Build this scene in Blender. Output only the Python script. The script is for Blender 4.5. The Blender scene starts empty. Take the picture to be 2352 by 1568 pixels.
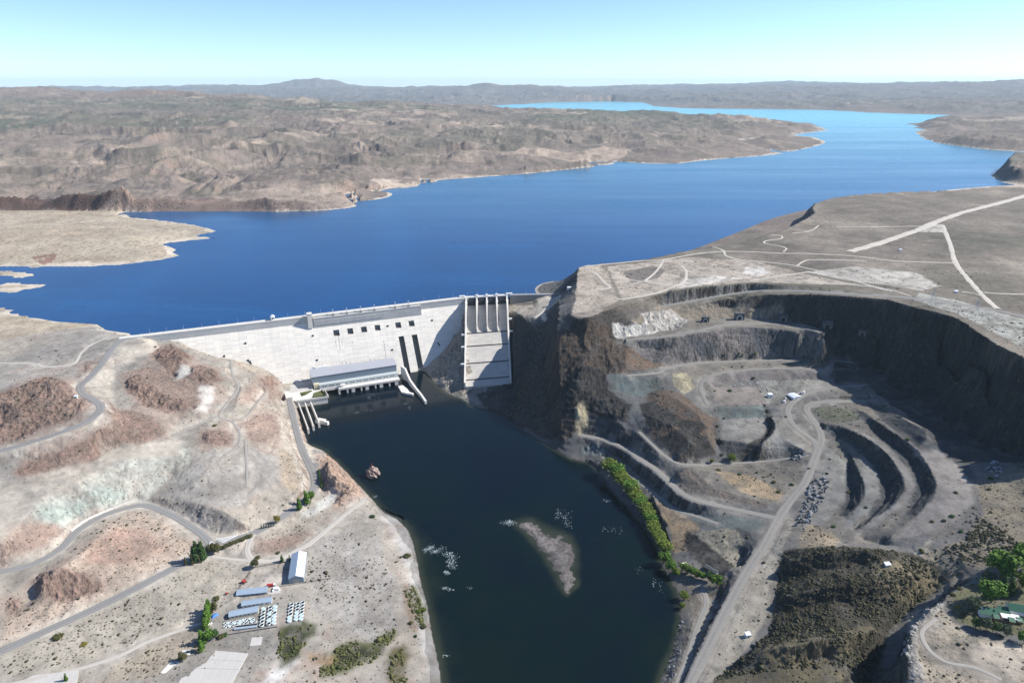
import bpy, math, random
import numpy as np
from mathutils import Vector, Matrix

# ---------------------------------------------------------------- camera, sky, sun
scene = bpy.context.scene
col = scene.collection
FPX, PITCH, ZC = 1568.8, math.radians(20.5), 558.0      # focal length in 2352-wide units, tilt, eye height above the river (m)
cam_d = bpy.data.cameras.new("camera")
cam = bpy.data.objects.new("camera", cam_d)
col.objects.link(cam)
cam.location = (0, 0, ZC)
cam.rotation_euler = (math.radians(90) - PITCH, 0, 0)
cam_d.sensor_width = 36.0
cam_d.lens = 36.0 * FPX / 2352.0
cam_d.clip_start = 5.0
cam_d.clip_end = 250000.0
scene.camera = cam

SUN_AZ = math.atan2(0.985, 0.17)          # clockwise from +Y
SUN_EL = math.radians(38.5)
world = bpy.data.worlds.new("World")
scene.world = world
world.use_nodes = True
wn = world.node_tree
bgn = wn.nodes["Background"]
sky = wn.nodes.new("ShaderNodeTexSky")
sky.sky_type = 'NISHITA'
sky.sun_disc = False
sky.sun_elevation = SUN_EL
sky.sun_rotation = SUN_AZ
sky.altitude = 4000.0
sky.air_density = 1.0
sky.dust_density = 3.0
sky.ozone_density = 3.0
bgn.inputs["Strength"].default_value = 0.12
tint = wn.nodes.new("ShaderNodeMix"); tint.data_type = 'RGBA'; tint.blend_type = 'MULTIPLY'
tint.inputs[0].default_value = 1.0; tint.inputs[7].default_value = (1.02, 1.06, 1.11, 1)      # the camera's cool white balance
wn.links.new(sky.outputs[0], tint.inputs[6]); wn.links.new(tint.outputs[2], bgn.inputs[0])

sun_d = bpy.data.lights.new("sun", 'SUN')
sun_d.energy = 5.0
sun_d.angle = math.radians(0.5)
sun_d.color = (1.0, 0.955, 0.88)
sun = bpy.data.objects.new("sun", sun_d)
col.objects.link(sun)
sdir = Vector((math.sin(SUN_AZ) * math.cos(SUN_EL), math.cos(SUN_AZ) * math.cos(SUN_EL), math.sin(SUN_EL)))
sun.rotation_euler = sdir.to_track_quat('Z', 'Y').to_euler()

vs = scene.view_settings
vs.view_transform = 'Standard'
vs.look = 'None'
vs.gamma = 1.0
vs.exposure = 0.62
cy = scene.cycles
cy.use_denoising = True
cy.max_bounces = 6
cy.diffuse_bounces = 2
cy.glossy_bounces = 2
cy.volume_bounces = 0
cy.caustics_reflective = False
cy.caustics_refractive = False

rng = np.random.default_rng(7)
random.seed(7)

# ---------------------------------------------------------------- pixel (2352 x 1568 view of the photo) -> place
CP, SP = math.cos(PITCH), math.sin(PITCH)
def P(u, v, z):
    a = u - 1176.0; b = 784.0 - v
    y = FPX * CP + b * SP; zz = -FPX * SP + b * CP
    t = (z - ZC) / zz
    return (a * t, y * t, z)
def PD(u, v, dist):
    a = u - 1176.0; b = 784.0 - v
    y = FPX * CP + b * SP; zz = -FPX * SP + b * CP
    t = dist / y
    return (a * t, dist, ZC + zz * t)
def PL(z, *uv):
    return [P(u, v, z) for u, v in uv]
def PZ(*uvz):
    return [P(*q) for q in uvz]

# ---------------------------------------------------------------- noise (numpy)
def _h(ix, iy, seed):
    h = (ix.astype(np.int64) * 374761393 + iy.astype(np.int64) * 668265263 + seed * 1442695041) & 0xFFFFFFFF
    h = ((h ^ (h >> 13)) * 1274126177) & 0xFFFFFFFF
    h = h ^ (h >> 16)
    return (h & 0xFFFFFF).astype(np.float32) / np.float32(0xFFFFFF)
def vnoise(x, y, seed=0):
    fx = np.floor(x); fy = np.floor(y)
    ix = fx.astype(np.int64); iy = fy.astype(np.int64)
    tx = (x - fx).astype(np.float32); ty = (y - fy).astype(np.float32)
    tx = tx * tx * tx * (tx * (tx * 6 - 15) + 10); ty = ty * ty * ty * (ty * (ty * 6 - 15) + 10)
    a = _h(ix, iy, seed); b = _h(ix + 1, iy, seed); c = _h(ix, iy + 1, seed); d = _h(ix + 1, iy + 1, seed)
    return (a + (b - a) * tx) * (1 - ty) + (c + (d - c) * tx) * ty
def fbm(x, y, s, octv=4, seed=0, gain=0.5):
    x = x / s; y = y / s; t = 0.0; amp = 1.0; n = 0.0
    for o in range(octv):
        t = t + (vnoise(x, y, seed + o * 17) - 0.5) * 2 * amp; n += amp
        x = x * 2.03 + 11.3; y = y * 2.03 + 5.7; amp *= gain
    return t / n
def ridged(x, y, s, octv=4, seed=0, gain=0.5):
    x = x / s; y = y / s; t = 0.0; amp = 1.0; n = 0.0
    for o in range(octv):
        t = t + (1 - np.abs((vnoise(x, y, seed + o * 31) - 0.5) * 2)) * amp; n += amp
        x = x * 2.07 + 3.1; y = y * 2.07 + 8.9; amp *= gain
    return t / n

# ---------------------------------------------------------------- elevation grids
class Grid:
    def __init__(s, x0, x1, y0, y1, d):
        s.x0, s.y0, s.d = x0, y0, d
        s.nx = int(round((x1 - x0) / d)) + 1; s.ny = int(round((y1 - y0) / d)) + 1
        s.acc = np.zeros((s.ny, s.nx)); s.cnt = np.zeros((s.ny, s.nx)); s.pri = np.zeros((s.ny, s.nx), np.int8)
    def put(s, x, y, z, pri=1):
        ix = np.round((x - s.x0) / s.d).astype(int); iy = np.round((y - s.y0) / s.d).astype(int)
        k = (ix >= 0) & (ix < s.nx) & (iy >= 0) & (iy < s.ny)
        ix, iy, z = ix[k], iy[k], z[k]
        up = s.pri[iy, ix] < pri
        s.acc[iy[up], ix[up]] = 0; s.cnt[iy[up], ix[up]] = 0; s.pri[iy[up], ix[up]] = pri
        ok = s.pri[iy, ix] == pri
        np.add.at(s.acc, (iy[ok], ix[ok]), z[ok]); np.add.at(s.cnt, (iy[ok], ix[ok]), 1)
    def line(s, pts, pri=1):
        p = np.array(pts, float)
        for a, b in zip(p[:-1], p[1:]):
            n = max(2, int(np.hypot(*(b - a)[:2]) / s.d * 2) + 1)
            t = np.linspace(0, 1, n)[:, None]
            q = a + (b - a) * t
            s.put(q[:, 0], q[:, 1], q[:, 2], pri)
    def sample(s, f, x, y):
        gx = np.clip((x - s.x0) / s.d, 0, s.nx - 1.001); gy = np.clip((y - s.y0) / s.d, 0, s.ny - 1.001)
        ix = gx.astype(int); iy = gy.astype(int); tx = gx - ix; ty = gy - iy
        return (f[iy, ix] * (1 - tx) + f[iy, ix + 1] * tx) * (1 - ty) + (f[iy + 1, ix] * (1 - tx) + f[iy + 1, ix + 1] * tx) * ty
    def xy(s):
        return np.meshgrid(s.x0 + np.arange(s.nx) * s.d, s.y0 + np.arange(s.ny) * s.d)
    def inside(s, x, y, m=0.0):
        return (x > s.x0 + m) & (x < s.x0 + (s.nx - 1) * s.d - m) & (y > s.y0 + m) & (y < s.y0 + (s.ny - 1) * s.d - m)
    def solve(s, init, levels=6, its=110):
        # membrane through the fixed lines, coarse to fine
        fix = s.cnt > 0
        val = np.where(fix, s.acc / np.maximum(s.cnt, 1), 0.0)
        pyr = [(fix, val, init)]
        for _ in range(levels):
            f, v, i0 = pyr[-1]
            ny, nx = f.shape
            if min(nx, ny) < 16: break
            py, px = ny + (ny % 2), nx + (nx % 2)
            F = np.zeros((py, px)); Vv = np.zeros((py, px)); I = np.zeros((py, px))
            F[:ny, :nx] = f; Vv[:ny, :nx] = v * f; I[:ny, :nx] = i0
            I[ny:, :] = I[ny - 1:ny, :]; I[:, nx:] = I[:, nx - 1:nx]
            r = lambda a: a.reshape(py // 2, 2, px // 2, 2).sum((1, 3))
            c = r(F)
            pyr.append((c > 0, np.where(c > 0, r(Vv) / np.maximum(c, 1), 0), r(I) / 4))
        h = None
        for f, v, i0 in reversed(pyr):
            if h is None: h = i0.copy()
            else:
                h = np.repeat(np.repeat(h, 2, 0), 2, 1)[:f.shape[0], :f.shape[1]]
            edge = np.zeros(f.shape, bool); edge[0] = edge[-1] = True; edge[:, 0] = edge[:, -1] = True
            keep = f | edge
            kv = np.where(f, v, i0)
            h = np.where(keep, kv, h)
            for _ in range(its):
                p = np.pad(h, 1, mode='edge')
                h2 = 0.25 * (p[:-2, 1:-1] + p[2:, 1:-1] + p[1:-1, :-2] + p[1:-1, 2:])
                h = np.where(keep, kv, h2)
        return h
def blur(a, n=1):
    for _ in range(n):
        p = np.pad(a, 1, mode='edge')
        a = (p[:-2, 1:-1] + p[2:, 1:-1] + p[1:-1, :-2] + p[1:-1, 2:] + 2 * a) / 6.0
    return a
def inpoly(x, y, poly):
    r = np.zeros(x.shape, bool); n = len(poly); j = n - 1
    for i in range(n):
        xi, yi = poly[i][0], poly[i][1]; xj, yj = poly[j][0], poly[j][1]
        if yi != yj:
            c = ((yi > y) != (yj > y)) & (x < (xj - xi) * (y - yi) / (yj - yi) + xi)
            r ^= c
        j = i
    return r
def offset(pts, d):
    """shift a ground line sideways, d > 0 to its left"""
    p = np.array(pts, float); o = p.copy()
    t = np.gradient(p[:, :2], axis=0); t /= np.linalg.norm(t, axis=1)[:, None] + 1e-9
    o[:, 0] -= t[:, 1] * d; o[:, 1] += t[:, 0] * d
    return o
def dens(pts, step=6.0):
    """resample a line through its points with a Catmull-Rom curve"""
    p = np.array(pts, float)
    if len(p) == 2: p = np.array([p[0], (p[0] + p[1]) / 2, p[1]])
    e = np.vstack([2 * p[0] - p[1], p, 2 * p[-1] - p[-2]])
    out = []
    for i in range(1, len(e) - 2):
        n = max(1, int(np.linalg.norm(e[i + 1] - e[i]) / step))
        for k in range(n):
            t = k / n
            out.append(0.5 * ((2 * e[i]) + (-e[i - 1] + e[i + 1]) * t + (2 * e[i - 1] - 5 * e[i] + 4 * e[i + 1] - e[i + 2]) * t * t
                              + (-e[i - 1] + 3 * e[i] - 3 * e[i + 1] + e[i + 2]) * t ** 3))
    out.append(p[-1])
    return np.array(out)
# ---------------------------------------------------------------- dam frame
DA = np.array([-703.6, 1190.8]); DB = np.array([-101.6, 1442.6]); DC = np.array([1.0, 1462.8]); DE = np.array([112.0, 1470.0])
DT = (DB - DA) / np.linalg.norm(DB - DA); DN = np.array([DT[1], -DT[0]])
DLEN = float(np.linalg.norm(DB - DA))
def dam_xy(s, d):
    q = DA + DT * s + DN * d
    return float(q[0]), float(q[1])
def dam_sd(x, y):
    q = np.array([x, y]) - DA
    return float(q @ DT), float(q @ DN)
FACE_K = 0.64
def face_d(z):
    return 11.0 + FACE_K * max(0.0, 111.0 - z)
def face_hit(u, v, bulge=0.0):
    """where the sight line (u, v) meets the sloping dam face"""
    lo, hi = -30.0, 150.0
    for _ in range(50):
        m = (lo + hi) / 2
        x, y, z = P(u, v, m)
        if dam_sd(x, y)[1] < face_d(m) + bulge: lo = m
        else: hi = m
    x, y, z = P(u, v, (lo + hi) / 2)
    s, d = dam_sd(x, y)
    return s, d, z

# ---------------------------------------------------------------- roads: width, points (u, v, height)
ROADS = {
 'crest_road':   ('asphalt', 12, [(330,768,124.0),(305,773,124),(275,785,124),(252,808,123),(236,832,121),(205,868,117),(185,885,115),(190,903,113),(222,922,111),(232,938,109.5),(218,955,108),(190,972,106.5),(130,996,104),(60,1018,101),(-80,1058,97)]),
 'hill_track':   ('dirt', 5, [(252,780,124),(240,779,123.5),(213,789,122.5),(187,809,121.5),(173,832,120.5),(150,839,120.5),(100,842,121),(80,835,121.5),(0,833,122),(-60,834,122)]),
 'valley_road':  ('asphalt', 11, [(-60,1325,42),(0,1312,41),(60,1300,40),(100,1283,39),(140,1258,38),(162,1235,37),(185,1213,36),(235,1184,34),(290,1166,32.5),(335,1160,31.5),(390,1180,29),(430,1203,26.5),(465,1228,24),(485,1250,22.5)]),
 'main_road':    ('asphalt', 12, [(-80,1528,17.5),(0,1495,18),(100,1450,18.5),(200,1405,19),(300,1356,20),(400,1303,21),(440,1280,21.8),(485,1250,22.5),(530,1240,22.3),(590,1220,21.8),(640,1192,21),(680,1163,20),(707,1140,18.5),(722,1115,17),(720,1090,16),(708,1062,15),(697,1040,14.5),(684,1000,14),(672,950,14),(663,912,14)]),
 'camp_road':    ('dirt', 8, [(585,1224,21.5),(570,1247,19),(568,1268,16.5),(580,1284,14),(617,1288,12.5),(650,1280,12),(683,1262,11.5),(708,1250,11),(755,1212,10),(791,1182,9),(838,1146,8)]),
 'camp_lane':    ('dirt', 5, [(462,1272,20.5),(500,1279,17),(540,1284,15),(580,1288,13.5)]),
 'field_track':  ('dirt', 5, [(-60,1590,14),(60,1562,14),(180,1535,13),(280,1502,12.5),(333,1475,12),(417,1445,11.5),(470,1428,11)]),
 'quarry_road':  ('gravel', 12, [(1560,1612,13),(1575,1585,14),(1595,1545,15),(1628,1479,17.5),(1668,1399,21),(1711,1319,26),(1755,1252,30),(1788,1189,33),(1815,1150,36),(1851,1103,41),(1875,1041,48),(1886,1007,52),(1879,981,55),(1860,954,58),(1853,937,60),(1872,925,62),(1935,921,64),(2018,921,66)]),
 'barn_road':    ('gravel', 10, [(1877,1030,49),(1866,1009,51.5),(1828,981,56),(1811,954,60),(1815,930,63),(1851,904,66),(1901,891,68),(1985,884,70)]),
 'river_road':   ('gravel', 10, [(1335,999,21.5),(1360,1003,22.5),(1395,1011,24),(1445,1034,26),(1472,1055,27),(1511,1081,28),(1562,1129,29),(1605,1149,30),(1689,1169,31),(1740,1180,32),(1782,1189,33)]),
 'shore_track':  ('gravel', 7, [(1385,1049,9),(1405,1065,10),(1440,1088,11),(1472,1109,12),(1532,1155,14),(1556,1172,16),(1600,1185,20),(1650,1203,26)]),
 'spur_track':   ('gravel', 6, [(1468,991,46),(1495,1017,43),(1528,1047,38),(1571,1066,34),(1661,1064,33),(1728,1061,34),(1790,1055,38),(1860,1045,46.5)]),
 'house_track':  ('gravel', 7, [(1608,1335,8.5),(1616,1355,8),(1622,1389,8),(1602,1439,8),(1582,1505,8),(1556,1568,8),(1535,1620,8)]),
 'pit_road':     ('gravel', 8, [(1440,862,87),(1511,856,86),(1528,847,85.5),(1595,834,85),(1695,829,84),(1795,826,83.5),(1890,826,83),(1960,832,84)]),
 'terrace_road': ('gravel', 7, [(1625,930,66),(1612,900,71),(1610,882,75),(1625,866,79),(1661,855,80),(1745,847,80.5),(1830,846,80.5),(1895,849,80)]),
 'pit_bench':    ('gravel', 9, [(1438,780,121),(1500,776,125),(1545,770,128),(1611,757,132),(1660,746,133.5),(1701,741,134),(1795,745,134),(1850,753,133.5),(1890,765,133)]),
 'rim_road':     ('asphalt', 10, [(1520,704,151),(1545,699,153.5),(1628,684,161),(1695,673,168.5),(1735,668,173),(1768,667,177.5),(1868,669,187),(1968,676,193),(2068,682,196.5),(2168,694,197),(2268,709,197),(2352,727,197),(2460,752,197)]),
 'slope_track':  ('faint', 4, [(530,824,90),(533,856,82),(547,889,72),(524,922,67),(503,955,65),(530,966,61),(550,992,57),(547,1022,55),(515,1045,55.5)]),
 'slope_track_b': ('faint', 4, [(503,955,65),(470,968,65),(433,984,63.5),(395,1002,64)]),
 'slope_track_c': ('faint', 4, [(612,900,54),(590,925,56),(567,955,58),(535,965,61)]),
 'yard_track':   ('faint', 4, [(563,1008,55),(565,1050,50),(567,1085,45),(566,1118,42)]),
 'villa_track':  ('faint', 4.5, [(2150,1420,72.8),(2128,1437,72.6),(2116,1455,72.4),(2134,1491,72.4),(2173,1519,72.6),(2239,1532,73),(2300,1560,73.2)]),
 'dam_ramp':     ('dirt', 6, [(1292,677,124),(1272,686,122),(1262,698,119),(1246,716,113),(1228,730,108)]),
}
for k_ in ROADS:
    m_, w_, p_ = ROADS[k_]
    ROADS[k_] = (m_, w_, dens([P(*q) for q in p_], 5.0))
# tracks on the flat mesa top, all at its own height
def PM(*uv, dz=0.0):
    return [P(u, v, 168 + 29 * min(1.0, max(0.0, (u - 1330) / 700.0)) + dz) for u, v in uv]
TRACKS = {
 'airstrip': (24, [(1952,577),(2010,560),(2090,532),(2130,517),(2150,508),(2220,485),(2300,462),(2352,447),(2460,416)]),
 'mesa_track_a': (11, [(2166,516),(2175,540),(2185,570),(2192,596),(2205,618),(2230,648),(2262,682),(2292,709)]),
 'mesa_track_b': (6, [(1637,567),(1660,575),(1668,588),(1700,597),(1760,602),(1830,611),(1880,622),(1960,643),(2010,658),(2050,668)]),
 'mesa_track_c': (6, [(1568,588),(1600,583),(1660,578),(1720,579),(1790,582),(1870,583),(1960,587),(2050,596),(2120,600),(2190,603)]),
 'mesa_track_d': (5, [(1830,611),(1846,600),(1862,597),(1920,597),(1990,598)]),
 'mesa_track_e': (5, [(1798,579),(1806,573),(1800,568),(1770,562),(1755,558),(1760,553),(1790,549),(1797,545),(1792,540),(1770,539)]),
 'mesa_track_f': (6, [(1335,612),(1400,606),(1460,600),(1524,596),(1568,588)]),
 'mesa_track_g': (6, [(1524,597),(1515,612),(1500,630),(1480,645)]),
 'mesa_track_h': (7, [(1565,610),(1575,622),(1574,640),(1560,652),(1530,663),(1500,672),(1450,681),(1415,684)]),
 'mesa_track_i': (6, [(1345,616),(1370,630),(1390,650),(1400,660),(1356,664)]),
 'mesa_track_j': (5, [(1390,638),(1450,643),(1520,651),(1575,659)]),
 'mesa_track_k': (5, [(1722,645),(1780,635),(1830,628),(1860,624)]),
 'mesa_track_l': (5, [(1730,640),(1800,643),(1900,650),(1980,655),(2040,662),(2095,680)]),
 'mesa_track_m': (5, [(2262,682),(2232,671),(2210,669)]),
 'mesa_track_n': (5, [(2258,671),(2300,673),(2352,674),(2440,676)]),
 'mesa_track_o': (5, [(1920,519),(2000,518),(2080,517),(2130,517)]),
 'mesa_track_p': (4, [(1820,535),(1850,532),(1870,525),(1880,516)]),
}
for k_ in TRACKS:
    w_, p_ = TRACKS[k_]
    TRACKS[k_] = (w_, dens(PM(*p_), 8.0))

# ---------------------------------------------------------------- ground lines (u, v, height) that shape the land
NEAR_SHORE = PL(118, (-60,690),(0,704),(25,708),(30,716),(85,730),(130,738),(225,744),(245,758),(275,762),(300,765))
RIVER_L = PL(0, (640,930),(672,938),(684,965),(690,990),(698,1018),(742,1034),(772,1058),(800,1088),(838,1128),(868,1160),(882,1176),(915,1190),(940,1215),(952,1245),(962,1290),(970,1340),(985,1390),(995,1450),(1010,1510),(1020,1567),(1026,1640))
RIVER_R = PL(0, (985,862),(1000,882),(1030,905),(1060,917),(1085,933),(1120,942),(1160,958),(1200,987),(1240,1012),(1290,1042),(1310,1055),(1350,1062),(1372,1078),(1392,1115),(1425,1152),(1468,1200),(1490,1235),(1508,1262),(1520,1282),(1514,1294),(1537,1325),(1556,1365),(1562,1420),(1545,1490),(1515,1567),(1490,1640))
RIM_LAKE = PM((2500,424),(2352,430),(2200,436),(2060,440),(1990,444),(1930,450),(1900,456),(1872,465),(1862,476),(1868,488),(1850,503),(1818,520),(1790,531),(1740,548),(1690,558),(1640,565),(1568,578),(1501,593),(1417,603),(1340,611),(1330,616))
RIM_NOSE = PZ((1330,616,168),(1325,632,168),(1326,650,167),(1322,668,166),(1322,691,163),(1311,722,158),(1330,733,159),(1350,729,163),(1375,717,166),(1405,704,169),(1461,691,171),(1500,680,172),(1536,669,173.8))
CUT_TOP = PM((1536,669),(1628,659),(1728,651),(1828,655),(1945,663),(2005,675))
PIT_RIM = PZ((1560,702,153),(1640,692,159),(1708,682,168),(1760,676,176),(1798,677,182),(1868,677,188),(1951,681,193),(2035,688,196),(2085,702,197),(2135,713,197),(2185,728,197),(2218,745,197),(2251,767,197),(2285,791,197),(2318,806,197),(2352,823,197),(2420,862,197),(2500,910,197))
L = []          # (priority, points)
def ln(*uvz): L.append((1, PZ(*uvz)))
def lz(z, *uv): L.append((1, PL(z, *uv)))
for q in (NEAR_SHORE, RIVER_L, RIVER_R, RIM_LAKE, RIM_NOSE, CUT_TOP, PIT_RIM): L.append((2, q))
L.append((2, offset(NEAR_SHORE, 14) + np.array([0, 0, -9])))
L.append((2, offset(RIM_LAKE, -38)[:-1] + np.array([0, 0, -56])))
L.append((2, offset(RIM_LAKE, -10)[:-1] + np.array([0, 0, -22])))
L.append((1, offset(CUT_TOP, 500 * 0 - 0.0)))
L.append((2, offset(RIVER_L, 9) + np.array([0, 0, -4.5])))
L.append((2, offset(RIVER_R, -9) + np.array([0, 0, -6])))
lz(-12, (760,960),(900,960),(1000,1040),(1100,1150),(1150,1300),(1250,1450),(1280,1600))
lz(-12, (860,930),(1000,960),(1180,1040),(1300,1120),(1400,1250),(1450,1400),(1400,1600))
BAR = PL(-.2, (1186,1202),(1216,1192),(1236,1208),(1262,1225),(1296,1232),(1316,1252),(1319,1278),(1314,1318),(1329,1339),(1302,1366),(1286,1339),(1256,1285),(1222,1239),(1186,1202))
L.append((2, BAR)); lz(1.1, (1205,1203),(1235,1230),(1275,1262),(1295,1300),(1305,1345)); lz(1.0, (1270,1240),(1300,1260),(1304,1310))
lz(-6, (1170,1215),(1205,1250),(1240,1300),(1275,1360),(1300,1390),(1340,1350),(1340,1270),(1320,1230),(1260,1205),(1210,1180),(1170,1195))
# lake bed
lz(95, (380,745),(650,715),(900,690),(1060,670)); lz(90, (450,650),(900,600),(1300,560),(1700,500),(1950,420),(2250,385))
lz(95, (600,560),(900,500),(1400,430),(1800,392),(2000,340)); lz(100, (200,660),(380,640),(450,600)); lz(104, (420,502),(520,506),(640,500),(780,492)); lz(112, (330,494),(380,497))
# ---- left bank: strip between lake and road, then the slopes to the river
ln((-80,720,121),(60,745,122.5),(150,757,123),(230,770,123.5),(270,778,124)); ln((-80,790,124),(60,800,123.5),(150,800,123.5),(220,795,123))
ln((-80,865,122),(0,850,121.5),(60,852,121.5),(140,852,121),(178,866,118.5))
ln((-80,900,132),(0,905,133),(50,888,137),(100,869,141),(140,874,137),(168,890,127),(180,905,117))
ln((-80,960,118),(60,945,121),(130,930,119),(175,925,115.5))
ln((-80,1005,107),(60,985,107.5),(130,965,110),(190,950,110.5))
ln((290,792,122.5),(278,812,120),(266,838,115),(262,868,107),(258,900,101),(262,930,97),(300,960,88),(350,985,76),(385,1004,66))
ln((395,787,112),(402,808,112),(418,838,105),(450,862,98),(485,878,90))
ln((292,855,108),(300,868,109),(325,885,105),(362,905,96),(420,930,85),(452,945,77))
ln((300,838,110),(360,858,102),(430,892,90),(470,915,79),(482,932,71))
ln((515,840,92),(530,870,82),(555,890,73),(545,930,67),(520,960,63)); ln((585,852,76),(605,880,66),(612,905,55),(600,940,52))
ln((240,985,101),(200,1010,95),(120,1045,89),(0,1085,84),(-80,1105,82))
ln((385,1004,66),(240,1033,72),(226,1054,73.5),(133,1083,76.5),(50,1102,79),(-80,1120,82))
ln((424,1008,62),(410,1040,63),(350,1045,66.5),(290,1056,69),(167,1106,72),(100,1137,73),(60,1179,70),(0,1240,66),(-80,1280,64))
ln((440,1045,56),(420,1070,52),(380,1105,43),(338,1146,33.5),(308,1147,34.5),(233,1172,36.5),(187,1193,38),(158,1217,39.5),(125,1257,41),(85,1288,43),(0,1303,45),(-80,1318,46))
ln((480,960,67),(480,1000,63),(500,1040,58),(470,1090,52),(440,1108,48)); ln((560,1022,53),(600,1042,47),(642,1076,40),(616,1130,33),(560,1100,43),(520,1112,45))
ln((352,1143,35),(420,1150,37.5),(475,1163,39.5),(520,1178,38),(562,1203,31)); ln((350,1151,31.5),(402,1179,29),(452,1208,26),(497,1229,23),(548,1228,23))
ln((612,905,50),(632,930,43),(643,970,39),(655,1008,35),(672,1032,32),(692,1062,30),(700,1100,29),(694,1128,26),(656,1163,24))
ln((636,905,22),(650,930,16),(660,968,15.5),(668,1010,15.5),(685,1045,16),(700,1075,17),(706,1105,18.5),(698,1132,20.5))
ln((290,1184,36),(240,1215,40),(200,1262,44),(130,1312,46),(98,1338,44)); ln((70,1318,42),(72,1350,32),(85,1372,26),(30,1400,24),(-60,1440,22)); ln((400,1240,30),(300,1290,31),(180,1350,30),(110,1390,26))
ln((300,1420,15),(500,1400,12),(600,1330,11),(700,1330,9)); ln((640,1440,8.5),(520,1500,9),(350,1530,11),(100,1567,13))
ln((800,1260,6),(850,1400,5),(880,1470,4),(960,1560,3)); ln((700,1480,5.5),(760,1540,5),(640,1560,6))
ln((600,1240,18),(660,1226,14),(705,1195,12.5),(750,1165,10),(778,1150,9)); ln((840,1200,6),(890,1260,4.5),(930,1340,3.5),(960,1450,2.6))
ln((736,1048,15),(733,1075,15),(735,1108,15),(745,1128,14)); ln((752,1060,29),(757,1085,33),(775,1100,30),(798,1118,24),(816,1140,15))
RP_ = ROADS['river_road'][2]; RP_ = RP_[(RP_[:, 0] > 150) & (RP_[:, 0] < 262)]
for o_, z_ in ((-8, None), (-17, 14.0)):
    w_ = offset(RP_, o_); w_[:, 2] = (w_[:, 2] - .4) if z_ is None else z_; L.append((1, w_))
lz(9.2, (535,1352),(600,1318),(640,1300),(700,1300)); lz(9.2, (520,1380),(600,1366),(710,1350)); lz(9.0, (520,1415),(600,1400),(705,1390)); lz(8.9, (525,1450),(600,1440),(700,1425))
# dam foot on both banks
for uv in ((388,780),(416,784.5),(453,805),(515,823),(579,836),(609,848),(631,860),(644,876)): pass
CONTACT = []
for uv in ((388,780),(416,784.5),(453,805),(515,823),(579,836),(609,848),(631,860),(644,876),(652,889)):
    s_, d_, z_ = face_hit(*uv); CONTACT.append((s_, d_ - 1.5, z_))
CONTACT_R = []
for uv in ((962,850),(985,838),(1005,818),(1030,796),(1052,776),(1066,755)):
    s_, d_, z_ = face_hit(*uv); CONTACT_R.append((s_, d_ - 1.5, z_))
for cc in (CONTACT, CONTACT_R):
    L.append((3, [dam_xy(s_, d_) + (z_,) for s_, d_, z_ in cc]))
    L.append((3, [dam_xy(s_, 4.0) + (min(z_, 118) - 6,) for s_, d_, z_ in cc]))
L.append((3, [dam_xy(CONTACT[-1][0], 4.0) + (5,), dam_xy(CONTACT_R[0][0], 4.0) + (-8,)]))
L.append((3, [dam_xy(s_, -25.0) + (80,) for s_ in (40, 300, 640)]))
L.append((2, [dam_xy(395, 92) + (-8,), dam_xy(470, 92) + (-8,), dam_xy(520, 92) + (-8,)]))
L.append((2, [dam_xy(262, 90) + (12,), dam_xy(300, 90) + (10,), dam_xy(330, 92) + (-6,)]))
# spillway frame (skew: along the crest, then straight down the chute)
ST = (DC - DB) / np.linalg.norm(DC - DB); SE = np.array([0.04, -1.0])
def sp_xy(s, d):
    q = DB + ST * s + SE * d
    return float(q[0]), float(q[1])
CHUTE = [(2,104),(12,107),(20,106.5),(45,97),(77,81),(97,72),(131,56),(175,36),(217,18.5),(236,13)]
for s_ in (-3, 8, 50, 88, 97):
    L.append((3, [sp_xy(s_, d_) + (z_ - 4.0,) for d_, z_ in CHUTE[2:]] + [sp_xy(s_, 252) + (3,)]))
ln((1046,760,62),(1040,780,52),(1034,802,40),(1032,832,26),(1026,860,14),(1013,880,5)); ln((1062,758,78),(1064,778,70),(1065,802,56),(1066,835,39),(1066,860,26),(1064,885,11),(1062,898,5))
ln((1172,690,106),(1200,692,108),(1225,694,110)); ln((1178,712,100),(1195,722,102),(1214,740,100),(1222,748,99)); ln((1176,763,74),(1180,800,58),(1186,850,38),(1192,890,22),(1196,935,8))
ln((1238,764,96),(1246,800,82),(1252,850,60),(1258,900,38),(1262,960,20),(1268,1000,8)); ln((1285,690,148),(1283,722,148),(1278,758,134),(1284,808,110),(1284,870,80),(1288,950,40),(1298,1010,15))
ln((1330,760,138),(1345,800,118),(1335,850,98),(1318,900,70),(1330,950,48),(1335,985,28)); ln((1380,790,120),(1400,830,102),(1392,850,91),(1360,900,72),(1350,950,46))
ln((1400,778,121),(1416,786,117),(1438,790,113)); ln((1470,800,108),(1540,800,109)); ln((1395,857,88),(1440,866,86),(1511,866,85)); ln((1400,893,72),(1461,912,66),(1508,896,70),(1530,880,76))
ln((1578,832,89),(1661,821,92),(1761,812,92.5),(1885,818,90)); ln((1545,776,126.5),(1611,765,131),(1701,751,133),(1795,756,133),(1895,776,132)); ln((1480,830,92),(1528,836,88))
ln((1595,736,135),(1698,731,135.5),(1798,735,135),(1901,752,134),(1975,770,126)); ln((1450,740,144),(1500,735,142),(1560,722,142),(1620,712,146),(1700,702,149)); ln((1420,772,124),(1500,762,127),(1560,748,130))
ln((1655,891,70),(1661,878,70.5),(1745,872,71),(1845,870,71),(1911,868,71)); ln((1641,889,68.5),(1738,888,68.5),(1757,931,66),(1643,932,66)); ln((1800,885,69.5),(1850,880,70),(1900,878,70.5))
ln((1650,938,65.5),(1757,939,65.5)); ln((1660,963,56),(1752,958,56)); ln((1655,1009,53.5),(1700,1014,53.5),(1738,1021,53.5)); ln((1670,1050,37),(1695,1057,36.5))
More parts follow.
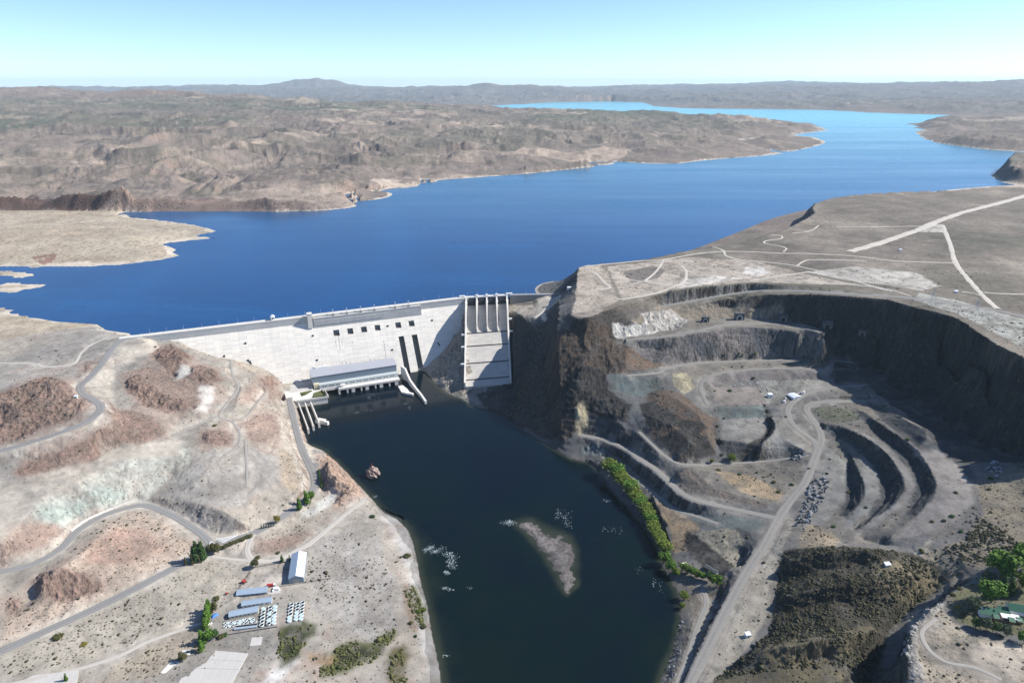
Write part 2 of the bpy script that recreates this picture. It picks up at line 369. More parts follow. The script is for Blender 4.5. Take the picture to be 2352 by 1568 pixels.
ln((1762,942,65),(1778,965,63),(1782,982,62),(1774,996,61),(1748,1024,57.5)); ln((1754,943,54),(1764,968,53),(1768,984,53),(1760,1000,52),(1742,1020,50))
ln((1790,1000,58),(1820,1020,55),(1848,1034,53)); ln((1750,1031,56),(1800,1036,54),(1846,1038,52)); ln((1757,1052,39.5),(1800,1058,40),(1832,1060,42.5))
ln((1635,950,60),(1640,1000,52),(1665,1058,36)); ln((1500,900,72),(1560,918,76),(1608,955,70),(1625,1000,58),(1632,1040,42)); ln((1480,950,62),(1540,975,64),(1590,1020,55),(1560,1050,42)); ln((1400,950,52),(1440,985,44),(1420,1000,36))
ln((1560,1085,42),(1590,1072,43),(1640,1085,40),(1700,1100,38),(1760,1110,37)); ln((1548,1100,30),(1560,1115,30),(1620,1135,32),(1700,1155,33),(1760,1165,34))
ln((1372,1020,19),(1400,1040,14),(1440,1070,13.5),(1480,1100,14),(1540,1142,17)); ln((1340,1012,18),(1360,1035,10),(1385,1045,9.5)); ln((1345,1050,3.5),(1375,1062,6),(1400,1085,7))
ln((1500,1142,12.5),(1530,1200,12.5),(1536,1240,11)); ln((1488,1155,4),(1512,1215,3.5),(1526,1252,4))
ln((1600,1230,20),(1650,1225,25),(1715,1215,29),(1730,1225,30)); ln((1590,1270,13),(1650,1265,15),(1705,1270,16),(1700,1310,13)); ln((1560,1300,5.5),(1620,1318,8.5),(1650,1335,9))
ln((1660,1370,11),(1640,1430,10),(1610,1500,9.5),(1590,1560,9))
# terraces of the dump on the right
ln((1900,1150,39),(1920,1100,42),(1905,1060,47),(1920,1010,53))
def face(foot, top, k=.32):
    f = np.array(foot, float); t = np.array(top, float); rs = lambda a: np.stack([np.interp(np.linspace(0, 1, 14), np.linspace(0, 1, len(a)), a[:, q]) for q in range(3)], 1)
    f, t = rs(f), rs(t); f[:, :2] += (t[:, :2] - f[:, :2]) * k
    ln(*f.tolist()); ln(*t.tolist())
face(((1948,1048,46),(1945,1080,43),(1945,1110,42),(1942,1150,41),(1928,1182,40)), ((1954,1044,49),(1968,1075,55),(1985,1110,56),(1987,1140,54),(1967,1165,50),(1940,1192,43)))
face(((1886,980,57.5),(1920,1002,58),(1968,1032,57),(2000,1062,56.5),(2024,1100,55.5),(2020,1140,54),(2000,1175,51),(1960,1210,46)), ((1888,970,60),(1931,976,66),(1968,996,71.5),(2011,1018,73),(2045,1050,73),(2075,1095,72.5),(2079,1125,71),(2056,1155,66),(2010,1190,58),(1960,1228,50)))
ln((1960,1228,50),(1935,1250,45))
face(((1942,942,66),(1975,967,73),(2015,1001,74),(2050,1031,74),(2085,1070,74),(2102,1100,73),(2105,1125,72),(2085,1160,67),(2030,1200,60)), ((1968,938,69),(1992,950,78),(2040,985,85),(2080,1012,86),(2118,1045,86.5),(2140,1080,86),(2151,1112,85),(2146,1140,81),(2100,1190,72),(2040,1240,61)))
face(((1992,933,69),(2025,967,84),(2065,997,87),(2105,1027,88)), ((1990,920,71),(2042,940,83),(2090,968,95),(2128,985,98),(2127,1003,96)), .25)
ln((2150,1013,92),(2185,1020,91),(2220,1060,87),(2242,1100,84),(2242,1150,81),(2200,1200,76),(2150,1240,70)); ln((1870,915,65),(1950,908,69),(2010,908,71),(2060,925,76))
W_ = dens(PIT_RIM[4:], 8)
for o_, z_ in ((-10, 155), (-20, 122), (-40, 86)):
    w_ = offset(W_, o_); w_[:, 2] = z_ + 4 * np.sin(np.arange(len(w_)) * .7); L.append((1, w_[12:]))
ln((2000,830,78),(2060,880,73),(2090,920,72),(2150,960,73),(2220,1000,74),(2300,1040,78),(2352,1048,80),(2440,1060,82)); ln((1920,855,79),(1960,872,73),(2000,886,71)); ln((2140,880,76),(2200,930,78),(2300,1000,82))
ln((2300,1100,88),(2360,1150,89),(2310,1250,84),(2210,1290,70)); ln((1980,1240,47),(2060,1255,58),(2130,1265,64))
# ribs and valley, villa shelf
ln((1800,1262,35),(1792,1300,31),(1782,1370,25),(1768,1450,21),(1705,1505,17.5),(1645,1562,15.5)); ln((1800,1290,46),(1880,1270,60),(1960,1262,66),(2050,1272,66)); ln((1797,1329,31),(1880,1311,45),(1980,1294,54)); ln((1800,1370,38),(1900,1345,53),(2000,1335,59),(2100,1330,58))
ln((1792,1408,25),(1900,1388,38),(2000,1372,45));ln((1700,1512,26),(1750,1492,36),(1850,1478,48),(1950,1460,48),(2010,1446,42)); ln((1640,1580,17),(1700,1548,22),(1800,1530,30),(1900,1505,32))
ln((2160,1335,50),(2110,1375,40),(2065,1425,32),(2035,1475,25),(2005,1530,20),(1985,1600,15)); ln((2200,1318,60),(2190,1340,58),(2150,1385,44),(2108,1420,38),(2082,1460,33),(2062,1512,26),(2060,1600,20))
VILLA_EDGE = PL(72, (2240,1332),(2218,1342),(2188,1358),(2168,1382),(2135,1402),(2104,1429),(2090,1462),(2085,1512),(2100,1568),(2115,1640))
L.append((2, VILLA_EDGE)); ln((2260,1360,73),(2200,1420,73),(2180,1500,72),(2200,1600,72)); ln((2460,1400,76),(2400,1480,74),(2400,1600,73)); ln((2300,1305,80),(2400,1290,86),(2500,1280,90))
# mesa top and beyond
L.append((1,PM((1400,640),(1560,625),(1760,612),(1960,610),(2150,640),(2352,640),(2500,640)))); L.append((1,PM((1950,470),(2100,480),(2352,500),(2500,520)))); L.append((1,PM((1700,590),(1900,560),(2200,560),(2450,570),dz=1))); L.append((1,PM((2100,692),(2250,738),(2352,780),(2480,860))))
# ---- peninsulas and hills on the left of the lake
PEN1 = PL(118, (282,488),(303,500),(350,504),(430,514),(475,523),(500,531),(465,538),(440,541),(475,544),(498,546),(470,550),(420,554),(365,560),(390,566),(406,573),(396,580),(416,587),(370,597),(280,608),(190,613),(70,614),(20,612),(-60,610))
PEN2 = PL(118, (-60,622),(20,622),(60,626),(90,632),(60,637),(0,642),(-60,648)); PEN3 = PL(118, (-60,650),(0,650),(60,651),(118,655),(60,665),(20,675),(0,683),(-60,700))
HILLS = PL(118, (284,487),(360,485.5),(440,485),(560,485),(640,486),(740,484),(790,479),(822,474),(805,465),(795,455),(783,447),(820,442),(850,440),(880,433),(930,432),(957,428),(966,418),(968,412),(1000,413),(1060,410),(1130,405),(1200,400),(1250,395),(1300,390),(1372,382),(1330,379),(1342,373),(1380,371),(1430,372),(1480,376),(1560,376),(1610,369),(1700,362),(1745,359),(1806,353),(1760,347),(1768,344),(1725,334),(1690,326),(1720,319),(1775,315),(1830,308),(1897,301))
HILLS_BACK = [P(1897,300.5,118), P(1880,292,118), PD(1866,287,9000)[:2] + (118,), (2300, 11500, 118), (800, 13500, 118), (-2500, 15500, 118), (-6000,17000,118)]
for q in (PEN1, PEN2, PEN3, HILLS, HILLS_BACK): L.append((2, q))
for q in (PEN1, PEN2, PEN3): L.append((1, offset(q, 30) + np.array([0, 0, -10])))
L.append((1, offset(HILLS, -35) + np.array([0, 0, -10])))
lz(123, (-160,484),(60,483),(180,486),(262,489)); lz(126, (-60,510),(100,505),(250,505),(330,512),(420,525)); lz(135, (-60,535),(80,535),(200,535),(300,545)); lz(128, (-60,575),(100,575),(250,575),(360,578)); lz(124, (350,550),(410,547)); lz(120.5, (0,627),(50,630)); lz(121, (0,658),(60,657)); lz(112, (0,616.5),(50,618)); lz(110, (-60,646),(20,646),(80,645))
def hl(*q):
    for k in ((1.0,) if q[0][2] < 19000 else (.985, 1.0, 1.012)): L.append((1, [PD(u, v, d * k) for u, v, d in q]))
# the hills across the lake: every column climbs from its shore to its skyline
HS_U = [-150,60,200,440,640,740,822,880,957,1060,1200,1300,1372,1430,1560,1650,1720,1806]
HS_V = [480,479,484,485,486,484,476,433,428,410,400,390,382,372,376,365,352,352]
SK_U = [-150,0,107,183,277,407,550,667,784,884,1017,1101,1194,1317,1451,1568,1660,1760,1830,1900]
SK_V = [215,214,214,222,222,222,224,226,232.5,239,242,247,245,252,257,262.5,268,275,283,290]
SK_Y = [11500,11500,11400,11200,11000,10800,10600,10500,10300,10300,10500,10500,10600,10300,9800,9300,8800,8300,7900,7700]
for f_ in (.06, .14, .24, .36, .5, .66, .82):
    row = []
    for u_ in range(-150, 1801, 50):
        v0 = np.interp(u_, HS_U, HS_V); v1 = np.interp(u_, SK_U, SK_V)
        y0 = P(u_, v0, 118)[1]; y1 = np.interp(u_, SK_U, SK_Y)
        v_ = v0 + (v1 - v0) * f_; g_ = f_ ** 1.16
        row.append(PD(u_, v_, 1.0 / (1.0 / y0 + g_ * (1.0 / y1 - 1.0 / y0))))
    L.append((1, row))
L.append((2, [PD(784,232.5,10300), PD(884,239,10300), PD(957,242,10400), PD(1017,242,10500), PD(1101,247,10500), PD(1194,245,10600), PD(1317,252,10300), PD(1451,257,9800), PD(1568,262.5,9300), PD(1660,268,8800), PD(1760,275,8300), PD(1830,283,7900), PD(1866,290,7700)]))
hl((-150,207,14000),(0,206,14000),(33,203,14000),(107,200,13800),(143,206,13500),(183,217,13000)); hl((183,217,12500),(243,212,12300),(277,213,12200),(333,214.5,12000),(407,211,11800),(467,217,11500),(550,219,11200),(667,224,10800),(784,232,10400))
hl(*[(u_, np.interp(u_, SK_U, SK_V), np.interp(u_, SK_U, SK_Y)) for u_ in range(-150, 760, 60)])
L.append((1, [(-16000, 19000, 200), (-9000, 18500, 180), (-4000, 17500, 150)]))
CL_ = dens(PL(121, (-150,484),(0,482.5),(100,482.5),(200,485),(278,487)), 20)
for o_, z_ in ((0, 121), (45, 178)):
    w_ = offset(CL_, o_); w_[:, 2] = z_ + (18 * np.sin(np.arange(len(w_)) * .23) + 10 * np.sin(np.arange(len(w_)) * .61) if o_ else 0); L.append((2, w_))
CL_ = dens(HILLS[:8], 20); w_ = offset(CL_, 42); w_[:, 2] = 150 + 14 * np.sin(np.arange(len(w_)) * .31); L.append((2, w_[:-6]))
CL_ = dens(HILLS[21:28], 25); w_ = offset(CL_, 70); w_[:, 2] = 150 + 12 * np.sin(np.arange(len(w_)) * .4); L.append((1, w_[2:-2]))
# far lake and country beyond
FAR = PL(118, (1100,244),(1190,240.5),(1240,237),(1290,235),(1400,233.2),(1480,236),(1500,244),(1568,248.5),(1640,250),(1750,250.5),(1900,253),(2000,259),(2080,261.5),(2172,263.5))
MESA_R = PZ((2180,268,162),(2150,271,168),(2128,277,177),(2146,285,168),(2162,291,158),(2142,300,136),(2150,307,150),(2170,311,165),(2200,314,178),(2260,319,178),(2352,322,178),(2480,326,178)); MESA_R0 = PL(118, (2172,266),(2140,274),(2113,290),(2142,303),(2124,317),(2185,334),(2250,342),(2352,349),(2500,358))
MESA_Q = PL(165, (2500,348),(2352,357),(2320,374),(2316,380),(2330,392),(2352,396)); MESA_Q0 = PL(118, (2500,352),(2320,368),(2277,405),(2300,417),(2352,427),(2480,440))
for q in (FAR, MESA_R, MESA_R0, MESA_Q, MESA_Q0): L.append((2, q))
L.append((1, offset(FAR, -350) + np.array([0, 0, -20]))); lz(95, (1300,240),(1450,243),(1600,256),(1900,262),(2050,275)); lz(95, (2000,300),(2080,320),(2200,350)); lz(85, (1925,281),(2000,281),(2092,284)); lz(85, (1940,291),(2000,292),(2095,298)); lz(88, (1950,271),(2080,272))
lz(180, (2250,285),(2352,290),(2500,295)); lz(176, (2200,272),(2352,276),(2500,276))
hl((900,228,19000),(1040,226,20000),(1200,226,20800),(1400,222,22300),(1560,222,22300)); hl((784,205,30000),(884,206,29500),(960,207,29500),(1017,206,29000),(1075,200,29000),(1110,195.5,29000),(1134,195,29000),(1165,201,29000),(1214,198,29500),(1260,202,29500),(1300,203,29500),(1360,207,30000),(1480,209,30500),(1600,210,31000))
hl((1620,222,19500),(1720,215,20500),(1850,212,21500),(2000,215,21000),(2150,215,20500),(2352,212,19500),(2500,212,19000)); hl((1640,209,26000),(1700,203,26500),(1780,199,27000),(1830,203,27000),(1900,197,27500),(1960,199,28000),(2030,203,28000),(2110,197,28500),(2200,195,28000),(2280,190,27500),(2352,185,27000),(2500,180,26500))
hl((2200,247,12500),(2352,244,12300),(2500,242,12000)); hl((1620,237,15500),(1760,236,15300),(1900,236,15300),(2050,235,15000),(2200,230,15200),(2352,228,15000))
hl((1300,203,47000),(1450,200,47000),(1568,196,46500),(1700,193,46500),(1790,191,46500),(1815,187,46500),(1840,191,46500),(1950,192,46500),(2100,193,46500),(2200,192,46500),(2352,190,46500),(2500,190,46500))
hl((560,202,38000),(600,201,37500),(617,200,37000),(632,197,36500),(653,188,36500),(683,184,36500),(705,186,36500),(730,182,36500),(750,188,36500),(767,187,36500),(784,190,36500),(800,197,36500),(816,196,36500),(842,203,36500),(880,207,36500))
hl((700,207,33500),(735,200,33500),(770,203,33500),(800,207,33500)); hl((120,204,40000),(167,200,40000),(207,202,40000),(300,200.5,40000),(400,202,40000),(477,199,40000),(517,198,40000),(560,201,40000)); hl((-200,215,22000),(100,222,21000),(400,222,20000),(600,222,20500),(784,224,21500))
for x_ in (-38000, -20000, 0, 20000, 38000): L.append((1, [(x_ - 6000, 56000, 300), (x_ + 6000, 56000, 300)]))

far = Grid(-46000, 46000, -2000, 60000, 125.0)
mid = Grid(-3200, 4400, 500, 5300, 14.0)
near = Grid(-1000, 1330, 360, 2080, 3.0)
for g in (far, mid, near):
    for pri, pts in L: g.line(pts, pri)
    if g is not far:
        for m_, w_, p_ in ROADS.values():
            for o_ in np.linspace(-w_ / 2 - 1, w_ / 2 + 1, 7): g.line(offset(p_, o_), 2 if g is mid else 4)
L0 = np.full((far.ny, far.nx), 260.0)
HF = far.solve(L0, 7, 160)
mx, my = mid.xy(); HM = mid.solve(far.sample(HF, mx, my), 6, 130)
nx_, ny_ = near.xy(); HN = near.solve(mid.sample(HM, nx_, ny_), 7, 130)
HN = np.where((near.pri == 4) | (nx_ > -40), HN, blur(HN, 1))
roadmask = np.zeros((near.ny, near.nx))
roadmask[near.pri == 4] = 1.0
roadmask = np.clip(blur(roadmask, 3) * 1.8, 0, 1)

def ground_smooth(x, y):
    x = np.asarray(x, float); y = np.asarray(y, float)
    h = far.sample(HF, x, y)
    k = mid.inside(x, y)
    if k.any():
        e = np.minimum.reduce([x - mid.x0, mid.x0 + (mid.nx - 1) * mid.d - x, y - mid.y0, mid.y0 + (mid.ny - 1) * mid.d - y])
        w = np.clip(e / 250.0, 0, 1); h = np.where(k, h * (1 - w) + mid.sample(HM, x, y) * w, h)
    k = near.inside(x, y)
    if k.any():
        e = np.minimum.reduce([x - near.x0, near.x0 + (near.nx - 1) * near.d - x, y - near.y0, near.y0 + (near.ny - 1) * near.d - y])
        w = np.clip(e / 60.0, 0, 1); h = np.where(k, h * (1 - w) + near.sample(HN, x, y) * w, h)
    return h
def hit(uv, fn=None, n=900):
    """sight lines (u, v) -> first point on the ground"""
    fn = fn or ground_smooth
    uv = np.array(uv, float).reshape(-1, 2)
    a = uv[:, 0] - 1176.0; b = 784.0 - uv[:, 1]
    dy = FPX * CP + b * SP; dz = -FPX * SP + b * CP
    out = np.full((len(uv), 3), np.nan)
    ys = np.geomspace(380, 40000, n)
    T_ = ys[:, None] / dy[None, :]
    X = a * T_; Y = np.broadcast_to(ys[:, None], X.shape); Z = ZC + dz * T_
    below = Z < fn(X, Y)
    i = np.argmax(below, 0); i = np.where(below.any(0), np.maximum(i, 1), n - 1)
    lo = ys[i - 1] / dy; hi = ys[i] / dy
    for _ in range(14):
        m = (lo + hi) / 2
        bl = ZC + dz * m < fn(a * m, dy * m)
        hi = np.where(bl, m, hi); lo = np.where(bl, lo, m)
    out[:, 0] = a * hi; out[:, 1] = dy * hi; out[:, 2] = fn(out[:, 0], out[:, 1])
    return out
# ---------------------------------------------------------------- what covers the land: patches (colour, scrub, rock, edge noise, outline)
PATCH = []
def patch(colr, scrub, rock, *uv): PATCH.append((colr, scrub, rock, uv))
GREY = (.272,.254,.228); PALE = (.375,.340,.290); SAND = (.315,.280,.234); RED = (.200,.140,.115); REDL = (.245,.182,.150); GREEN = (.345,.343,.305); WHITE = (.48,.455,.42)
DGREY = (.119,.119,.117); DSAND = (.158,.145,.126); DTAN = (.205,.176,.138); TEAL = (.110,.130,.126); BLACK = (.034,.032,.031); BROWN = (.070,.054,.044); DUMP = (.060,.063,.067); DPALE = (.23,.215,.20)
# left bank
patch(RED, .5, 1, (0,905),(50,885),(100,866),(145,872),(178,900),(195,915),(205,935),(170,962),(110,985),(60,1003),(0,1018),(-60,1030),(-60,905))
patch(RED, .1, .8, (190,838),(215,833),(226,845),(212,862),(195,855))
patch(REDL, .4, .6, (290,855),(330,845),(390,850),(470,872),(500,885),(480,905),(470,925),(455,940),(420,950),(385,950),(340,935),(310,915),(292,885))
patch(RED, .2, 1, (360,800),(400,792),(440,820),(432,845),(415,850),(405,880),(390,860),(365,835),(345,818)); patch(RED, .2, 1, (425,850),(460,835),(500,850),(505,872),(470,880),(440,870))
patch(RED, .3, 1, (292,870),(320,860),(340,880),(375,905),(440,925),(452,940),(410,950),(370,945),(320,925),(296,900))
patch(RED, .5, .7, (262,935),(300,945),(370,970),(385,1000),(360,1010),(300,1012),(250,1025),(238,1045),(150,1075),(60,1095),(20,1088),(60,1060),(130,1035),(200,1005),(250,975))
patch(RED, .3, .9, (596,868),(612,862),(632,868),(630,882),(610,892),(598,885)); patch(REDL, .5, .5, (560,960),(600,945),(638,955),(642,1000),(610,1015),(575,1010),(555,985)); patch(RED, .3, .8, (470,990),(500,985),(535,1000),(530,1020),(490,1025),(468,1012))
patch(REDL, .5, .3, (560,885),(590,890),(610,900),(590,925),(560,915)); patch((.36,.345,.315), .1, .2, (400,878),(440,855),(430,840),(410,845)); patch(WHITE, 0, 0, (455,890),(492,888),(485,915),(470,945),(445,945),(460,915)); 
patch(PALE, .0, .1, (383,1006),(424,1008),(412,1040),(350,1048),(290,1058),(167,1108),(100,1138),(60,1180),(0,1242),(-60,1270),(-60,1115),(50,1100),(133,1082),(226,1053),(240,1032))
patch(GREEN, .1, .5, (424,1010),(440,1046),(420,1072),(380,1106),(338,1148),(308,1150),(233,1175),(187,1196),(160,1215),(120,1205),(62,1183),(100,1138),(167,1107),(290,1057),(350,1047),(410,1041))
patch((.29,.325,.293), .1, .5, (240,1105),(180,1135),(95,1165),(80,1190),(150,1205),(235,1170),(300,1130)); patch(REDL, .4, .4, (0,1245),(60,1215),(130,1205),(140,1225),(100,1255),(60,1280),(0,1300),(-60,1300),(-60,1270))
patch(PALE, .1, .4, (140,1222),(165,1218),(140,1255),(100,1280),(20,1302),(0,1295),(60,1278),(110,1250)); patch(PALE, .1, .2, (205,850),(240,840),(262,850),(262,880),(270,905),(250,905),(215,885)); patch(PALE, .1, .2, (280,790),(340,790),(330,815),(300,835),(275,830))
patch((.335,.27,.22), .8, .3, (300,1176),(350,1182),(380,1200),(440,1240),(462,1262),(440,1275),(395,1297),(300,1346),(200,1396),(100,1440),(0,1480),(0,1400),(85,1375),(100,1335),(160,1290),(210,1240),(250,1200)); patch((.32,.225,.18), .6, .3, (250,1215),(330,1215),(380,1260),(330,1290),(240,1300),(190,1290)); patch(RED, .2, 1, (88,1318),(130,1308),(200,1320),(240,1345),(200,1375),(150,1385),(100,1370),(78,1358)); patch(RED, .3, 1, (10,1380),(40,1375),(40,1410),(10,1420))
patch((.19,.175,.16), .6, .3, (352,1148),(420,1152),(475,1165),(520,1180),(540,1205),(535,1222),(497,1226),(452,1206),(402,1177)); patch(GREY, .15, 0, (480,1040),(560,1022),(640,1050),(650,1090),(600,1130),(540,1170),(470,1160),(430,1150),(360,1140),(440,1060)); patch((.30,.245,.185), .9, .2, (640,1030),(668,1030),(695,1070),(705,1110),(690,1135),(665,1130),(645,1095),(650,1065))
patch(PALE, .1, .4, (630,915),(645,910),(664,1010),(682,1050),(707,1105),(697,1132),(690,1125),(695,1100),(670,1045),(650,1015)); patch((.33,.235,.18), .4, .9, (735,1060),(755,1040),(775,1062),(800,1090),(830,1130),(815,1152),(780,1165),(760,1150),(742,1118)); patch(SAND, .5, .4, (640,1180),(700,1150),(740,1130),(770,1160),(740,1190),(690,1215),(640,1235),(600,1240)); patch(REDL, .5, .4, (585,1250),(640,1232),(700,1212),(725,1222),(690,1245),(650,1268),(600,1278)); patch((.42,.415,.385), .1, .3, (690,1180),(765,1125),(775,1145),(740,1175),(700,1195))
patch((.315,.287,.240), .8, .1, (430,1300),(520,1290),(560,1310),(540,1370),(470,1425),(330,1475),(180,1530),(0,1560),(0,1505),(200,1412),(300,1365)); patch((.30,.26,.205), 1, .1, (260,1530),(400,1440),(470,1420),(460,1480),(400,1520),(330,1567),(230,1567))
patch((.37,.335,.295), .1, 0, (580,1300),(660,1285),(710,1285),(705,1345),(640,1355),(545,1360),(560,1330)); patch((.305,.287,.263), .6, .15, (720,1240),(800,1215),(870,1240),(900,1330),(905,1440),(850,1470),(780,1430),(720,1400),(710,1330)); patch((.27,.25,.225), .9, .1, (700,1300),(740,1270),(800,1280),(800,1330),(740,1350),(705,1350))
patch((.385,.368,.345), .05, .0, (872,1168),(915,1190),(940,1215),(953,1250),(963,1290),(972,1340),(987,1390),(996,1450),(1012,1510),(1022,1567),(985,1567),(965,1480),(945,1380),(925,1290),(900,1220),(870,1190))
patch((.50,.485,.465), 0, 0, (655,1500),(690,1470),(680,1520),(640,1567),(600,1567)); patch((.055,.062,.030), .3, .1, (642,1440),(690,1430),(728,1430),(730,1455),(700,1470),(690,1500),(665,1520),(645,1536),(640,1500)); patch((.030,.035,.022), .1, .0, (665,1445),(705,1450),(695,1490),(660,1515),(650,1480))
patch((.085,.090,.035), .3, .1, (775,1482),(810,1470),(850,1475),(885,1448),(912,1445),(905,1470),(870,1500),(825,1530),(780,1545),(735,1560),(745,1530),(770,1515)); patch((.030,.033,.022), 0, 0, (785,1490),(830,1482),(865,1490),(890,1460),(880,1488),(830,1515),(790,1525)); patch((.10,.085,.04), .5, .1, (895,1490),(925,1485),(940,1520),(925,1567),(895,1567),(890,1530)); patch((.23,.15,.085), .8, .1, (925,1335),(940,1345),(955,1430),(965,1450),(955,1460),(938,1420))
patch((.25,.17,.10), .6, .1, (690,1490),(740,1500),(780,1510),(770,1530),(720,1510)); patch((.09,.10,.035), .8, .1, (945,1340),(960,1345),(975,1420),(980,1445),(965,1440))
patch((.190,.172,.166), .0, .3, (1180,1202),(1216,1188),(1240,1206),(1264,1222),(1298,1229),(1320,1250),(1324,1280),(1318,1318),(1334,1340),(1302,1370),(1280,1340),(1250,1285),(1216,1239))
# mesa
MC = (.180,.156,.132)
patch((.33,.285,.235), .25, .25, (1330,616),(1380,613),(1395,625),(1408,660),(1420,690),(1375,717),(1350,729),(1312,723),(1322,691),(1326,650)); patch((.36,.315,.265), .3, .1, (1395,612),(1500,600),(1590,590),(1740,600),(1850,630),(1980,655),(1860,652),(1728,648),(1628,655),(1536,667),(1430,690)); patch((.52,.48,.43), .05, 0, (1568,640),(1640,632),(1690,638),(1720,636),(1640,650),(1560,662)); patch((.50,.47,.43), .2, 0, (1715,612),(1750,610),(1770,625),(1740,635),(1705,628)); patch((.38,.355,.315), .3, .1, (1850,625),(1960,612),(2100,625),(2160,655),(2120,668),(2040,655),(1950,645)); patch((.17,.15,.135), .5, .1, (1430,625),(1500,610),(1530,620),(1510,640),(1450,650)); patch((.17,.15,.135), .4, .1, (1855,600),(1950,598),(1960,610),(1870,612)); patch((.42,.395,.35), 0, 0, (2092,532),(2130,515),(2168,515),(2172,534)); patch((.30,.30,.27), .6, .2, (2100,690),(2200,720),(2352,800),(2352,735),(2200,690),(2110,672))
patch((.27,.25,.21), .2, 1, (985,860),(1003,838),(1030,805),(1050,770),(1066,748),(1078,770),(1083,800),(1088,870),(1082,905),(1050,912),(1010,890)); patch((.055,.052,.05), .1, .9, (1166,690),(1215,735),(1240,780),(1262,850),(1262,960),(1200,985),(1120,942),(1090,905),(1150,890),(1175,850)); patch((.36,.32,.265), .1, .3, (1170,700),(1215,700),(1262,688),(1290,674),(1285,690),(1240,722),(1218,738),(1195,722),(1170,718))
patch((.110,.072,.060), .2, .9, (-40,445),(60,438),(120,450),(190,443),(250,455),(280,470),(287,486),(200,484),(100,480),(-40,470)); patch((.195,.145,.120), .4, .4, (290,455),(420,450),(560,462),(640,472),(640,486),(440,486),(290,487)); patch((.34,.275,.225), .2, .9, (1180,352),(1222,338),(1262,346),(1312,350),(1352,345),(1432,331),(1452,340),(1432,364),(1390,371),(1340,373),(1290,368),(1240,366)); patch((.40,.33,.27), .2, .3, (850,415),(920,405),(960,415),(955,430),(900,432)); patch((.25,.155,.12), .5, .4, (70,590),(120,584),(132,600),(100,608),(60,604))
# right bank cliffs and quarry
patch(DTAN, .5, .5, (1445,742),(1536,700),(1640,700),(1705,705),(1800,700),(1795,735),(1700,728),(1600,732),(1500,745)); patch((.50,.48,.44), .1, .8, (1405,740),(1440,748),(1470,745),(1500,725),(1525,745),(1500,765),(1440,778),(1410,775)); patch((.34,.32,.29), .2, .9, (1470,720),(1540,712),(1580,735),(1560,755),(1500,760))
patch(BROWN, .6, .85, (1345,740),(1400,745),(1420,790),(1450,800),(1530,810),(1528,840),(1440,860),(1395,857),(1380,890),(1340,930),(1330,985),(1300,1010),(1240,1005),(1170,955),(1200,850),(1290,760)); patch(BLACK, .4, .9, (1300,860),(1385,850),(1400,895),(1450,930),(1440,970),(1380,960),(1330,940),(1290,960)); patch((.14,.098,.075), .7, .3, (1440,800),(1530,812),(1525,835),(1480,850),(1440,850))
patch((.115,.085,.066), .6, .4, (1490,890),(1560,900),(1610,940),(1650,960),(1645,1000),(1640,1045),(1560,1055),(1500,1010),(1480,950)); patch(BLACK, .5, .4, (1465,930),(1500,920),(1560,960),(1630,985),(1600,1000),(1540,975),(1490,985)); patch(BLACK, .6, .3, (1505,1010),(1560,985),(1620,1000),(1645,1040),(1600,1058),(1540,1050))
patch(TEAL, .1, .3, (1395,857),(1440,866),(1511,866),(1515,885),(1505,896),(1461,912),(1411,893)); patch((.31,.27,.185), .3, .6, (1320,935),(1340,922),(1352,950),(1350,975),(1365,1000),(1335,1002),(1322,985)); patch(BLACK, .2, .3, (1332,985),(1345,980),(1372,1000),(1335,1000)); patch(DUMP, .2, .5, (1352,950),(1380,965),(1420,985),(1450,1010),(1440,1028),(1395,1008),(1365,1000)); patch((.17,.20,.205), .0, .8, (1335,1018),(1380,1022),(1392,1035),(1385,1046),(1335,1040))
patch(DSAND, .2, .1, (1415,781),(1500,765),(1620,742),(1700,731),(1800,735),(1895,770),(1700,750),(1545,775),(1440,790)); patch((.155,.145,.14), .15, .55, (1440,790),(1545,776),(1620,763),(1700,751),(1795,756),(1895,776),(1885,818),(1761,813),(1661,823),(1578,833),(1528,838),(1470,815)); patch((.092,.100,.108), .1, .6, (1580,775),(1600,800),(1610,825),(1661,820),(1640,790)); patch((.100,.106,.112), .1, .6, (1725,756),(1800,758),(1895,778),(1885,816),(1740,812)); patch((.185,.165,.155), .0, .5, (1640,765),(1665,757),(1700,790),(1715,815),(1680,820),(1655,790))
patch(DSAND, .3, .1, (1528,842),(1600,832),(1695,826),(1885,820),(1890,848),(1745,846),(1655,856),(1610,880),(1560,862)); patch((.30,.27,.185), .3, .4, (1545,858),(1575,855),(1600,890),(1570,905),(1550,885)); patch((.155,.14,.135), .05, .2, (1630,865),(1661,857),(1745,849),(1895,849),(1911,868),(1745,870),(1661,877),(1640,892)); patch((.185,.165,.15), .05, .05, (1641,889),(1738,888),(1757,931),(1643,932)); patch((.205,.20,.185), .3, .05, (1740,874),(1911,870),(1985,882),(1860,900),(1800,910),(1760,930),(1745,900)); patch(TEAL, .1, .2, (1648,937),(1760,938),(1756,958),(1660,962)); patch((.185,.18,.168), .1, .05, (1660,962),(1756,958),(1768,984),(1742,1020),(1655,1009)); patch(DUMP, .1, .5, (1655,1009),(1742,1022),(1700,1062),(1670,1054)); patch((.190,.188,.178), .05, .02, (1762,940),(1785,980),(1800,1005),(1850,1020),(1846,1036),(1745,1029),(1778,995)); patch(DUMP, .3, .6, (1745,1030),(1848,1038),(1840,1062),(1757,1054)); patch(BLACK, .2, .3, (1755,938),(1764,940),(1782,980),(1760,1010),(1700,1062),(1690,1058),(1752,1000),(1766,975))
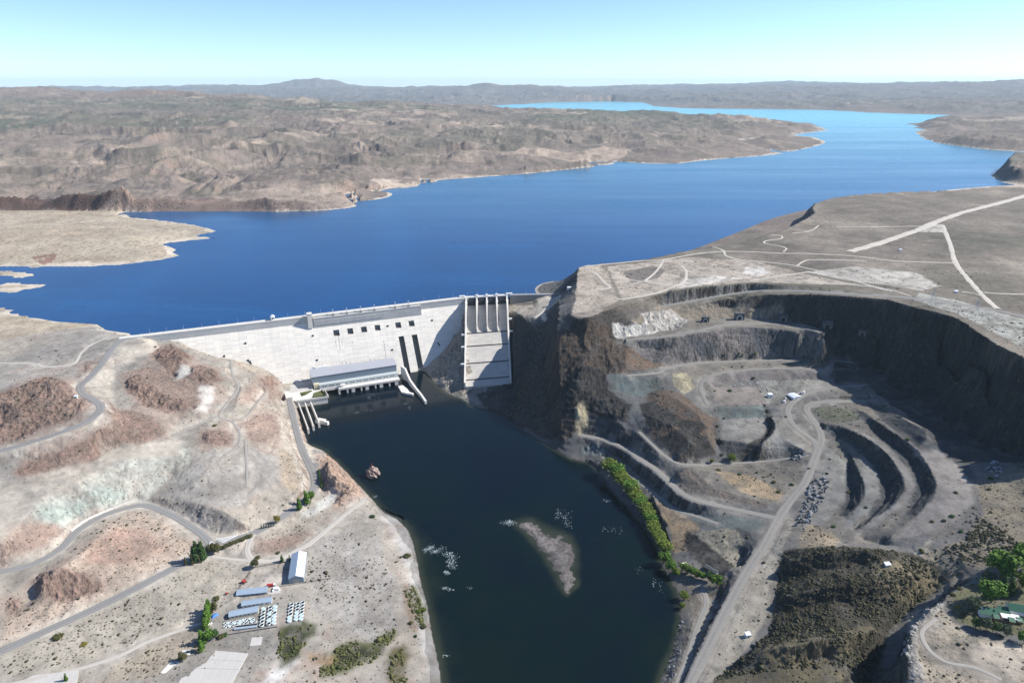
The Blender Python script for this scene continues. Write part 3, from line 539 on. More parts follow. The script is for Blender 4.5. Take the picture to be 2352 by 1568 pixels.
patch(DSAND, .4, .2, (1590,1065),(1760,1058),(1850,1065),(1845,1100),(1800,1160),(1700,1160),(1600,1140),(1560,1110)); patch((.275,.215,.145), .6, .2, (1640,1080),(1720,1090),(1800,1130),(1790,1150),(1700,1130)); patch((.115,.10,.088), .4, .6, (1548,1100),(1575,1075),(1600,1085),(1640,1120),(1700,1140),(1770,1160),(1750,1168),(1640,1140),(1560,1128))
patch((.255,.195,.13), .5, .3, (1500,1150),(1560,1170),(1610,1200),(1590,1260),(1550,1270),(1540,1220)); patch(TEAL, .2, .2, (1550,1165),(1640,1185),(1760,1195),(1740,1215),(1640,1215),(1600,1200)); patch((.22,.205,.165), .7, .3, (1610,1220),(1700,1215),(1715,1260),(1700,1310),(1640,1300),(1600,1260)); patch(BLACK, .5, .5, (1575,1215),(1600,1230),(1640,1260),(1690,1300),(1660,1325),(1600,1290),(1570,1255)); patch(DUMP, .3, .6, (1680,1205),(1720,1220),(1728,1240),(1712,1290),(1700,1300),(1708,1240)); patch(DTAN, .4, .2, (1585,1340),(1650,1345),(1640,1390),(1610,1450),(1580,1520),(1550,1567),(1530,1567),(1570,1450),(1590,1390)); patch(BLACK, .5, .6, (1650,1350),(1720,1290),(1700,1330),(1650,1420),(1610,1510),(1590,1530),(1620,1440)); patch((.15,.145,.135), .2, 1, (1510,1567),(1545,1490),(1562,1420),(1575,1440),(1560,1510),(1535,1567))
patch((.250,.230,.195), .35, .1, (1800,1185),(1830,1190),(1800,1250),(1775,1330),(1760,1420),(1720,1480),(1640,1567),(1600,1567),(1660,1430),(1720,1320),(1770,1230))
patch((.185,.182,.172), .1, .05, (1880,1010),(1920,1040),(1945,1060),(1940,1140),(1900,1200),(1870,1220),(1840,1230),(1860,1130),(1890,1050)); patch((.052,.056,.060), .1, .45, (1950,1042),(1945,1080),(1943,1150),(1925,1185),(1965,1165),(1987,1140),(1984,1108),(1966,1074)); patch((.165,.165,.158), .05, .05, (1975,1050),(2005,1070),(2022,1100),(2018,1140),(1998,1172),(1960,1205),(1930,1225),(1968,1168),(1988,1140),(1985,1108)); patch((.050,.054,.058), .25, .45, (1890,975),(1940,985),(1968,998),(2011,1020),(2045,1052),(2074,1096),(2077,1125),(2054,1153),(2008,1188),(1995,1178),(2018,1140),(2022,1100),(1998,1062),(1968,1033),(1920,1003)); patch((.11,.115,.085), .9, .3, (1865,940),(1890,932),(1960,942),(1975,965),(1930,970),(1880,962)); patch((.19,.18,.17), .05, .05, (1931,968),(1968,988),(2011,1008),(2045,1036),(2083,1078),(2100,1112),(2080,1155),(2025,1195),(1968,1235),(1940,1250),(2010,1190),(2056,1153),(2078,1125),(2074,1094),(2044,1050),(2010,1018)); patch((.050,.054,.058), .25, .45, (1968,942),(1992,953),(2040,988),(2080,1015),(2118,1048),(2140,1082),(2150,1112),(2145,1138),(2100,1190),(2085,1162),(2104,1120),(2100,1098),(2085,1072),(2048,1032),(2014,1002)); patch((.205,.19,.178), .05, .05, (1985,930),(2025,962),(2065,995),(2105,1025),(2150,1030),(2190,1060),(2230,1110),(2238,1150),(2190,1205),(2100,1230),(2060,1235),(2148,1140),(2152,1112),(2140,1078),(2080,1010),(2040,984)); patch((.052,.056,.060), .15, .45, (1990,924),(2042,942),(2090,972),(2127,990),(2125,1008),(2105,1026),(2065,996),(2025,966)); patch((.085,.088,.09), .15, .2, (2105,1028),(2150,1014),(2190,1024),(2222,1062),(2240,1098),(2225,1100),(2190,1058),(2150,1032)); patch((.20,.165,.145), .3, .1, (2060,925),(2085,945),(2120,980),(2105,975),(2060,950))  # terrace faces: shade of the slopes put into dark colour bands
patch((.026,.026,.028), .3, .6, (1798,680),(1868,679),(1951,683),(2035,690),(2085,704),(2135,716),(2185,731),(2218,748),(2251,770),(2285,795),(2318,812),(2352,830),(2460,900),(2460,1050),(2352,1055),(2300,1035),(2220,1000),(2150,955),(2090,915),(2030,870),(1985,845),(1915,845),(1925,790),(1930,765),(1880,755),(1815,735)); patch((.045,.046,.05), .4, .3, (1910,850),(1985,845),(2030,870),(2090,915),(2150,955),(2220,1000),(2300,1035),(2352,1055),(2200,1062),(2130,1000),(2080,950),(2000,890),(1920,882))  # quarry shadow painted into the wall and floor colour
patch((.135,.13,.125), .5, .2, (1930,1250),(2060,1235),(2150,1225),(2210,1190),(2240,1150),(2260,1180),(2220,1240),(2120,1270),(1980,1270)); patch((.25,.205,.15), .7, .2, (1860,1200),(1900,1215),(1930,1240),(1900,1275),(1830,1280),(1840,1230)); patch((.19,.165,.125), 1, .3, (2240,1100),(2352,1060),(2460,1060),(2460,1290),(2300,1295),(2210,1310),(2100,1300),(2120,1270),(2220,1240),(2260,1180)); patch((.29,.265,.215), .2, .1, (2110,1265),(2135,1235),(2150,1235),(2135,1262),(2085,1290),(2060,1285))
patch((.046,.043,.034), 1, .66, (1800,1265),(1960,1255),(2100,1270),(2180,1310),(2160,1340),(2090,1400),(2040,1450),(1980,1640),(1600,1640),(1640,1560),(1700,1510),(1770,1450),(1785,1350)); patch((.135,.115,.075), 1, .3, (2010,1290),(2120,1290),(2210,1315),(2110,1385),(2040,1380),(2000,1330)); patch((.115,.100,.066), 1, .3, (1760,1475),(1880,1460),(2000,1440),(2020,1445),(1960,1500),(1900,1640),(1620,1640),(1650,1560),(1720,1510))
patch((.31,.27,.215), 1, .4, (2090,1402),(2130,1395),(2160,1400),(2230,1460),(2352,1480),(2460,1480),(2460,1640),(2080,1640),(2078,1480)); patch((.42,.37,.305), .45, .1, (2220,1480),(2300,1475),(2352,1490),(2352,1567),(2270,1567),(2220,1520)); patch((.10,.10,.06), .9, .2, (2170,1385),(2220,1340),(2352,1330),(2460,1330),(2460,1470),(2280,1450),(2200,1430))

patch((.29,.275,.25), .6, .9, (2086,1470),(2090,1430),(2110,1405),(2140,1392),(2165,1384),(2160,1398),(2125,1420),(2110,1450),(2106,1500),(2125,1567),(2130,1640),(2085,1640))
# ---------------------------------------------------------------- the ground mesh: fine near the eye, coarser with distance
th = np.concatenate([np.radians(np.linspace(-62, -40.5, 60, endpoint=False)), np.radians(np.linspace(-40.5, 40.5, 1440)), np.radians(np.linspace(40.5, 62, 61)[1:])])
rr = [330.0]
while rr[-1] < 60000:
    r_ = rr[-1]
    rr.append(r_ * (1.0021 if r_ < 1900 else 1.0042 if r_ < 3800 else 1.008 if r_ < 14000 else 1.010))
rr = np.array(rr)
GX = (rr[:, None] * np.sin(th)[None, :]); GY = (rr[:, None] * np.cos(th)[None, :])
nr, nt = GX.shape
X = GX.ravel(); Y = GY.ravel()
H = ground_smooth(X, Y)
D = np.hypot(X, Y)

RG = np.zeros((near.ny, near.nx))
# patches on the near grid
pc = np.zeros((near.ny, near.nx, 3)); pa = np.zeros((near.ny, near.nx)); ps = np.zeros((near.ny, near.nx)); pr = np.zeros((near.ny, near.nx))
wl_ = np.where(nx_ < 0, 8.0, 2.6)
wx = nx_ + fbm(nx_, ny_, 26, 4, 5, .6) * wl_; wy = ny_ + fbm(nx_, ny_, 26, 4, 9, .6) * wl_
FARP = []
for colr, scr, rock, uv in PATCH:
    w_ = hit(uv)
    x0, y0 = w_[:, 0].min() - 10, w_[:, 1].min() - 10; x1, y1 = w_[:, 0].max() + 10, w_[:, 1].max() + 10
    if y1 > near.y0 + (near.ny - 1) * near.d or x1 > near.x0 + (near.nx - 1) * near.d or x0 < near.x0: FARP.append((colr, scr, rock, w_))
    i0 = max(0, int((x0 - near.x0) / near.d)); i1 = min(near.nx, int((x1 - near.x0) / near.d) + 2)
    j0 = max(0, int((y0 - near.y0) / near.d)); j1 = min(near.ny, int((y1 - near.y0) / near.d) + 2)
    if i1 <= i0 or j1 <= j0: continue
    m_ = inpoly(wx[j0:j1, i0:i1], wy[j0:j1, i0:i1], w_)
    if colr[0] > colr[1] * 1.28 and w_[:, 0].mean() < 0: RG[j0:j1, i0:i1][m_] = 1
    pc[j0:j1, i0:i1][m_] = colr; pa[j0:j1, i0:i1][m_] = 1; ps[j0:j1, i0:i1][m_] = scr; pr[j0:j1, i0:i1][m_] = rock
pr = blur(pr, 3)
soft = np.where(nx_ < 0, 1.0, 0.0)
pa_b = blur(pa, 2); pc_b = np.stack([blur(pc[:, :, k], 2) for k in range(3)], 2); ps_b = blur(ps, 2)
pa = pa * (1 - soft) + pa_b * soft; pc = pc * (1 - soft[:, :, None]) + pc_b * soft[:, :, None]; ps = ps * (1 - soft) + ps_b * soft

n1 = fbm(X, Y, 900, 4, 1); n2 = fbm(X, Y, 160, 4, 2); n3 = fbm(X, Y, 40, 3, 3)
isnear = near.inside(X, Y, 8)
left = X < (-60 + (Y - 1440) * -.05)
rock = np.where(isnear, near.sample(pr, X, Y), 0.0)
rmask = np.where(isnear, near.sample(roadmask, X, Y), 0.0)
xd = 0.385877 * X - 0.92255 * Y  # rough side of the dam line: grows downstream
lakeside = np.clip((H - 118.5) / 35.0, 0, 1)
onmesa = (H > 160) & (H < 201) & (X > 60) & (D < 3800)
# hills: ridges and gullies that fade out at the water line
hill = np.where((D > 2100) & ~onmesa & (H > 116), np.clip((H - 118.5) / 55.0, 0, 1) * np.clip((Y - 2300) / 500, 0, 1), 0.0)
wxx = X + fbm(X, Y, 700, 3, 41) * 260; wyy = Y + fbm(X, Y, 700, 3, 43) * 260
rg = (ridged(wxx, wyy, 620, 5, 51, .52) - 0.62)
hill_far = np.clip((D - 6500) / 9000, 0, 1)
H = H + hill * (rg * 120 * (1 - hill_far * .2) + (.62 - ridged(wxx * .6 + X * .4, wyy * .6 + Y * .4, 260, 5, 57)) * 75 * np.clip(1.2 - D / 9000, 0, 1) + fbm(X, Y, 75, 3, 61) * 6 * np.clip(1 - D / 9000, 0, 1)) + hill * hill_far * ((ridged(wxx, wyy, 3600, 5, 71) - .6) * (210 + 130 * np.clip((D - 29000) / 5000, 0, 1)) + (ridged(X, Y, 1300, 4, 73) - .6) * 70)
# rock outcrops, cliffs and rough slopes close by
gx_ = np.gradient(H.reshape(nr, nt), axis=0) / np.gradient(rr)[:, None]
gt_ = np.gradient(H.reshape(nr, nt), axis=1) / (np.gradient(th)[None, :] * rr[:, None])
slope = np.hypot(gx_, gt_).ravel()
steep = np.clip((slope - 0.55) / 0.6, 0, 1)
quiet = (1 - rmask) * np.clip((D - 300) / 100, 0, 1)
dry = np.where(isnear, np.clip((H - 0.5) / 6, 0, 1), 1.0) * np.where((H > 112) & (H < 118.6) & (D > 1350), 0, 1)
rz = (ridged(X + n3 * 12, Y, 38, 4, 81, .55) - .55) * 15 + (ridged(X, Y, 11, 3, 91) - .55) * 4.5
rz2 = (ridged(X + n3 * 6, Y + n3 * 6, 24, 4, 85, .6) - .55) * 9
amp = np.clip(np.maximum(rock - .5, 0) * 1.9, 0, 1)
H = H + np.where(isnear, quiet * dry * (amp * rz + np.clip(steep * .8 + rock * .25, 0, 1) * (1 - amp) * rz2 * .6 + fbm(X, Y, 9, 3, 95) * .28 + n3 * .7), 0.0)
gul = ridged(X + n3 * 20, Y + fbm(X, Y, 33, 2, 8) * 16, 34, 4, 97, .55) - .6
H = np.where(isnear, H - quiet * dry * np.clip(gul, -.1, .4) * np.clip((slope - .05) * 16, 0, 7) * (1 - amp) * np.where(left, 1.0, .55), H)
bar = inpoly(X, Y, offset(BAR, 8)) | inpoly(X, Y, offset(BAR, -8))
H = np.where(bar, H + fbm(X, Y, 9, 4, 12, .6) * 1.0 + .05, H)
H = np.where(~isnear & onmesa, H + n3 * .6, H)
H = np.where(isnear & (rmask > .5), H - 0.25, H)

H = np.where(isnear, H + quiet * dry * np.clip(steep * 1.2 + amp * .5, 0, 1) * 1.25 * np.sin(H / 7.0 * 6.283 + n3 * 5), H)      # ledges of the rock beds
# ---------------------------------------------------------------- colours
def mix(a, b, t): return a + (b - a) * np.clip(t, 0, 1)[:, None]
C3 = lambda c: np.array(c)[None, :]
colr = np.zeros((len(X), 3)); scrub = np.full(len(X), .5)
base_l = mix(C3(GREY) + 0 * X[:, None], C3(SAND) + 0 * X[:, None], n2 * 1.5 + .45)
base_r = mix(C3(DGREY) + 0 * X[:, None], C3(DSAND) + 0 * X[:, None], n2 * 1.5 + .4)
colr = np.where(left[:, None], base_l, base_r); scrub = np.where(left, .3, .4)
mesac = mix(C3(MC) + 0 * X[:, None], C3((.235,.205,.168)) + 0 * X[:, None], n2 * 1.6 + n1 * .7 + .2)
mesac = mix(mesac, C3((.125,.117,.094)), (fbm(X, Y, 420, 4, 15) - .1) * 2.2)
colr = np.where(onmesa[:, None], mesac, colr); scrub = np.where(onmesa, .75, scrub)
RGb = np.where(isnear, near.sample(blur(RG, 90), X, Y), 0)
colr = mix(colr, C3((.255,.190,.155)), np.where(left, np.clip((RGb * 2.2 + n3 * .8 + fbm(X, Y, 18, 3, 19) * .6 - .25) * 1.3, 0, .62), 0))
# far hills
hz = np.clip((H - 118) / 220, 0, 1)
hc = mix(C3((.235,.192,.165)) + 0 * X[:, None], C3((.175,.146,.128)) + 0 * X[:, None], n2 * 1.4 + n1 * .8 + .5)
hc = mix(hc, C3((.120,.125,.095)), np.clip((fbm(X, Y, 1500, 4, 25) + .30) * 2.0, 0, 1) * np.clip((H - 150) / 80, 0, 1) * np.clip(1.25 - slope * 2.0, 0, 1) * np.clip((430 - H) / 80, 0, 1))
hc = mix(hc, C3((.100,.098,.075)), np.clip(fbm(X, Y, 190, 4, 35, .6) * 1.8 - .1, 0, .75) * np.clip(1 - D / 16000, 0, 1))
hc = mix(hc, C3((.37,.30,.245)), np.clip((ridged(wxx, wyy, 420, 4, 29) - .60) * 4, 0, 1) * np.clip(fbm(X, Y, 900, 3, 33) * 2.4 + .15, 0, 1))
hc = mix(hc, C3((.24,.165,.125)), np.clip((H - 380) / 120, 0, 1) * .8)
hc = mix(hc, C3((.165,.158,.162)), np.clip((D - 12500) / 6000, 0, 1) * .8)  # distance haze put into the colour, greying the far land
pen = (D > 1500) & (X < -450) & (Y < 2560) & (H > 112)
pcx = mix(C3((.42,.36,.28)) + 0 * X[:, None], C3((.33,.27,.205)) + 0 * X[:, None], n2 * 1.4 + .4)
hillm = (D > 2050) & ~onmesa
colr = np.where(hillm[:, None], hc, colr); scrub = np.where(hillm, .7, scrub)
colr = np.where(pen[:, None], pcx, colr); scrub = np.where(pen, .85, scrub)
# steep ground shows its rock
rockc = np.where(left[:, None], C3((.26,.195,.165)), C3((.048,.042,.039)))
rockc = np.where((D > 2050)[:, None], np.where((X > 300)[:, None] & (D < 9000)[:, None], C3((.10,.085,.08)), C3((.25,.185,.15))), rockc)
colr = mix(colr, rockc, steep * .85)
scrub = scrub * (1 - steep * .8)
# bleached ring at the lake's edge
ring = np.where((D > 1300) & (D < 9000) & (H > 114) & (H < 119.6 + n3 * 2.2 + n2 * 1.5) & ~((X > 100) & (D < 3000)), 1.0, 0.0)
colr = mix(colr, C3((.47,.42,.35)), ring * .8); scrub = scrub * (1 - ring)
# patches
n4 = fbm(X, Y, 13, 4, 21, .6)
PA = np.where(isnear, near.sample(pa, X, Y), 0.0) * np.where(left, np.clip(.90 + n4 * .8, .4, 1), np.clip(.95 + n4 * .9, .35, 1)); PS = near.sample(ps, X, Y)
PC = np.stack([near.sample(pc[:, :, k] , X, Y) for k in range(3)], 1) / np.maximum(near.sample(pa, X, Y), 1e-3)[:, None]
var = (1 + n3 * .26 + n2 * .18 + n4 * np.where(isnear, .24, .1))[:, None]
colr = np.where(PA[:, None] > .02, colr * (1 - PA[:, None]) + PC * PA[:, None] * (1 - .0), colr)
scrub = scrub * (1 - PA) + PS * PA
rockfar = np.zeros(len(X))
for c_, s_, r_, w_ in FARP:
    k = ~isnear & (D < 7500) & inpoly(X + n3 * 10 + n2 * 40, Y + n3 * 10 + n2 * 40, w_) & (n2 + n3 * .5 > -.32)
    colr[k] = c_; scrub[k] = s_; rockfar[k] = r_
sh_ = np.where(isnear, np.clip(near.sample(blur(roadmask, 5), X, Y) * 1.8, 0, 1) * np.clip(.55 + n4 * 1.6, 0, 1) * .7, 0)
colr = mix(colr, np.where(left[:, None], C3((.37,.34,.295)), C3((.215,.20,.18))), sh_); scrub = scrub * (1 - sh_)
colr = colr * var
wet = np.where(isnear & (H < 1.2 + n3) & (H > -3), 1.0, 0.0)
colr = mix(colr, colr * .62, wet)
colr = np.where((isnear & (H < .2))[:, None], C3((.03,.035,.03)), colr)
scrub = scrub * (1 - rmask) * np.where(isnear & (H < 1.5), 0, 1)

def grid_mesh(name, Xv, Yv, Zv, nr, nt, mat):
    me = bpy.data.meshes.new(name)
    co = np.empty((len(Xv), 3), np.float32); co[:, 0] = Xv; co[:, 1] = Yv; co[:, 2] = Zv
    i = np.arange((nr - 1) * (nt - 1)); a = (i // (nt - 1)) * nt + i % (nt - 1)
    f = np.stack([a, a + nt, a + nt + 1, a + 1], 1).astype(np.int32)
    me.vertices.add(len(co)); me.vertices.foreach_set("co", co.ravel())
    me.loops.add(f.size); me.loops.foreach_set("vertex_index", f.ravel())
    me.polygons.add(len(f)); me.polygons.foreach_set("loop_start", np.arange(0, f.size, 4, dtype=np.int32))
    me.update(calc_edges=True)
    me.polygons.foreach_set("use_smooth", np.ones(len(f), bool))
    me.materials.append(mat)
    o = bpy.data.objects.new(name, me); col.objects.link(o)
    return o

# ---------------------------------------------------------------- materials
class NT:
    def __init__(s, name):
        s.m = bpy.data.materials.new(name); s.m.use_nodes = True
        s.t = s.m.node_tree; s.b = s.t.nodes["Principled BSDF"]; s.out = s.t.nodes["Material Output"]
    def n(s, kind, **kw):
        nd = s.t.nodes.new(kind)
        for k, v in kw.items():
            if k.startswith("i_"): nd.inputs[k[2:].replace("_", " ")].default_value = v
            else: setattr(nd, k, v)
        return nd
    def l(s, a, b): s.t.links.new(a, b)
    def math(s, op, a, b=None, c=None, clamp=False):
        nd = s.t.nodes.new("ShaderNodeMath"); nd.operation = op; nd.use_clamp = clamp
        for i, q in enumerate((a, b, c)):
            if q is None: continue
            if isinstance(q, (int, float)): nd.inputs[i].default_value = q
            else: s.l(q, nd.inputs[i])
        return nd.outputs[0]
    def mixc(s, fac, a, b, mode='MIX'):
        nd = s.t.nodes.new("ShaderNodeMix"); nd.data_type = 'RGBA'; nd.blend_type = mode
        for i, q in ((0, fac), (6, a), (7, b)):
            if isinstance(q, (int, float)): nd.inputs[i].default_value = q
            elif isinstance(q, tuple): nd.inputs[i].default_value = q if len(q) == 4 else q + (1.0,)
            else: s.l(q, nd.inputs[i])
        return nd.outputs[2]
    def noise(s, vec, scale, detail=4, rough=.55, dist=0.0):
        nd = s.n("ShaderNodeTexNoise"); nd.inputs["Scale"].default_value = scale; nd.inputs["Detail"].default_value = detail
        nd.inputs["Roughness"].default_value = rough; nd.inputs["Distortion"].default_value = dist
        if vec is not None: s.l(vec, nd.inputs["Vector"])
        return nd
    def scaled(s, vec, sc, rot=(0, 0, 0)):
        nd = s.n("ShaderNodeMapping"); nd.inputs["Scale"].default_value = sc; nd.inputs["Rotation"].default_value = rot
        s.l(vec, nd.inputs["Vector"]); return nd.outputs[0]
    def ramp(s, fac, *stops):
        nd = s.n("ShaderNodeValToRGB"); e = nd.color_ramp.elements
        while len(e) < len(stops): e.new(.5)
        for k, (p_, c_) in enumerate(stops):
            e[k].position = p_; e[k].color = c_ if len(c_) == 4 else tuple(c_) + (1.0,)
        s.l(fac, nd.inputs[0]); return nd.outputs[0]
    def bump(s, h, strength=.4, dist=1.0):
        nd = s.n("ShaderNodeBump"); nd.inputs["Strength"].default_value = strength if isinstance(strength, (int, float)) else 1
        if not isinstance(strength, (int, float)): s.l(strength, nd.inputs["Strength"])
        nd.inputs["Distance"].default_value = dist; s.l(h, nd.inputs["Height"]); s.l(nd.outputs[0], s.b.inputs["Normal"]); return nd

def ground_material():
    g = NT("ground"); geo = g.n("ShaderNodeNewGeometry"); pos = geo.outputs["Position"]
    at = g.n("ShaderNodeAttribute", attribute_name="cover"); ma = g.n("ShaderNodeAttribute", attribute_name="detail")
    sep = g.n("ShaderNodeSeparateColor"); g.l(ma.outputs["Color"], sep.inputs[0])
    scr, rk, fa = sep.outputs[0], sep.outputs[1], sep.outputs[2]
    n_a = g.noise(pos, .11, 6, .65).outputs[0]; n_b = g.noise(pos, .7, 5, .7).outputs[0]; n_c = g.noise(pos, .012, 5, .6).outputs[0]
    k = g.math('ADD', g.math('ADD', g.math('MULTIPLY', n_a, .75), g.math('MULTIPLY', n_b, .75)), g.math('MULTIPLY', n_c, .5))
    c = g.mixc(1.0, at.outputs["Color"], g.ramp(g.math('MULTIPLY', k, .5), (.30, (.58, .58, .60)), (.5, (1, 1, 1)), (.70, (1.42, 1.40, 1.36))), 'MULTIPLY')
    # runs and gullies down steep rock
    st = g.noise(g.scaled(pos, (.22, .22, .018)), 1.0, 4, .6).outputs[0]
    c = g.mixc(g.math('MULTIPLY', rk, .75), c, g.mixc(1.0, c, g.ramp(st, (.32, (.45, .45, .47)), (.52, (1, 1, 1)), (.72, (1.5, 1.46, 1.4))), 'MULTIPLY'))
    # low desert bushes: near ones small, far ones seen as larger clumps
    wob = g.noise(pos, .5, 3, .7).outputs[1]
    def bushes(scale, lo, seed):
        vo = g.n("ShaderNodeTexVoronoi"); vo.inputs["Scale"].default_value = scale; vo.inputs["Randomness"].default_value = 1.0
        va = g.n("ShaderNodeVectorMath", operation='MULTIPLY_ADD'); g.l(wob, va.inputs[0]); va.inputs[1].default_value = (2.2 / (scale * 4),) * 3; g.l(g.scaled(pos, (1, 1, .15)), va.inputs[2])
        g.l(va.outputs[0], vo.inputs["Vector"])
        sc_ = g.n("ShaderNodeSeparateColor"); g.l(vo.outputs["Color"], sc_.inputs[0])
        dens_ = g.math('MULTIPLY', g.math('ADD', scr, g.math('MULTIPLY', g.math('SUBTRACT', n_c, .5), .9)), 1.0)
        on = g.math('LESS_THAN', sc_.outputs[0], dens_)
        r_ = g.math('MULTIPLY_ADD', sc_.outputs[1], .28, lo)
        return g.math('MULTIPLY', on, g.math('LESS_THAN', vo.outputs["Distance"], r_))
    b1 = bushes(.32, .16, 0); b2 = bushes(.085, .16, 1)
    c = g.mixc(g.math('MULTIPLY', b1, .62), c, (.075, .072, .045)); c = g.mixc(g.math('MULTIPLY', g.math('MULTIPLY', b2, fa), .58), c, (.085, .080, .055))
    g.l(c, g.b.inputs["Base Color"]); g.b.inputs["Roughness"].default_value = .95; g.b.inputs["Specular IOR Level"].default_value = .15
    hgt = g.math('ADD', g.math('MULTIPLY', n_a, 3.0), g.math('ADD', g.math('MULTIPLY', n_b, .9), g.math('MULTIPLY', g.math('MULTIPLY', st, rk), 4.0)))
    g.bump(hgt, g.math('MULTIPLY_ADD', rk, .75, .22), 1.0)
    return g.m

ground = grid_mesh("ground", X, Y, H, nr, nt, ground_material())
ground["kind"] = "structure"
ca = ground.data.color_attributes.new("cover", 'FLOAT_COLOR', 'POINT')
ca.data.foreach_set("color", np.concatenate([np.clip(colr, .01, .8), np.ones((len(X), 1))], 1).astype(np.float32).ravel())
cb = ground.data.color_attributes.new("detail", 'FLOAT_COLOR', 'POINT')
rkv = np.clip(np.maximum(rock, np.maximum(np.maximum(steep, rockfar), hill * .35)), 0, 1)
cb.data.foreach_set("color", np.stack([np.clip(scrub, 0, 1), rkv, np.clip((D - 1300) / 900, 0, 1), 1 + 0 * X], 1).astype(np.float32).ravel())

# exact height of the finished ground anywhere
_lt = np.interp
HH = H.reshape(nr, nt)
def ground_z(x, y):
    x = np.asarray(x, float); y = np.asarray(y, float)
    r = np.hypot(x, y); t = np.arctan2(x, y)
    fr = np.clip(np.interp(r, rr, np.arange(nr)), 0, nr - 1.001); ft = np.clip(np.interp(t, th, np.arange(nt)), 0, nt - 1.001)
    i = fr.astype(int); j = ft.astype(int); a = fr - i; b = ft - j
    return (HH[i, j] * (1 - b) + HH[i, j + 1] * b) * (1 - a) + (HH[i + 1, j] * (1 - b) + HH[i + 1, j + 1] * b) * a
def at(u, v):
    w_ = hit([(u, v)], ground_z)[0]
    return float(w_[0]), float(w_[1]), float(w_[2])

# ---------------------------------------------------------------- water
def poly_mesh(name, pts, mat, z=None):
    me = bpy.data.meshes.new(name)
    import bmesh
    bm = bmesh.new()
    v = [bm.verts.new((p[0], p[1], p[2] if z is None else z)) for p in pts]
    f = bm.faces.new(v)
    if f.normal.z < 0: f.normal_flip()
    bmesh.ops.triangulate(bm, faces=[f])
    for q in bm.faces:
        q.normal_update()
        if q.normal.z < 0: q.normal_flip()
    bm.to_mesh(me); bm.free(); me.materials.append(mat)
    o = bpy.data.objects.new(name, me); col.objects.link(o); o["kind"] = "structure"
    return o

def lake_material():
    g = NT("lake_water"); geo = g.n("ShaderNodeNewGeometry"); pos = geo.outputs["Position"]
    big = g.noise(g.scaled(pos, (.0011, .00055, 1), (0, 0, .5)), 1.0, 5, .6, .6).outputs[0]
    lanes = g.noise(g.scaled(pos, (.0006, .004, 1), (0, 0, .35)), 1.0, 4, .55, 1.2).outputs[0]
    c = g.ramp(big, (.32, (.0028, .040, .128)), (.55, (.0032, .049, .158)), (.75, (.005, .068, .20)))
    c = g.mixc(g.math('MULTIPLY', g.math('SUBTRACT', lanes, .50, clamp=True), 2.0, clamp=True), c, (.010, .095, .26))
    # milkier water in the upper lake
    sx = g.n("ShaderNodeSeparateXYZ"); g.l(pos, sx.inputs[0])
    fr = g.n("ShaderNodeMapRange"); g.l(sx.outputs[1], fr.inputs[0]); fr.inputs[1].default_value = 2000; fr.inputs[2].default_value = 10500
    c = g.mixc(g.math('POWER', fr.outputs[0], 1.05), c, (.13, .44, .53))
    g.l(c, g.b.inputs["Base Color"]); g.b.inputs["IOR"].default_value = 1.33
    g.l(g.math('MULTIPLY_ADD', lanes, .25, .12), g.b.inputs["Roughness"])
    w1 = g.noise(g.scaled(pos, (.05, .13, 1), (0, 0, .4)), 1.0, 5, .6).outputs[0]
    g.bump(w1, .10, 1.2)
    return g.m
def river_material():
    g = NT("river_water"); geo = g.n("ShaderNodeNewGeometry"); pos = geo.outputs["Position"]
    big = g.noise(pos, .006, 4, .6, .5).outputs[0]
    c = g.ramp(big, (.35, (.0014, .0052, .0120)), (.6, (.0018, .0072, .0110)), (.8, (.0034, .0110, .0100)))
    sh = g.n("ShaderNodeAttribute", attribute_name="shallow"); spx = g.n("ShaderNodeSeparateXYZ"); g.l(pos, spx.inputs[0])
    gr = g.n("ShaderNodeMapRange"); g.l(spx.outputs[1], gr.inputs[0]); gr.inputs[1].default_value = 1000; gr.inputs[2].default_value = 560
    c = g.mixc(g.math('MULTIPLY', gr.outputs[0], g.math('MULTIPLY_ADD', big, 1.6, -.35, clamp=True)), c, (.0048, .0125, .0075))
    c = g.mixc(sh.outputs["Fac"], c, (.030, .036, .024))
    g.l(c, g.b.inputs["Base Color"]); g.b.inputs["IOR"].default_value = 1.33; g.l(g.math('MULTIPLY_ADD', big, .16, .02), g.b.inputs["Roughness"]); g.b.inputs["Specular IOR Level"].default_value = .2
    w1 = g.noise(g.scaled(pos, (.22, .13, 1)), 1.0, 5, .65).outputs[0]; w2 = g.noise(pos, .03, 4, .6, .8).outputs[0]
    g.bump(g.math('ADD', g.math('MULTIPLY', w1, .5), w2), .16, .8)
    return g.m
inl = lambda *uv: [q[:2] + (118,) for q in PM(*uv)]
LAKE = [dam_xy(20, 5) + (118,), dam_xy(645, 5) + (118,), (DC[0], DC[1] - 4, 118), (112, 1466, 118), (150, 1490, 118)]
LAKE += inl((1350,632),(1430,622),(1560,606),(1640,588),(1740,572),(1830,545),(1880,512),(1900,482),(2000,470),(2200,462),(2352,458),(2600,450))
LAKE += [(14000, 9000, 118), (30000, 24000, 118), (-6000, 24000, 118), (-9000, 9000, 118), (-6000, 1900, 118)]
LAKE += [P(-330, 740, 118), P(-60, 755, 118), P(60, 752, 118), P(160, 764, 118), P(260, 773, 118), P(305, 775, 118)]
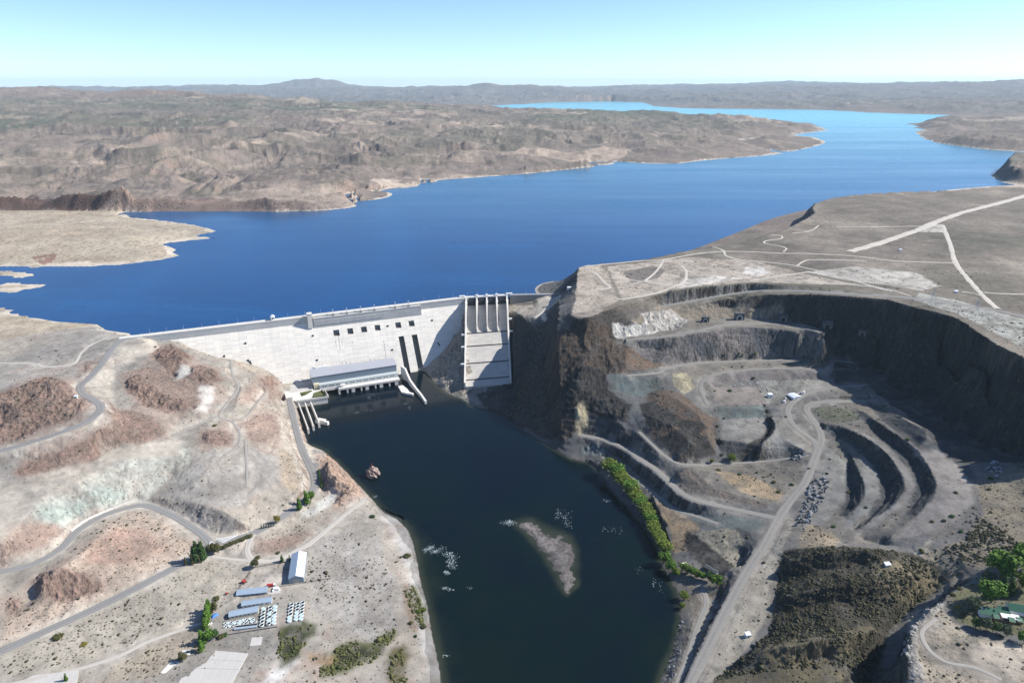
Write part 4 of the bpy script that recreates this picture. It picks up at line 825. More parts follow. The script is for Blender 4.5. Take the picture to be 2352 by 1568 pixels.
def lake_mesh():
    ri = np.unique(np.concatenate([np.arange(np.searchsorted(rr, 1150), np.searchsorted(rr, 3000), 3), np.arange(np.searchsorted(rr, 3000), nr, 2)])); ti = np.arange(0, nt, 3)
    gx, gy = GX[np.ix_(ri, ti)], GY[np.ix_(ri, ti)]; gh = HH[np.ix_(ri, ti)]
    ok = inpoly((gx[:-1, :-1] + gx[1:, 1:]) / 2, (gy[:-1, :-1] + gy[1:, 1:]) / 2, LAKE)
    low = np.minimum.reduce([gh[:-1, :-1], gh[1:, :-1], gh[:-1, 1:], gh[1:, 1:]]) < 119
    w_, h_ = gx.shape[1], gx.shape[0]; q = np.argwhere(ok & low); a = q[:, 0] * w_ + q[:, 1]
    f = np.stack([a, a + 1, a + w_ + 1, a + w_], 1)[:, ::-1].astype(np.int32); used, inv = np.unique(f.ravel(), return_inverse=True); f = inv.reshape(-1, 4).astype(np.int32)
    me = bpy.data.meshes.new("reservoir_water"); me.vertices.add(len(used)); me.vertices.foreach_set("co", np.stack([gx.ravel()[used], gy.ravel()[used], 0 * used + 118.0], 1).astype(np.float32).ravel())
    me.loops.add(f.size); me.loops.foreach_set("vertex_index", f.ravel()); me.polygons.add(len(f)); me.polygons.foreach_set("loop_start", np.arange(0, f.size, 4, dtype=np.int32)); me.update(calc_edges=True)
    if me.polygons[0].normal.z < 0: me.flip_normals()
    me.materials.append(lake_material()); o = bpy.data.objects.new("reservoir_water", me); col.objects.link(o); o["kind"] = "structure"; return o
lake = lake_mesh()
RIVER = [(-460, 1290), (-140, 1440), (-60, 1290), (60, 1180), (300, 1050), (330, 700), (300, 330), (-150, 330), (-150, 800), (-460, 1000)]
def river_mesh():
    ri = np.arange(0, np.searchsorted(rr, 1480), 3); ti = np.arange(0, nt, 3)
    gx, gy, gh = GX[np.ix_(ri, ti)], GY[np.ix_(ri, ti)], HH[np.ix_(ri, ti)]
    ok = inpoly((gx[:-1, :-1] + gx[1:, 1:]) / 2, (gy[:-1, :-1] + gy[1:, 1:]) / 2, RIVER)
    q = np.argwhere(ok & (np.minimum.reduce([gh[:-1, :-1], gh[1:, :-1], gh[:-1, 1:], gh[1:, 1:]]) < 1)); w_ = gx.shape[1]; a = q[:, 0] * w_ + q[:, 1]
    f = np.stack([a, a + w_, a + w_ + 1, a + 1], 1).astype(np.int32); used, inv = np.unique(f.ravel(), return_inverse=True); f = inv.reshape(-1, 4).astype(np.int32)
    x_, y_, h_ = gx.ravel()[used], gy.ravel()[used], gh.ravel()[used]
    me = bpy.data.meshes.new("river_water"); me.vertices.add(len(used)); me.vertices.foreach_set("co", np.stack([x_, y_, 0 * x_], 1).astype(np.float32).ravel())
    me.loops.add(f.size); me.loops.foreach_set("vertex_index", f.ravel()); me.polygons.add(len(f)); me.polygons.foreach_set("loop_start", np.arange(0, f.size, 4, dtype=np.int32)); me.update(calc_edges=True)
    if me.polygons[0].normal.z < 0: me.flip_normals()
    sh = np.clip(1 + (h_ + fbm(x_, y_, 30, 3, 6) * 1.6) / 5.5, 0, 1) ** 1.3
    at_ = me.color_attributes.new("shallow", 'FLOAT_COLOR', 'POINT'); at_.data.foreach_set("color", np.stack([sh, sh, sh, 1 + 0 * sh], 1).astype(np.float32).ravel())
    me.materials.append(river_material()); o = bpy.data.objects.new("river_water", me); col.objects.link(o); o["kind"] = "structure"; return o
river = river_mesh()
# ---------------------------------------------------------------- roads and tracks: draped sheets
def surf_material(name, c1, c2, scale=.25, bump=.25, edge=None):
    g = NT(name); geo = g.n("ShaderNodeNewGeometry"); pos = geo.outputs["Position"]
    a = g.noise(pos, scale, 6, .65).outputs[0]; b = g.noise(pos, .03, 4, .6).outputs[0]
    k = g.math('ADD', g.math('MULTIPLY', a, .6), g.math('MULTIPLY', b, .4))
    c = g.mixc(g.ramp(k, (.36, (0, 0, 0)), (.64, (1, 1, 1))), c1, c2)
    uv = g.n("ShaderNodeUVMap"); su = g.n("ShaderNodeSeparateXYZ"); g.l(uv.outputs[0], su.inputs[0])
    if edge:
        # wheel tracks: two paler bands along the way, gritty middle and sides
        w = g.math('ABSOLUTE', g.math('SUBTRACT', g.math('ABSOLUTE', g.math('SUBTRACT', su.outputs[0], .5)), .22))
        c = g.mixc(g.math('MULTIPLY', g.math('LESS_THAN', g.math('ADD', w, g.math('MULTIPLY', g.math('SUBTRACT', a, .5), .25)), .10), .5), c, edge)
    g.l(c, g.b.inputs["Base Color"]); g.b.inputs["Roughness"].default_value = .93; g.b.inputs["Specular IOR Level"].default_value = .2
    g.bump(a, bump, .4)
    return g.m
ROADMAT = {'asphalt': surf_material("asphalt_paving", (.185, .182, .178), (.235, .23, .222), .5, .1, (.27, .265, .255)),
           'gravel': surf_material("gravel_paving", (.170, .166, .158), (.235, .225, .205), .3, .2, (.255, .24, .22)),
           'dirt': surf_material("dirt_paving", (.36, .335, .30), (.45, .42, .375), .3, .2, (.50, .47, .42)),
           'faint': surf_material("faint_track_dirt", (.25, .235, .21), (.32, .30, .27), .3, .3, (.36, .335, .30)),
           'mesa': surf_material("pale_dirt_paving", (.42, .385, .335), (.52, .48, .42), .1, .1)}
def ribbon(name, pts, w, mat, lift=.35, cross=7, wob=0.0, step=3.0):
    p = np.array(pts, float)[:, :2]
    s = np.concatenate([[0], np.cumsum(np.hypot(*np.diff(p, axis=0).T))])
    n = max(2, int(s[-1] / step)); t = np.linspace(0, s[-1], n)
    x = np.interp(t, s, p[:, 0]); y = np.interp(t, s, p[:, 1])
    tx = np.gradient(x); ty = np.gradient(y); l_ = np.hypot(tx, ty) + 1e-9
    ww = w * (1 + wob * fbm(t, 0 * t + 3.3, 25, 2, 4))
    u = np.linspace(-.5, .5, cross)
    GXr = x[:, None] - (ty / l_)[:, None] * u * ww[:, None]; GYr = y[:, None] + (tx / l_)[:, None] * u * ww[:, None]
    Z = ground_z(GXr.ravel(), GYr.ravel()).reshape(n, cross)
    Zm = Z.copy()
    Z = np.maximum(Z, Z.mean(1, keepdims=True) - .6) + lift
    Z[:, 0] -= lift + .15; Z[:, -1] -= lift + .15
    o = grid_mesh(name, GXr.ravel(), GYr.ravel(), Z.ravel(), n, cross, mat)
    uvl = o.data.uv_layers.new(name="UVMap")
    li = np.empty(len(o.data.loops), np.int32); o.data.loops.foreach_get("vertex_index", li)
    uvv = np.stack([np.tile(u + .5, n), np.repeat(t / w, cross)], 1)[li]
    uvl.data.foreach_set("uv", uvv.astype(np.float32).ravel())
    if np.array(o.data.polygons[0].normal)[2] < 0: o.data.flip_normals()
    o["kind"] = "structure"
    return o
for k_, (m_, w_, p_) in ROADS.items():
    nm = {'asphalt': 'asphalt_road', 'gravel': 'gravel_road', 'dirt': 'dirt_track', 'faint': 'dirt_track'}[m_]
    ribbon(nm, p_, w_, ROADMAT[m_], .35, 9, (.16 if m_ != 'asphalt' else .05))
for k_, (w_, p_) in TRACKS.items():
    ribbon('dirt_airstrip' if k_ == 'airstrip' else 'dirt_track', p_, w_, ROADMAT['mesa'], .5, 7, .25, 8.0)
# ---------------------------------------------------------------- object helpers
import bmesh
class MB:
    """collects simple solids and links them as ONE mesh object"""
    def __init__(s): s.v = []; s.f = []; s.mi = []; s.cur = 0
    def add(s, vs, fs):
        k = len(s.v); s.v += [tuple(map(float, q)) for q in vs]; s.f += [tuple(i + k for i in q) for q in fs]; s.mi += [s.cur] * len(fs); return s
    def hexa(s, b, t):
        return s.add(list(b) + list(t), [(3,2,1,0),(4,5,6,7),(0,1,5,4),(1,2,6,5),(2,3,7,6),(3,0,4,7)])
    def box(s, x0, x1, y0, y1, z0, z1):
        return s.hexa([(x0,y0,z0),(x1,y0,z0),(x1,y1,z0),(x0,y1,z0)], [(x0,y0,z1),(x1,y0,z1),(x1,y1,z1),(x0,y1,z1)])
    def prism(s, poly, z0, z1):
        n = len(poly); a = sum(poly[i][0] * poly[(i + 1) % n][1] - poly[(i + 1) % n][0] * poly[i][1] for i in range(n))
        if a < 0: poly = poly[::-1]
        v = [(p[0], p[1], z0) for p in poly] + [(p[0], p[1], z1) for p in poly]
        return s.add(v, [tuple(range(n))[::-1], tuple(range(n, 2 * n))] + [(i, (i + 1) % n, n + (i + 1) % n, n + i) for i in range(n)])
    def extr(s, prof, x0, x1):
        """profile of (y, z) points pushed along x"""
        n = len(prof); v = [(x0, p[0], p[1]) for p in prof] + [(x1, p[0], p[1]) for p in prof]
        a = sum(prof[i][0] * prof[(i + 1) % n][1] - prof[(i + 1) % n][0] * prof[i][1] for i in range(n))
        if a > 0: return s.add(v, [tuple(range(n))[::-1], tuple(range(n, 2 * n))] + [(i, (i + 1) % n, n + (i + 1) % n, n + i) for i in range(n)])
        return s.add(v, [tuple(range(n)), tuple(range(n, 2 * n))[::-1]] + [(i, n + i, n + (i + 1) % n, (i + 1) % n) for i in range(n)])
    def tube(s, p0, p1, r0, r1=None, n=8):
        r1 = r0 if r1 is None else r1; p0 = Vector(p0); p1 = Vector(p1); d = (p1 - p0).normalized()
        a = d.orthogonal().normalized(); b = d.cross(a); v = []
        for p, r in ((p0, r0), (p1, r1)):
            for i in range(n):
                t = 2 * math.pi * i / n; v.append(p + a * math.cos(t) * r + b * math.sin(t) * r)
        return s.add(v, [tuple(range(n))[::-1], tuple(range(n, 2 * n))] + [(i, (i + 1) % n, n + (i + 1) % n, n + i) for i in range(n)])
    def ring(s, r0, r1, z0, z1, n=28):
        v = []
        for r, z in ((r1, z0), (r1, z1), (r0, z1), (r0, z0)):
            v += [(r * math.cos(2 * math.pi * i / n), r * math.sin(2 * math.pi * i / n), z) for i in range(n)]
        return s.add(v, [(k * n + i, k * n + (i + 1) % n, ((k + 1) % 4) * n + (i + 1) % n, ((k + 1) % 4) * n + i) for k in range(4) for i in range(n)])
    def disc(s, r, z, n=28):
        return s.add([(r * math.cos(2 * math.pi * i / n), r * math.sin(2 * math.pi * i / n), z) for i in range(n)], [tuple(range(n))])
    def quad(s, *p): return s.add(p, [tuple(range(len(p)))])
    def build(s, name, mat, parent=None, smooth=False, bevel=0):
        me = bpy.data.meshes.new(name); me.from_pydata(s.v, [], s.f)
        for m_ in (mat if isinstance(mat, (list, tuple)) else [mat]): me.materials.append(m_)
        if len(me.materials) > 1: me.polygons.foreach_set("material_index", s.mi)
        if smooth: me.polygons.foreach_set("use_smooth", [True] * len(me.polygons))
        me.update()
        o = bpy.data.objects.new(name, me); col.objects.link(o)
        if parent is not None: o.parent = parent
        if bevel:
            b = o.modifiers.new("bevel", 'BEVEL'); b.width = bevel; b.segments = 2; b.limit_method = 'ANGLE'
        return o
def tag(o, label, cat, group=None, kind=None):
    o["label"] = label; o["category"] = cat
    if group: o["group"] = group
    if kind: o["kind"] = kind
    return o
def thing(name, loc, rz=0.0, label="", cat="", group=None):
    o = bpy.data.objects.new(name, None); col.objects.link(o)
    o.location = loc; o.rotation_euler = (0, 0, rz); o.empty_display_size = .5
    return tag(o, label, cat, group)
def copy_tree(src, loc, rz=None, label=None, scale=None):
    r = src.copy(); col.objects.link(r); r.location = loc
    if rz is not None: r.rotation_euler = (0, 0, rz)
    if scale is not None: r.scale = (scale,) * 3 if isinstance(scale, (int, float)) else scale
    if label: r["label"] = label
    for ch in list(src.children):
        c = ch.copy(); col.objects.link(c); c.parent = r
        for g_ in list(ch.children):
            d = g_.copy(); col.objects.link(d); d.parent = c
    return r
def plain(name, c, rough=.8, spec=.3, metal=0.0, vary=.12, scale=.8, bump=0.0):
    g = NT(name); tc = g.n("ShaderNodeNewGeometry"); a = g.noise(tc.outputs["Position"], scale, 5, .65).outputs[0]
    lo = tuple(max(0, q * (1 - vary)) for q in c); hi = tuple(min(1, q * (1 + vary)) for q in c)
    g.l(g.mixc(g.ramp(a, (.3, (0, 0, 0)), (.7, (1, 1, 1))), lo, hi), g.b.inputs["Base Color"])
    g.b.inputs["Roughness"].default_value = rough; g.b.inputs["Specular IOR Level"].default_value = spec; g.b.inputs["Metallic"].default_value = metal
    if bump: g.bump(a, bump, .3)
    return g.m
def concrete(name, c, lifts=True, stain=.5):
    """cast concrete: pour lifts and blocks of slightly different tone, vertical runs"""
    g = NT(name); tc = g.n("ShaderNodeTexCoord"); pos = tc.outputs["Object"]
    n = g.noise(pos, .35, 6, .7).outputs[0]; runs = g.noise(g.scaled(pos, (.30, .02, .018)), 1.0, 5, .65).outputs[0]; big = g.noise(pos, .03, 4, .6).outputs[0]
    k = g.math('ADD', g.math('MULTIPLY', n, .35), g.math('ADD', g.math('MULTIPLY', runs, .35 * stain * 2), g.math('MULTIPLY', big, .4)))
    cc = g.ramp(k, (.33, tuple(q * .78 for q in c)), (.55, c), (.8, tuple(min(1, q * 1.14) for q in c)))
    if lifts:
        br = g.n("ShaderNodeTexBrick"); mp = g.n("ShaderNodeMapping"); g.l(pos, mp.inputs[0]); mp.inputs["Rotation"].default_value = (math.radians(90), 0, 0)
        g.l(mp.outputs[0], br.inputs["Vector"])
        br.inputs["Scale"].default_value = 1.0; br.inputs["Brick Width"].default_value = 15.0; br.inputs["Row Height"].default_value = 2.5; br.inputs["Mortar Size"].default_value = .06
        br.offset = 0.0; br.inputs["Color1"].default_value = (.88, .885, .90, 1); br.inputs["Color2"].default_value = (1.05, 1.045, 1.03, 1); br.inputs["Mortar"].default_value = (.80, .80, .80, 1)
        cc = g.mixc(1.0, cc, br.outputs[0], 'MULTIPLY')
        br2 = g.n("ShaderNodeTexBrick"); g.l(mp.outputs[0], br2.inputs["Vector"]); br2.inputs["Scale"].default_value = 1.0; br2.inputs["Brick Width"].default_value = 15.0; br2.inputs["Row Height"].default_value = 400.0; br2.inputs["Mortar Size"].default_value = .12; br2.offset = 0
        br2.inputs["Color1"].default_value = br2.inputs["Color2"].default_value = (1, 1, 1, 1); br2.inputs["Mortar"].default_value = (.82, .82, .82, 1)
        cc = g.mixc(1.0, cc, br2.outputs[0], 'MULTIPLY')
        dk = g.noise(g.scaled(pos, (.16, .004, .010)), 1.0, 5, .7).outputs[0]
        cc = g.mixc(g.math('MULTIPLY', g.ramp(dk, (.66, (0, 0, 0)), (.74, (1, 1, 1))), .45 * stain), cc, (.16, .15, .14))
    g.l(cc, g.b.inputs["Base Color"]); g.b.inputs["Roughness"].default_value = .88; g.b.inputs["Specular IOR Level"].default_value = .25
    g.bump(n, .15, .3)
    return g.m
M = {
 'dam': concrete("dam_concrete", (.63,.60,.545), True, .85), 'dam_grey': concrete("grey_concrete", (.45,.45,.44), True, .6), 'deck': concrete("deck_concrete", (.62,.595,.55), False), 'dark_conc': concrete("shade_and_stain_concrete", (.22,.21,.195), True, 1.0),  # darkest concrete carries painted shade of recesses and portals, plus stains and joints
 'chute': concrete("chute_concrete", (.40,.38,.35), True, 1.2), 'white': plain("white_paint", (.78,.78,.77), .5, .4, 0, .05), 'steel': plain("galvanised_steel", (.42,.43,.44), .45, .5, .6, .1), 'pole': plain("pale_pole_paint", (.62,.63,.64), .5, .4, 0, .06), 'dark': plain("dark_metal", (.035,.037,.04), .5, .4, .3, .2),
 'glass': plain("dark_window_glass", (.02,.028,.035), .12, .6, 0, .2), 'clad': plain("blue_grey_cladding", (.215,.265,.315), .42, .45, .2, .06, .3), 'roof': plain("pale_metal_roof", (.40,.41,.45), .5, .4, .2, .06, .2), 'panel': plain("pale_wall_panel", (.46,.50,.50), .6, .3, 0, .06), 'yellow': plain("yellow_paint", (.62,.50,.10), .5, .4), 'cream': plain("cream_panel", (.62,.60,.45), .6),
 'lawn': plain("lawn_grass", (.105,.115,.045), .95, .1, 0, .35, .4, .4), 'hedge': plain("hedge_leaves", (.030,.048,.018), .9, .1, 0, .5, 1.2, 1.0), 'red': plain("red_paint", (.40,.035,.03), .4, .5, 0, .1), 'rust': plain("rusty_red_steel", (.30,.075,.05), .7, .3, 0, .3), 'blue': plain("blue_paint", (.03,.17,.55), .45, .5, 0, .15),
 'green_roof': plain("green_metal_roof", (.035,.125,.075), .4, .5, .1, .1), 'timber': plain("weathered_timber", (.22,.16,.11), .85, .2, 0, .3), 'brickred': plain("red_brick_wall", (.27,.12,.07), .85, .2, 0, .25), 'boulder': plain("boulder_rock", (.26,.27,.28), .9, .2, 0, .35, .5, .8), 'boulder_dark': plain("dark_boulder_rock", (.10,.105,.115), .9, .2, 0, .45, .5, .8), 'rockred': plain("reddish_rock", (.34,.265,.225), .95, .15, 0, .4, .35, 1.2),
 'shed_roof': plain("blue_grey_sheet_roof", (.36,.45,.54), .4, .45, .25, .06, .4), 'shed_roof_pale': plain("pale_sheet_roof", (.70,.74,.79), .4, .45, .1, .05, .4), 'shed_wall': plain("grey_sheet_wall", (.25,.31,.35), .55, .4, .1, .08), 'tank': plain("white_tank_plastic", (.60,.64,.63), .5, .4, 0, .06), 'tankwater': plain("dark_tank_water", (.012,.022,.024), .08, .5, 0, .2), 'tank_lid': plain("pale_tank_cover", (.42,.55,.56), .5, .4, 0, .08), 'slab': concrete("slab_concrete", (.43,.415,.39), False, .9), 'bark': plain("tree_bark", (.13,.10,.075), .95, .1, 0, .3),
 'darkroof': plain("dark_sheet_roof", (.055,.065,.06), .6, .3, 0, .2), 'river_foam': plain("white_foam", (.50,.57,.58), .8, .3, 0, .1, 1.0), 'fence': plain("fence_wire_grey", (.16,.15,.14), .8, .2),
}
# ---------------------------------------------------------------- the dam
DROT = math.atan2(DT[1], DT[0])
dam = thing("concrete_dam", (DA[0], DA[1], 0.0), DROT, "long pale concrete gravity dam holding back the blue reservoir", "dam")
def dam_local(x, y):
    s, d = dam_sd(x, y); return s, -d
# sloping downstream face with sluice recesses and two deep slots
BOXES = []
for (xl, yt, xr, yb) in ((850,412,958,497), (1068,386,1172,470), (1280,360,1384,442), (1492,334,1592,416), (1812,294,1914,376), (2018,268,2120,350)):
    a = face_hit(638.8 + xl * .14815, 696.9 + yt * .14815); b = face_hit(638.8 + xr * .14815, 696.9 + yb * .14815)
    BOXES.append((a[0], b[0], b[2], a[2] - .5))
SLOTS = []
for (xl, xr, yt) in ((1866, 1950, 513), (2070, 2156, 488)):
    a = face_hit(638.8 + xl * .14815, 696.9 + yt * .14815); b = face_hit(638.8 + xr * .14815, 696.9 + yt * .14815)
    SLOTS.append((a[0], b[0], -9.0, a[2]))
SBRK = [-22.0, 655.0, 318.0, 546.0] + [q for b in BOXES + SLOTS for q in b[:2]]
ZBRK = [-12.0, 111.0, 101.5] + [q for b in BOXES for q in b[2:]] + [SLOTS[0][3], SLOTS[1][3]]
SBRK = sorted(set(round(q, 2) for q in SBRK + list(np.linspace(-20, 650, 40)))); ZBRK = sorted(set(round(q, 2) for q in ZBRK + list(np.linspace(0, 100, 11))))
w = MB()
holes = [(round(b[0], 2), round(b[1], 2), round(b[2], 2), round(b[3], 2), True) for b in BOXES] + [(round(b[0], 2), round(b[1], 2), -12.0, round(b[3], 2), False) for b in SLOTS]
vid = {}
def fv(s, z):
    k = (s, z)
    if k not in vid: vid[k] = len(w.v); w.v.append((s, -face_d(z), z))
    return vid[k]
for i in range(len(SBRK) - 1):
    for j in range(len(ZBRK) - 1):
        sm, zm = (SBRK[i] + SBRK[i + 1]) / 2, (ZBRK[j] + ZBRK[j + 1]) / 2
        if any(h[0] < sm < h[1] and h[2] < zm < h[3] for h in holes): continue
        w.f.append((fv(SBRK[i], ZBRK[j]), fv(SBRK[i + 1], ZBRK[j]), fv(SBRK[i + 1], ZBRK[j + 1]), fv(SBRK[i], ZBRK[j + 1]))); w.mi.append(0)
w.cur = 1  # recess and slot linings: shade put into the colour with darker concrete
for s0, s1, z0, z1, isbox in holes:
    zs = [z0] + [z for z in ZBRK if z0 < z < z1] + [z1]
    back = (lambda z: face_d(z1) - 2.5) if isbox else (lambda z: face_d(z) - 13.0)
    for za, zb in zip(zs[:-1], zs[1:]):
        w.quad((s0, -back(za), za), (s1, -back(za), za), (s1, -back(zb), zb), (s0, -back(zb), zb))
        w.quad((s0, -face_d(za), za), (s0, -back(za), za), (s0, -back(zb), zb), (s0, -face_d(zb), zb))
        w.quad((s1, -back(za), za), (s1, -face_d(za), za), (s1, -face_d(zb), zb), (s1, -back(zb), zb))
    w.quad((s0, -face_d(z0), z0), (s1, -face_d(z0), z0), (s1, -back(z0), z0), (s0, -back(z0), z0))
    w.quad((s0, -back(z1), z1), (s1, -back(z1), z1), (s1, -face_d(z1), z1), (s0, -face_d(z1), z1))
w.cur = 0
# crest head, upstream face, ends
sx0, sx1 = -22.0, 655.0
w.quad((sx1, 0, -12), (sx0, 0, -12), (sx0, 0, 124), (sx1, 0, 124)); w.quad((sx0, -11, 124), (sx1, -11, 124), (sx1, 0, 124), (sx0, 0, 124))
w.quad((sx1, 0, -12), (sx1, 0, 124), (sx1, -11, 124), (sx1, -11, 111), (sx1, -face_d(-12), -12))
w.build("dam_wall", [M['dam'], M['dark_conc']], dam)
h_ = MB(); h_.quad((sx0, -11, 111), (sx1, -11, 111), (sx1, -11.05, 124), (sx0, -11.05, 124))
MB().box(-22, 655, -11.35, -11.02, 111, 123.1).build("crest_wall", M['dam_grey'], dam)
MB().extr([(-11.6, 101.7), (-18, 101.5), (-18, 121), (-11.6, 121)], 323, 546.0).build("intake_block", M['dam_grey'], dam)
MB().box(323.3, 545.7, -17.7, -11.7, 121.004, 121.3).build("intake_deck", M['deck'], dam)
MB().box(-22, 655, -10.4, -.6, 124.004, 124.30).build("crest_road", M['deck'], dam)
for y0, y1 in ((-.55, -.05), (-11.75, -10.6)):
    MB().box(-22, 655, y0, y1, 122.9 if y1 < -5 else 124.0, 125.3).build("parapet", M['deck'], dam)
MB().box(323, 546, -18.5, -17.9, 120.2, 122.3).build("parapet", M['deck'], dam)
MB().box(312.0, 321.0, -19.5, -8.0, 102, 131.5).box(311.5, 321.5, -20, -7.5, 131.5, 132.2).build("elevator_tower", M['deck'], dam)
gb = MB(); gb.box(325, 470, -18.45, -18.02, 113.4, 114.6)
for s_ in np.linspace(332, 465, 8): gb.box(s_ - .3, s_ + .3, -20.2, -18.46, 113.2, 113.7)
gb.box(325, 470, -20.6, -20.2, 113.2, 114.0); gb.build("crane_rail_beam", M['dam_grey'], dam)
gal = []
for u, v in ((526,768),(1180,0)): pass
for (zx, zy) in ((540,500),(605,877),(1700,350),(1770,718)):
    s_, d_, z_ = face_hit(638.8 + zx * .14815, 696.9 + zy * .14815); gal.append((s_ - 1.5, s_ + 1.5, -d_ - 1.4, -d_ + 1.0, z_ - 1.2, z_ + 1.8))
for (zx, zy) in ((625,555),(715,915),(735,940)):
    s_, d_, z_ = face_hit(900.1 + zx * .14815, 653.3 + zy * .14815); gal.append((s_ - 1.5, s_ + 1.5, -d_ - 1.4, -d_ + 1.0, z_ - 1.2, z_ + 1.8))
for (zx, zy) in ((1750,715),(1420,915),(1790,980),(1818,1000),(1832,1030)):
    s_, d_, z_ = face_hit(304.9 + zx * .14815, 682.3 + zy * .14815); gal.append((s_ - 1.5, s_ + 1.5, -d_ - 1.4, -d_ + 1.0, z_ - 1.2, z_ + 1.8))
for q_ in gal: MB().box(*q_).build("gallery_door", M['dark'], dam)
for (zx, y0, y1) in ((890,575,665),(933,500,720),(985,560,640),(1145,580,625),(1635,570,880),(1430,860,910),(1497,850,905),(1557,840,895),(990,915,975),(1058,905,960),(1120,900,950)):
    p = [face_hit(638.8 + (zx + (yy - y0) * .14) * .14815, 696.9 + yy * .14815) for yy in np.linspace(y0, y1, 6)]
    st = MB()
    for a, b in zip(p[:-1], p[1:]): st.quad((a[0] - .5, -a[1] - .06, a[2]), (a[0] + .5, -a[1] - .06, a[2]), (b[0] + .4, -b[1] - .06, b[2]), (b[0] - .4, -b[1] - .06, b[2]))
    st.build("water_stain", M['dark_conc'], dam)
# wing beyond the spillway
WR = math.atan2(DE[1] - DC[1], DE[0] - DC[0]); WL = float(np.linalg.norm(DE - DC))
def wing_pt(s, d): 
    t_ = np.array([math.cos(WR), math.sin(WR)]); n_ = np.array([t_[1], -t_[0]]); q = DC + t_ * s + n_ * d; return dam_local(q[0], q[1])
wm = MB(); P4 = [wing_pt(s, d) for s, d in ((-6, 0), (WL, 0), (WL, 9), (-6, 9))]; P5 = [wing_pt(s, d) for s, d in ((-6, 0), (WL, 0), (WL, 14), (-6, 14))]
wm.hexa([(x, y, 90) for x, y in P5][::-1][::-1], [(x, y, 124.2) for x, y in P4]); wm.build("wing_wall", M['dark_conc'], dam)
P6 = [wing_pt(s, d) for s, d in ((-6, 8.2), (WL, 8.2), (WL, 9.2), (-6, 9.2))]
MB().hexa([(x, y, 123.4) for x, y in P6], [(x, y, 125.4) for x, y in P6]).build("parapet", M['white'], dam)

# ---------------------------------------------------------------- spillway
sp = thing("gated_spillway", (float(DB[0]), float(DB[1]), 0.0), 0.0, "gated concrete spillway chute dropping from the dam crest to the river", "spillway")
def spl(s, d, z): x, y = sp_xy(s, d); return (x - float(DB[0]), y - float(DB[1]), z)
def strip(mb, s0, s1, top, thick):
    for (d0, z0), (d1, z1) in zip(top[:-1], top[1:]):
        mb.hexa([spl(s0, d1, z1 - thick), spl(s1, d1, z1 - thick), spl(s1, d0, z0 - thick), spl(s0, d0, z0 - thick)], [spl(s0, d1, z1), spl(s1, d1, z1), spl(s1, d0, z0), spl(s0, d0, z0)])
PS_ = [1.0, 24.5, 46.5, 68.5, 91.5]
c_ = MB(); strip(c_, 0, 93, CHUTE, 7.0); c_.build("chute_floor", M['chute'], sp)
for d_ in (97, 131, 175, 217):
    z_ = float(np.interp(d_, [q[0] for q in CHUTE], [q[1] for q in CHUTE]))
    MB().hexa([spl(2.5, d_ + 1.3, z_ - .5), spl(90.5, d_ + 1.3, z_ - .5), spl(90.5, d_ - 1.3, z_ - .2), spl(2.5, d_ - 1.3, z_ - .2)], [spl(2.5, d_ + 1.3, z_ + .35), spl(90.5, d_ + 1.3, z_ + .35), spl(90.5, d_ - 1.3, z_ + 1.0), spl(2.5, d_ - 1.3, z_ + 1.0)]).build("aeration_step", M['dark'], sp)
for k, s_ in enumerate(PS_):
    hw = 1.6; end = k in (0, 4)
    prof = [(0, 123), (14, 123), (24, 121), (34, 118), (60, 109), (88, 90), (97, 79)] if not end else [(0, 123), (14, 123), (24, 119), (34, 119), (60, 111), (97, 84), (131, 66), (175, 45), (217, 27), (236, 22)]
    p_ = MB()
    for (d0, z0), (d1, z1) in zip(prof[:-1], prof[1:]):
        f0 = float(np.interp(d0, [q[0] for q in CHUTE], [q[1] for q in CHUTE])) - (8 if end else 2); f1 = float(np.interp(d1, [q[0] for q in CHUTE], [q[1] for q in CHUTE])) - (8 if end else 2)
        w0 = hw if end else hw * (1 - max(0, d0 - 30) / 90 * .75); w1 = hw if end else hw * (1 - max(0, d1 - 30) / 90 * .75)
        p_.hexa([spl(s_ - w1, d1, f1), spl(s_ + w1, d1, f1), spl(s_ + w0, d0, f0), spl(s_ - w0, d0, f0)], [spl(s_ - w1, d1, z1), spl(s_ + w1, d1, z1), spl(s_ + w0, d0, z0), spl(s_ - w0, d0, z0)])
    p_.build("side_wall" if end else "pier", M['deck'], sp)
    q_ = MB(); q_.hexa([spl(s_ - 2.6, 30, 110), spl(s_ + 2.6, 30, 110), spl(s_ + 2.6, 24, 110), spl(s_ - 2.6, 24, 110)], [spl(s_ - 2.6, 30, 117), spl(s_ + 2.6, 30, 117), spl(s_ + 2.6, 24, 120), spl(s_ - 2.6, 24, 120)]); q_.build("gate_bearing", M['deck'], sp)
for a, b in zip(PS_[:-1], PS_[1:]):
    gpts = [(9, 122), (12, 118), (13.5, 113), (13, 107.2)]; g_ = MB()
    for (d0, z0), (d1, z1) in zip(gpts[:-1], gpts[1:]): g_.hexa([spl(a + 1.7, d1 + .6, z1), spl(b - 1.7, d1 + .6, z1), spl(b - 1.7, d1, z1), spl(a + 1.7, d1, z1)], [spl(a + 1.7, d0 + .6, z0), spl(b - 1.7, d0 + .6, z0), spl(b - 1.7, d0, z0), spl(a + 1.7, d0, z0)])
    for s_ in (a + 2.2, b - 2.2): g_.tube(spl(s_, 13.5, 113), spl(s_, 27, 113.5), .6, .6, 6)
    g_.build("radial_gate", M['dark'], sp)
MB().hexa([spl(-2, 10.5, 122.6), spl(94, 10.5, 122.6), spl(94, .5, 122.6), spl(-2, .5, 122.6)], [spl(-2, 10.5, 124.4), spl(94, 10.5, 124.4), spl(94, .5, 124.4), spl(-2, .5, 124.4)]).build("crest_bridge", M['deck'], sp)
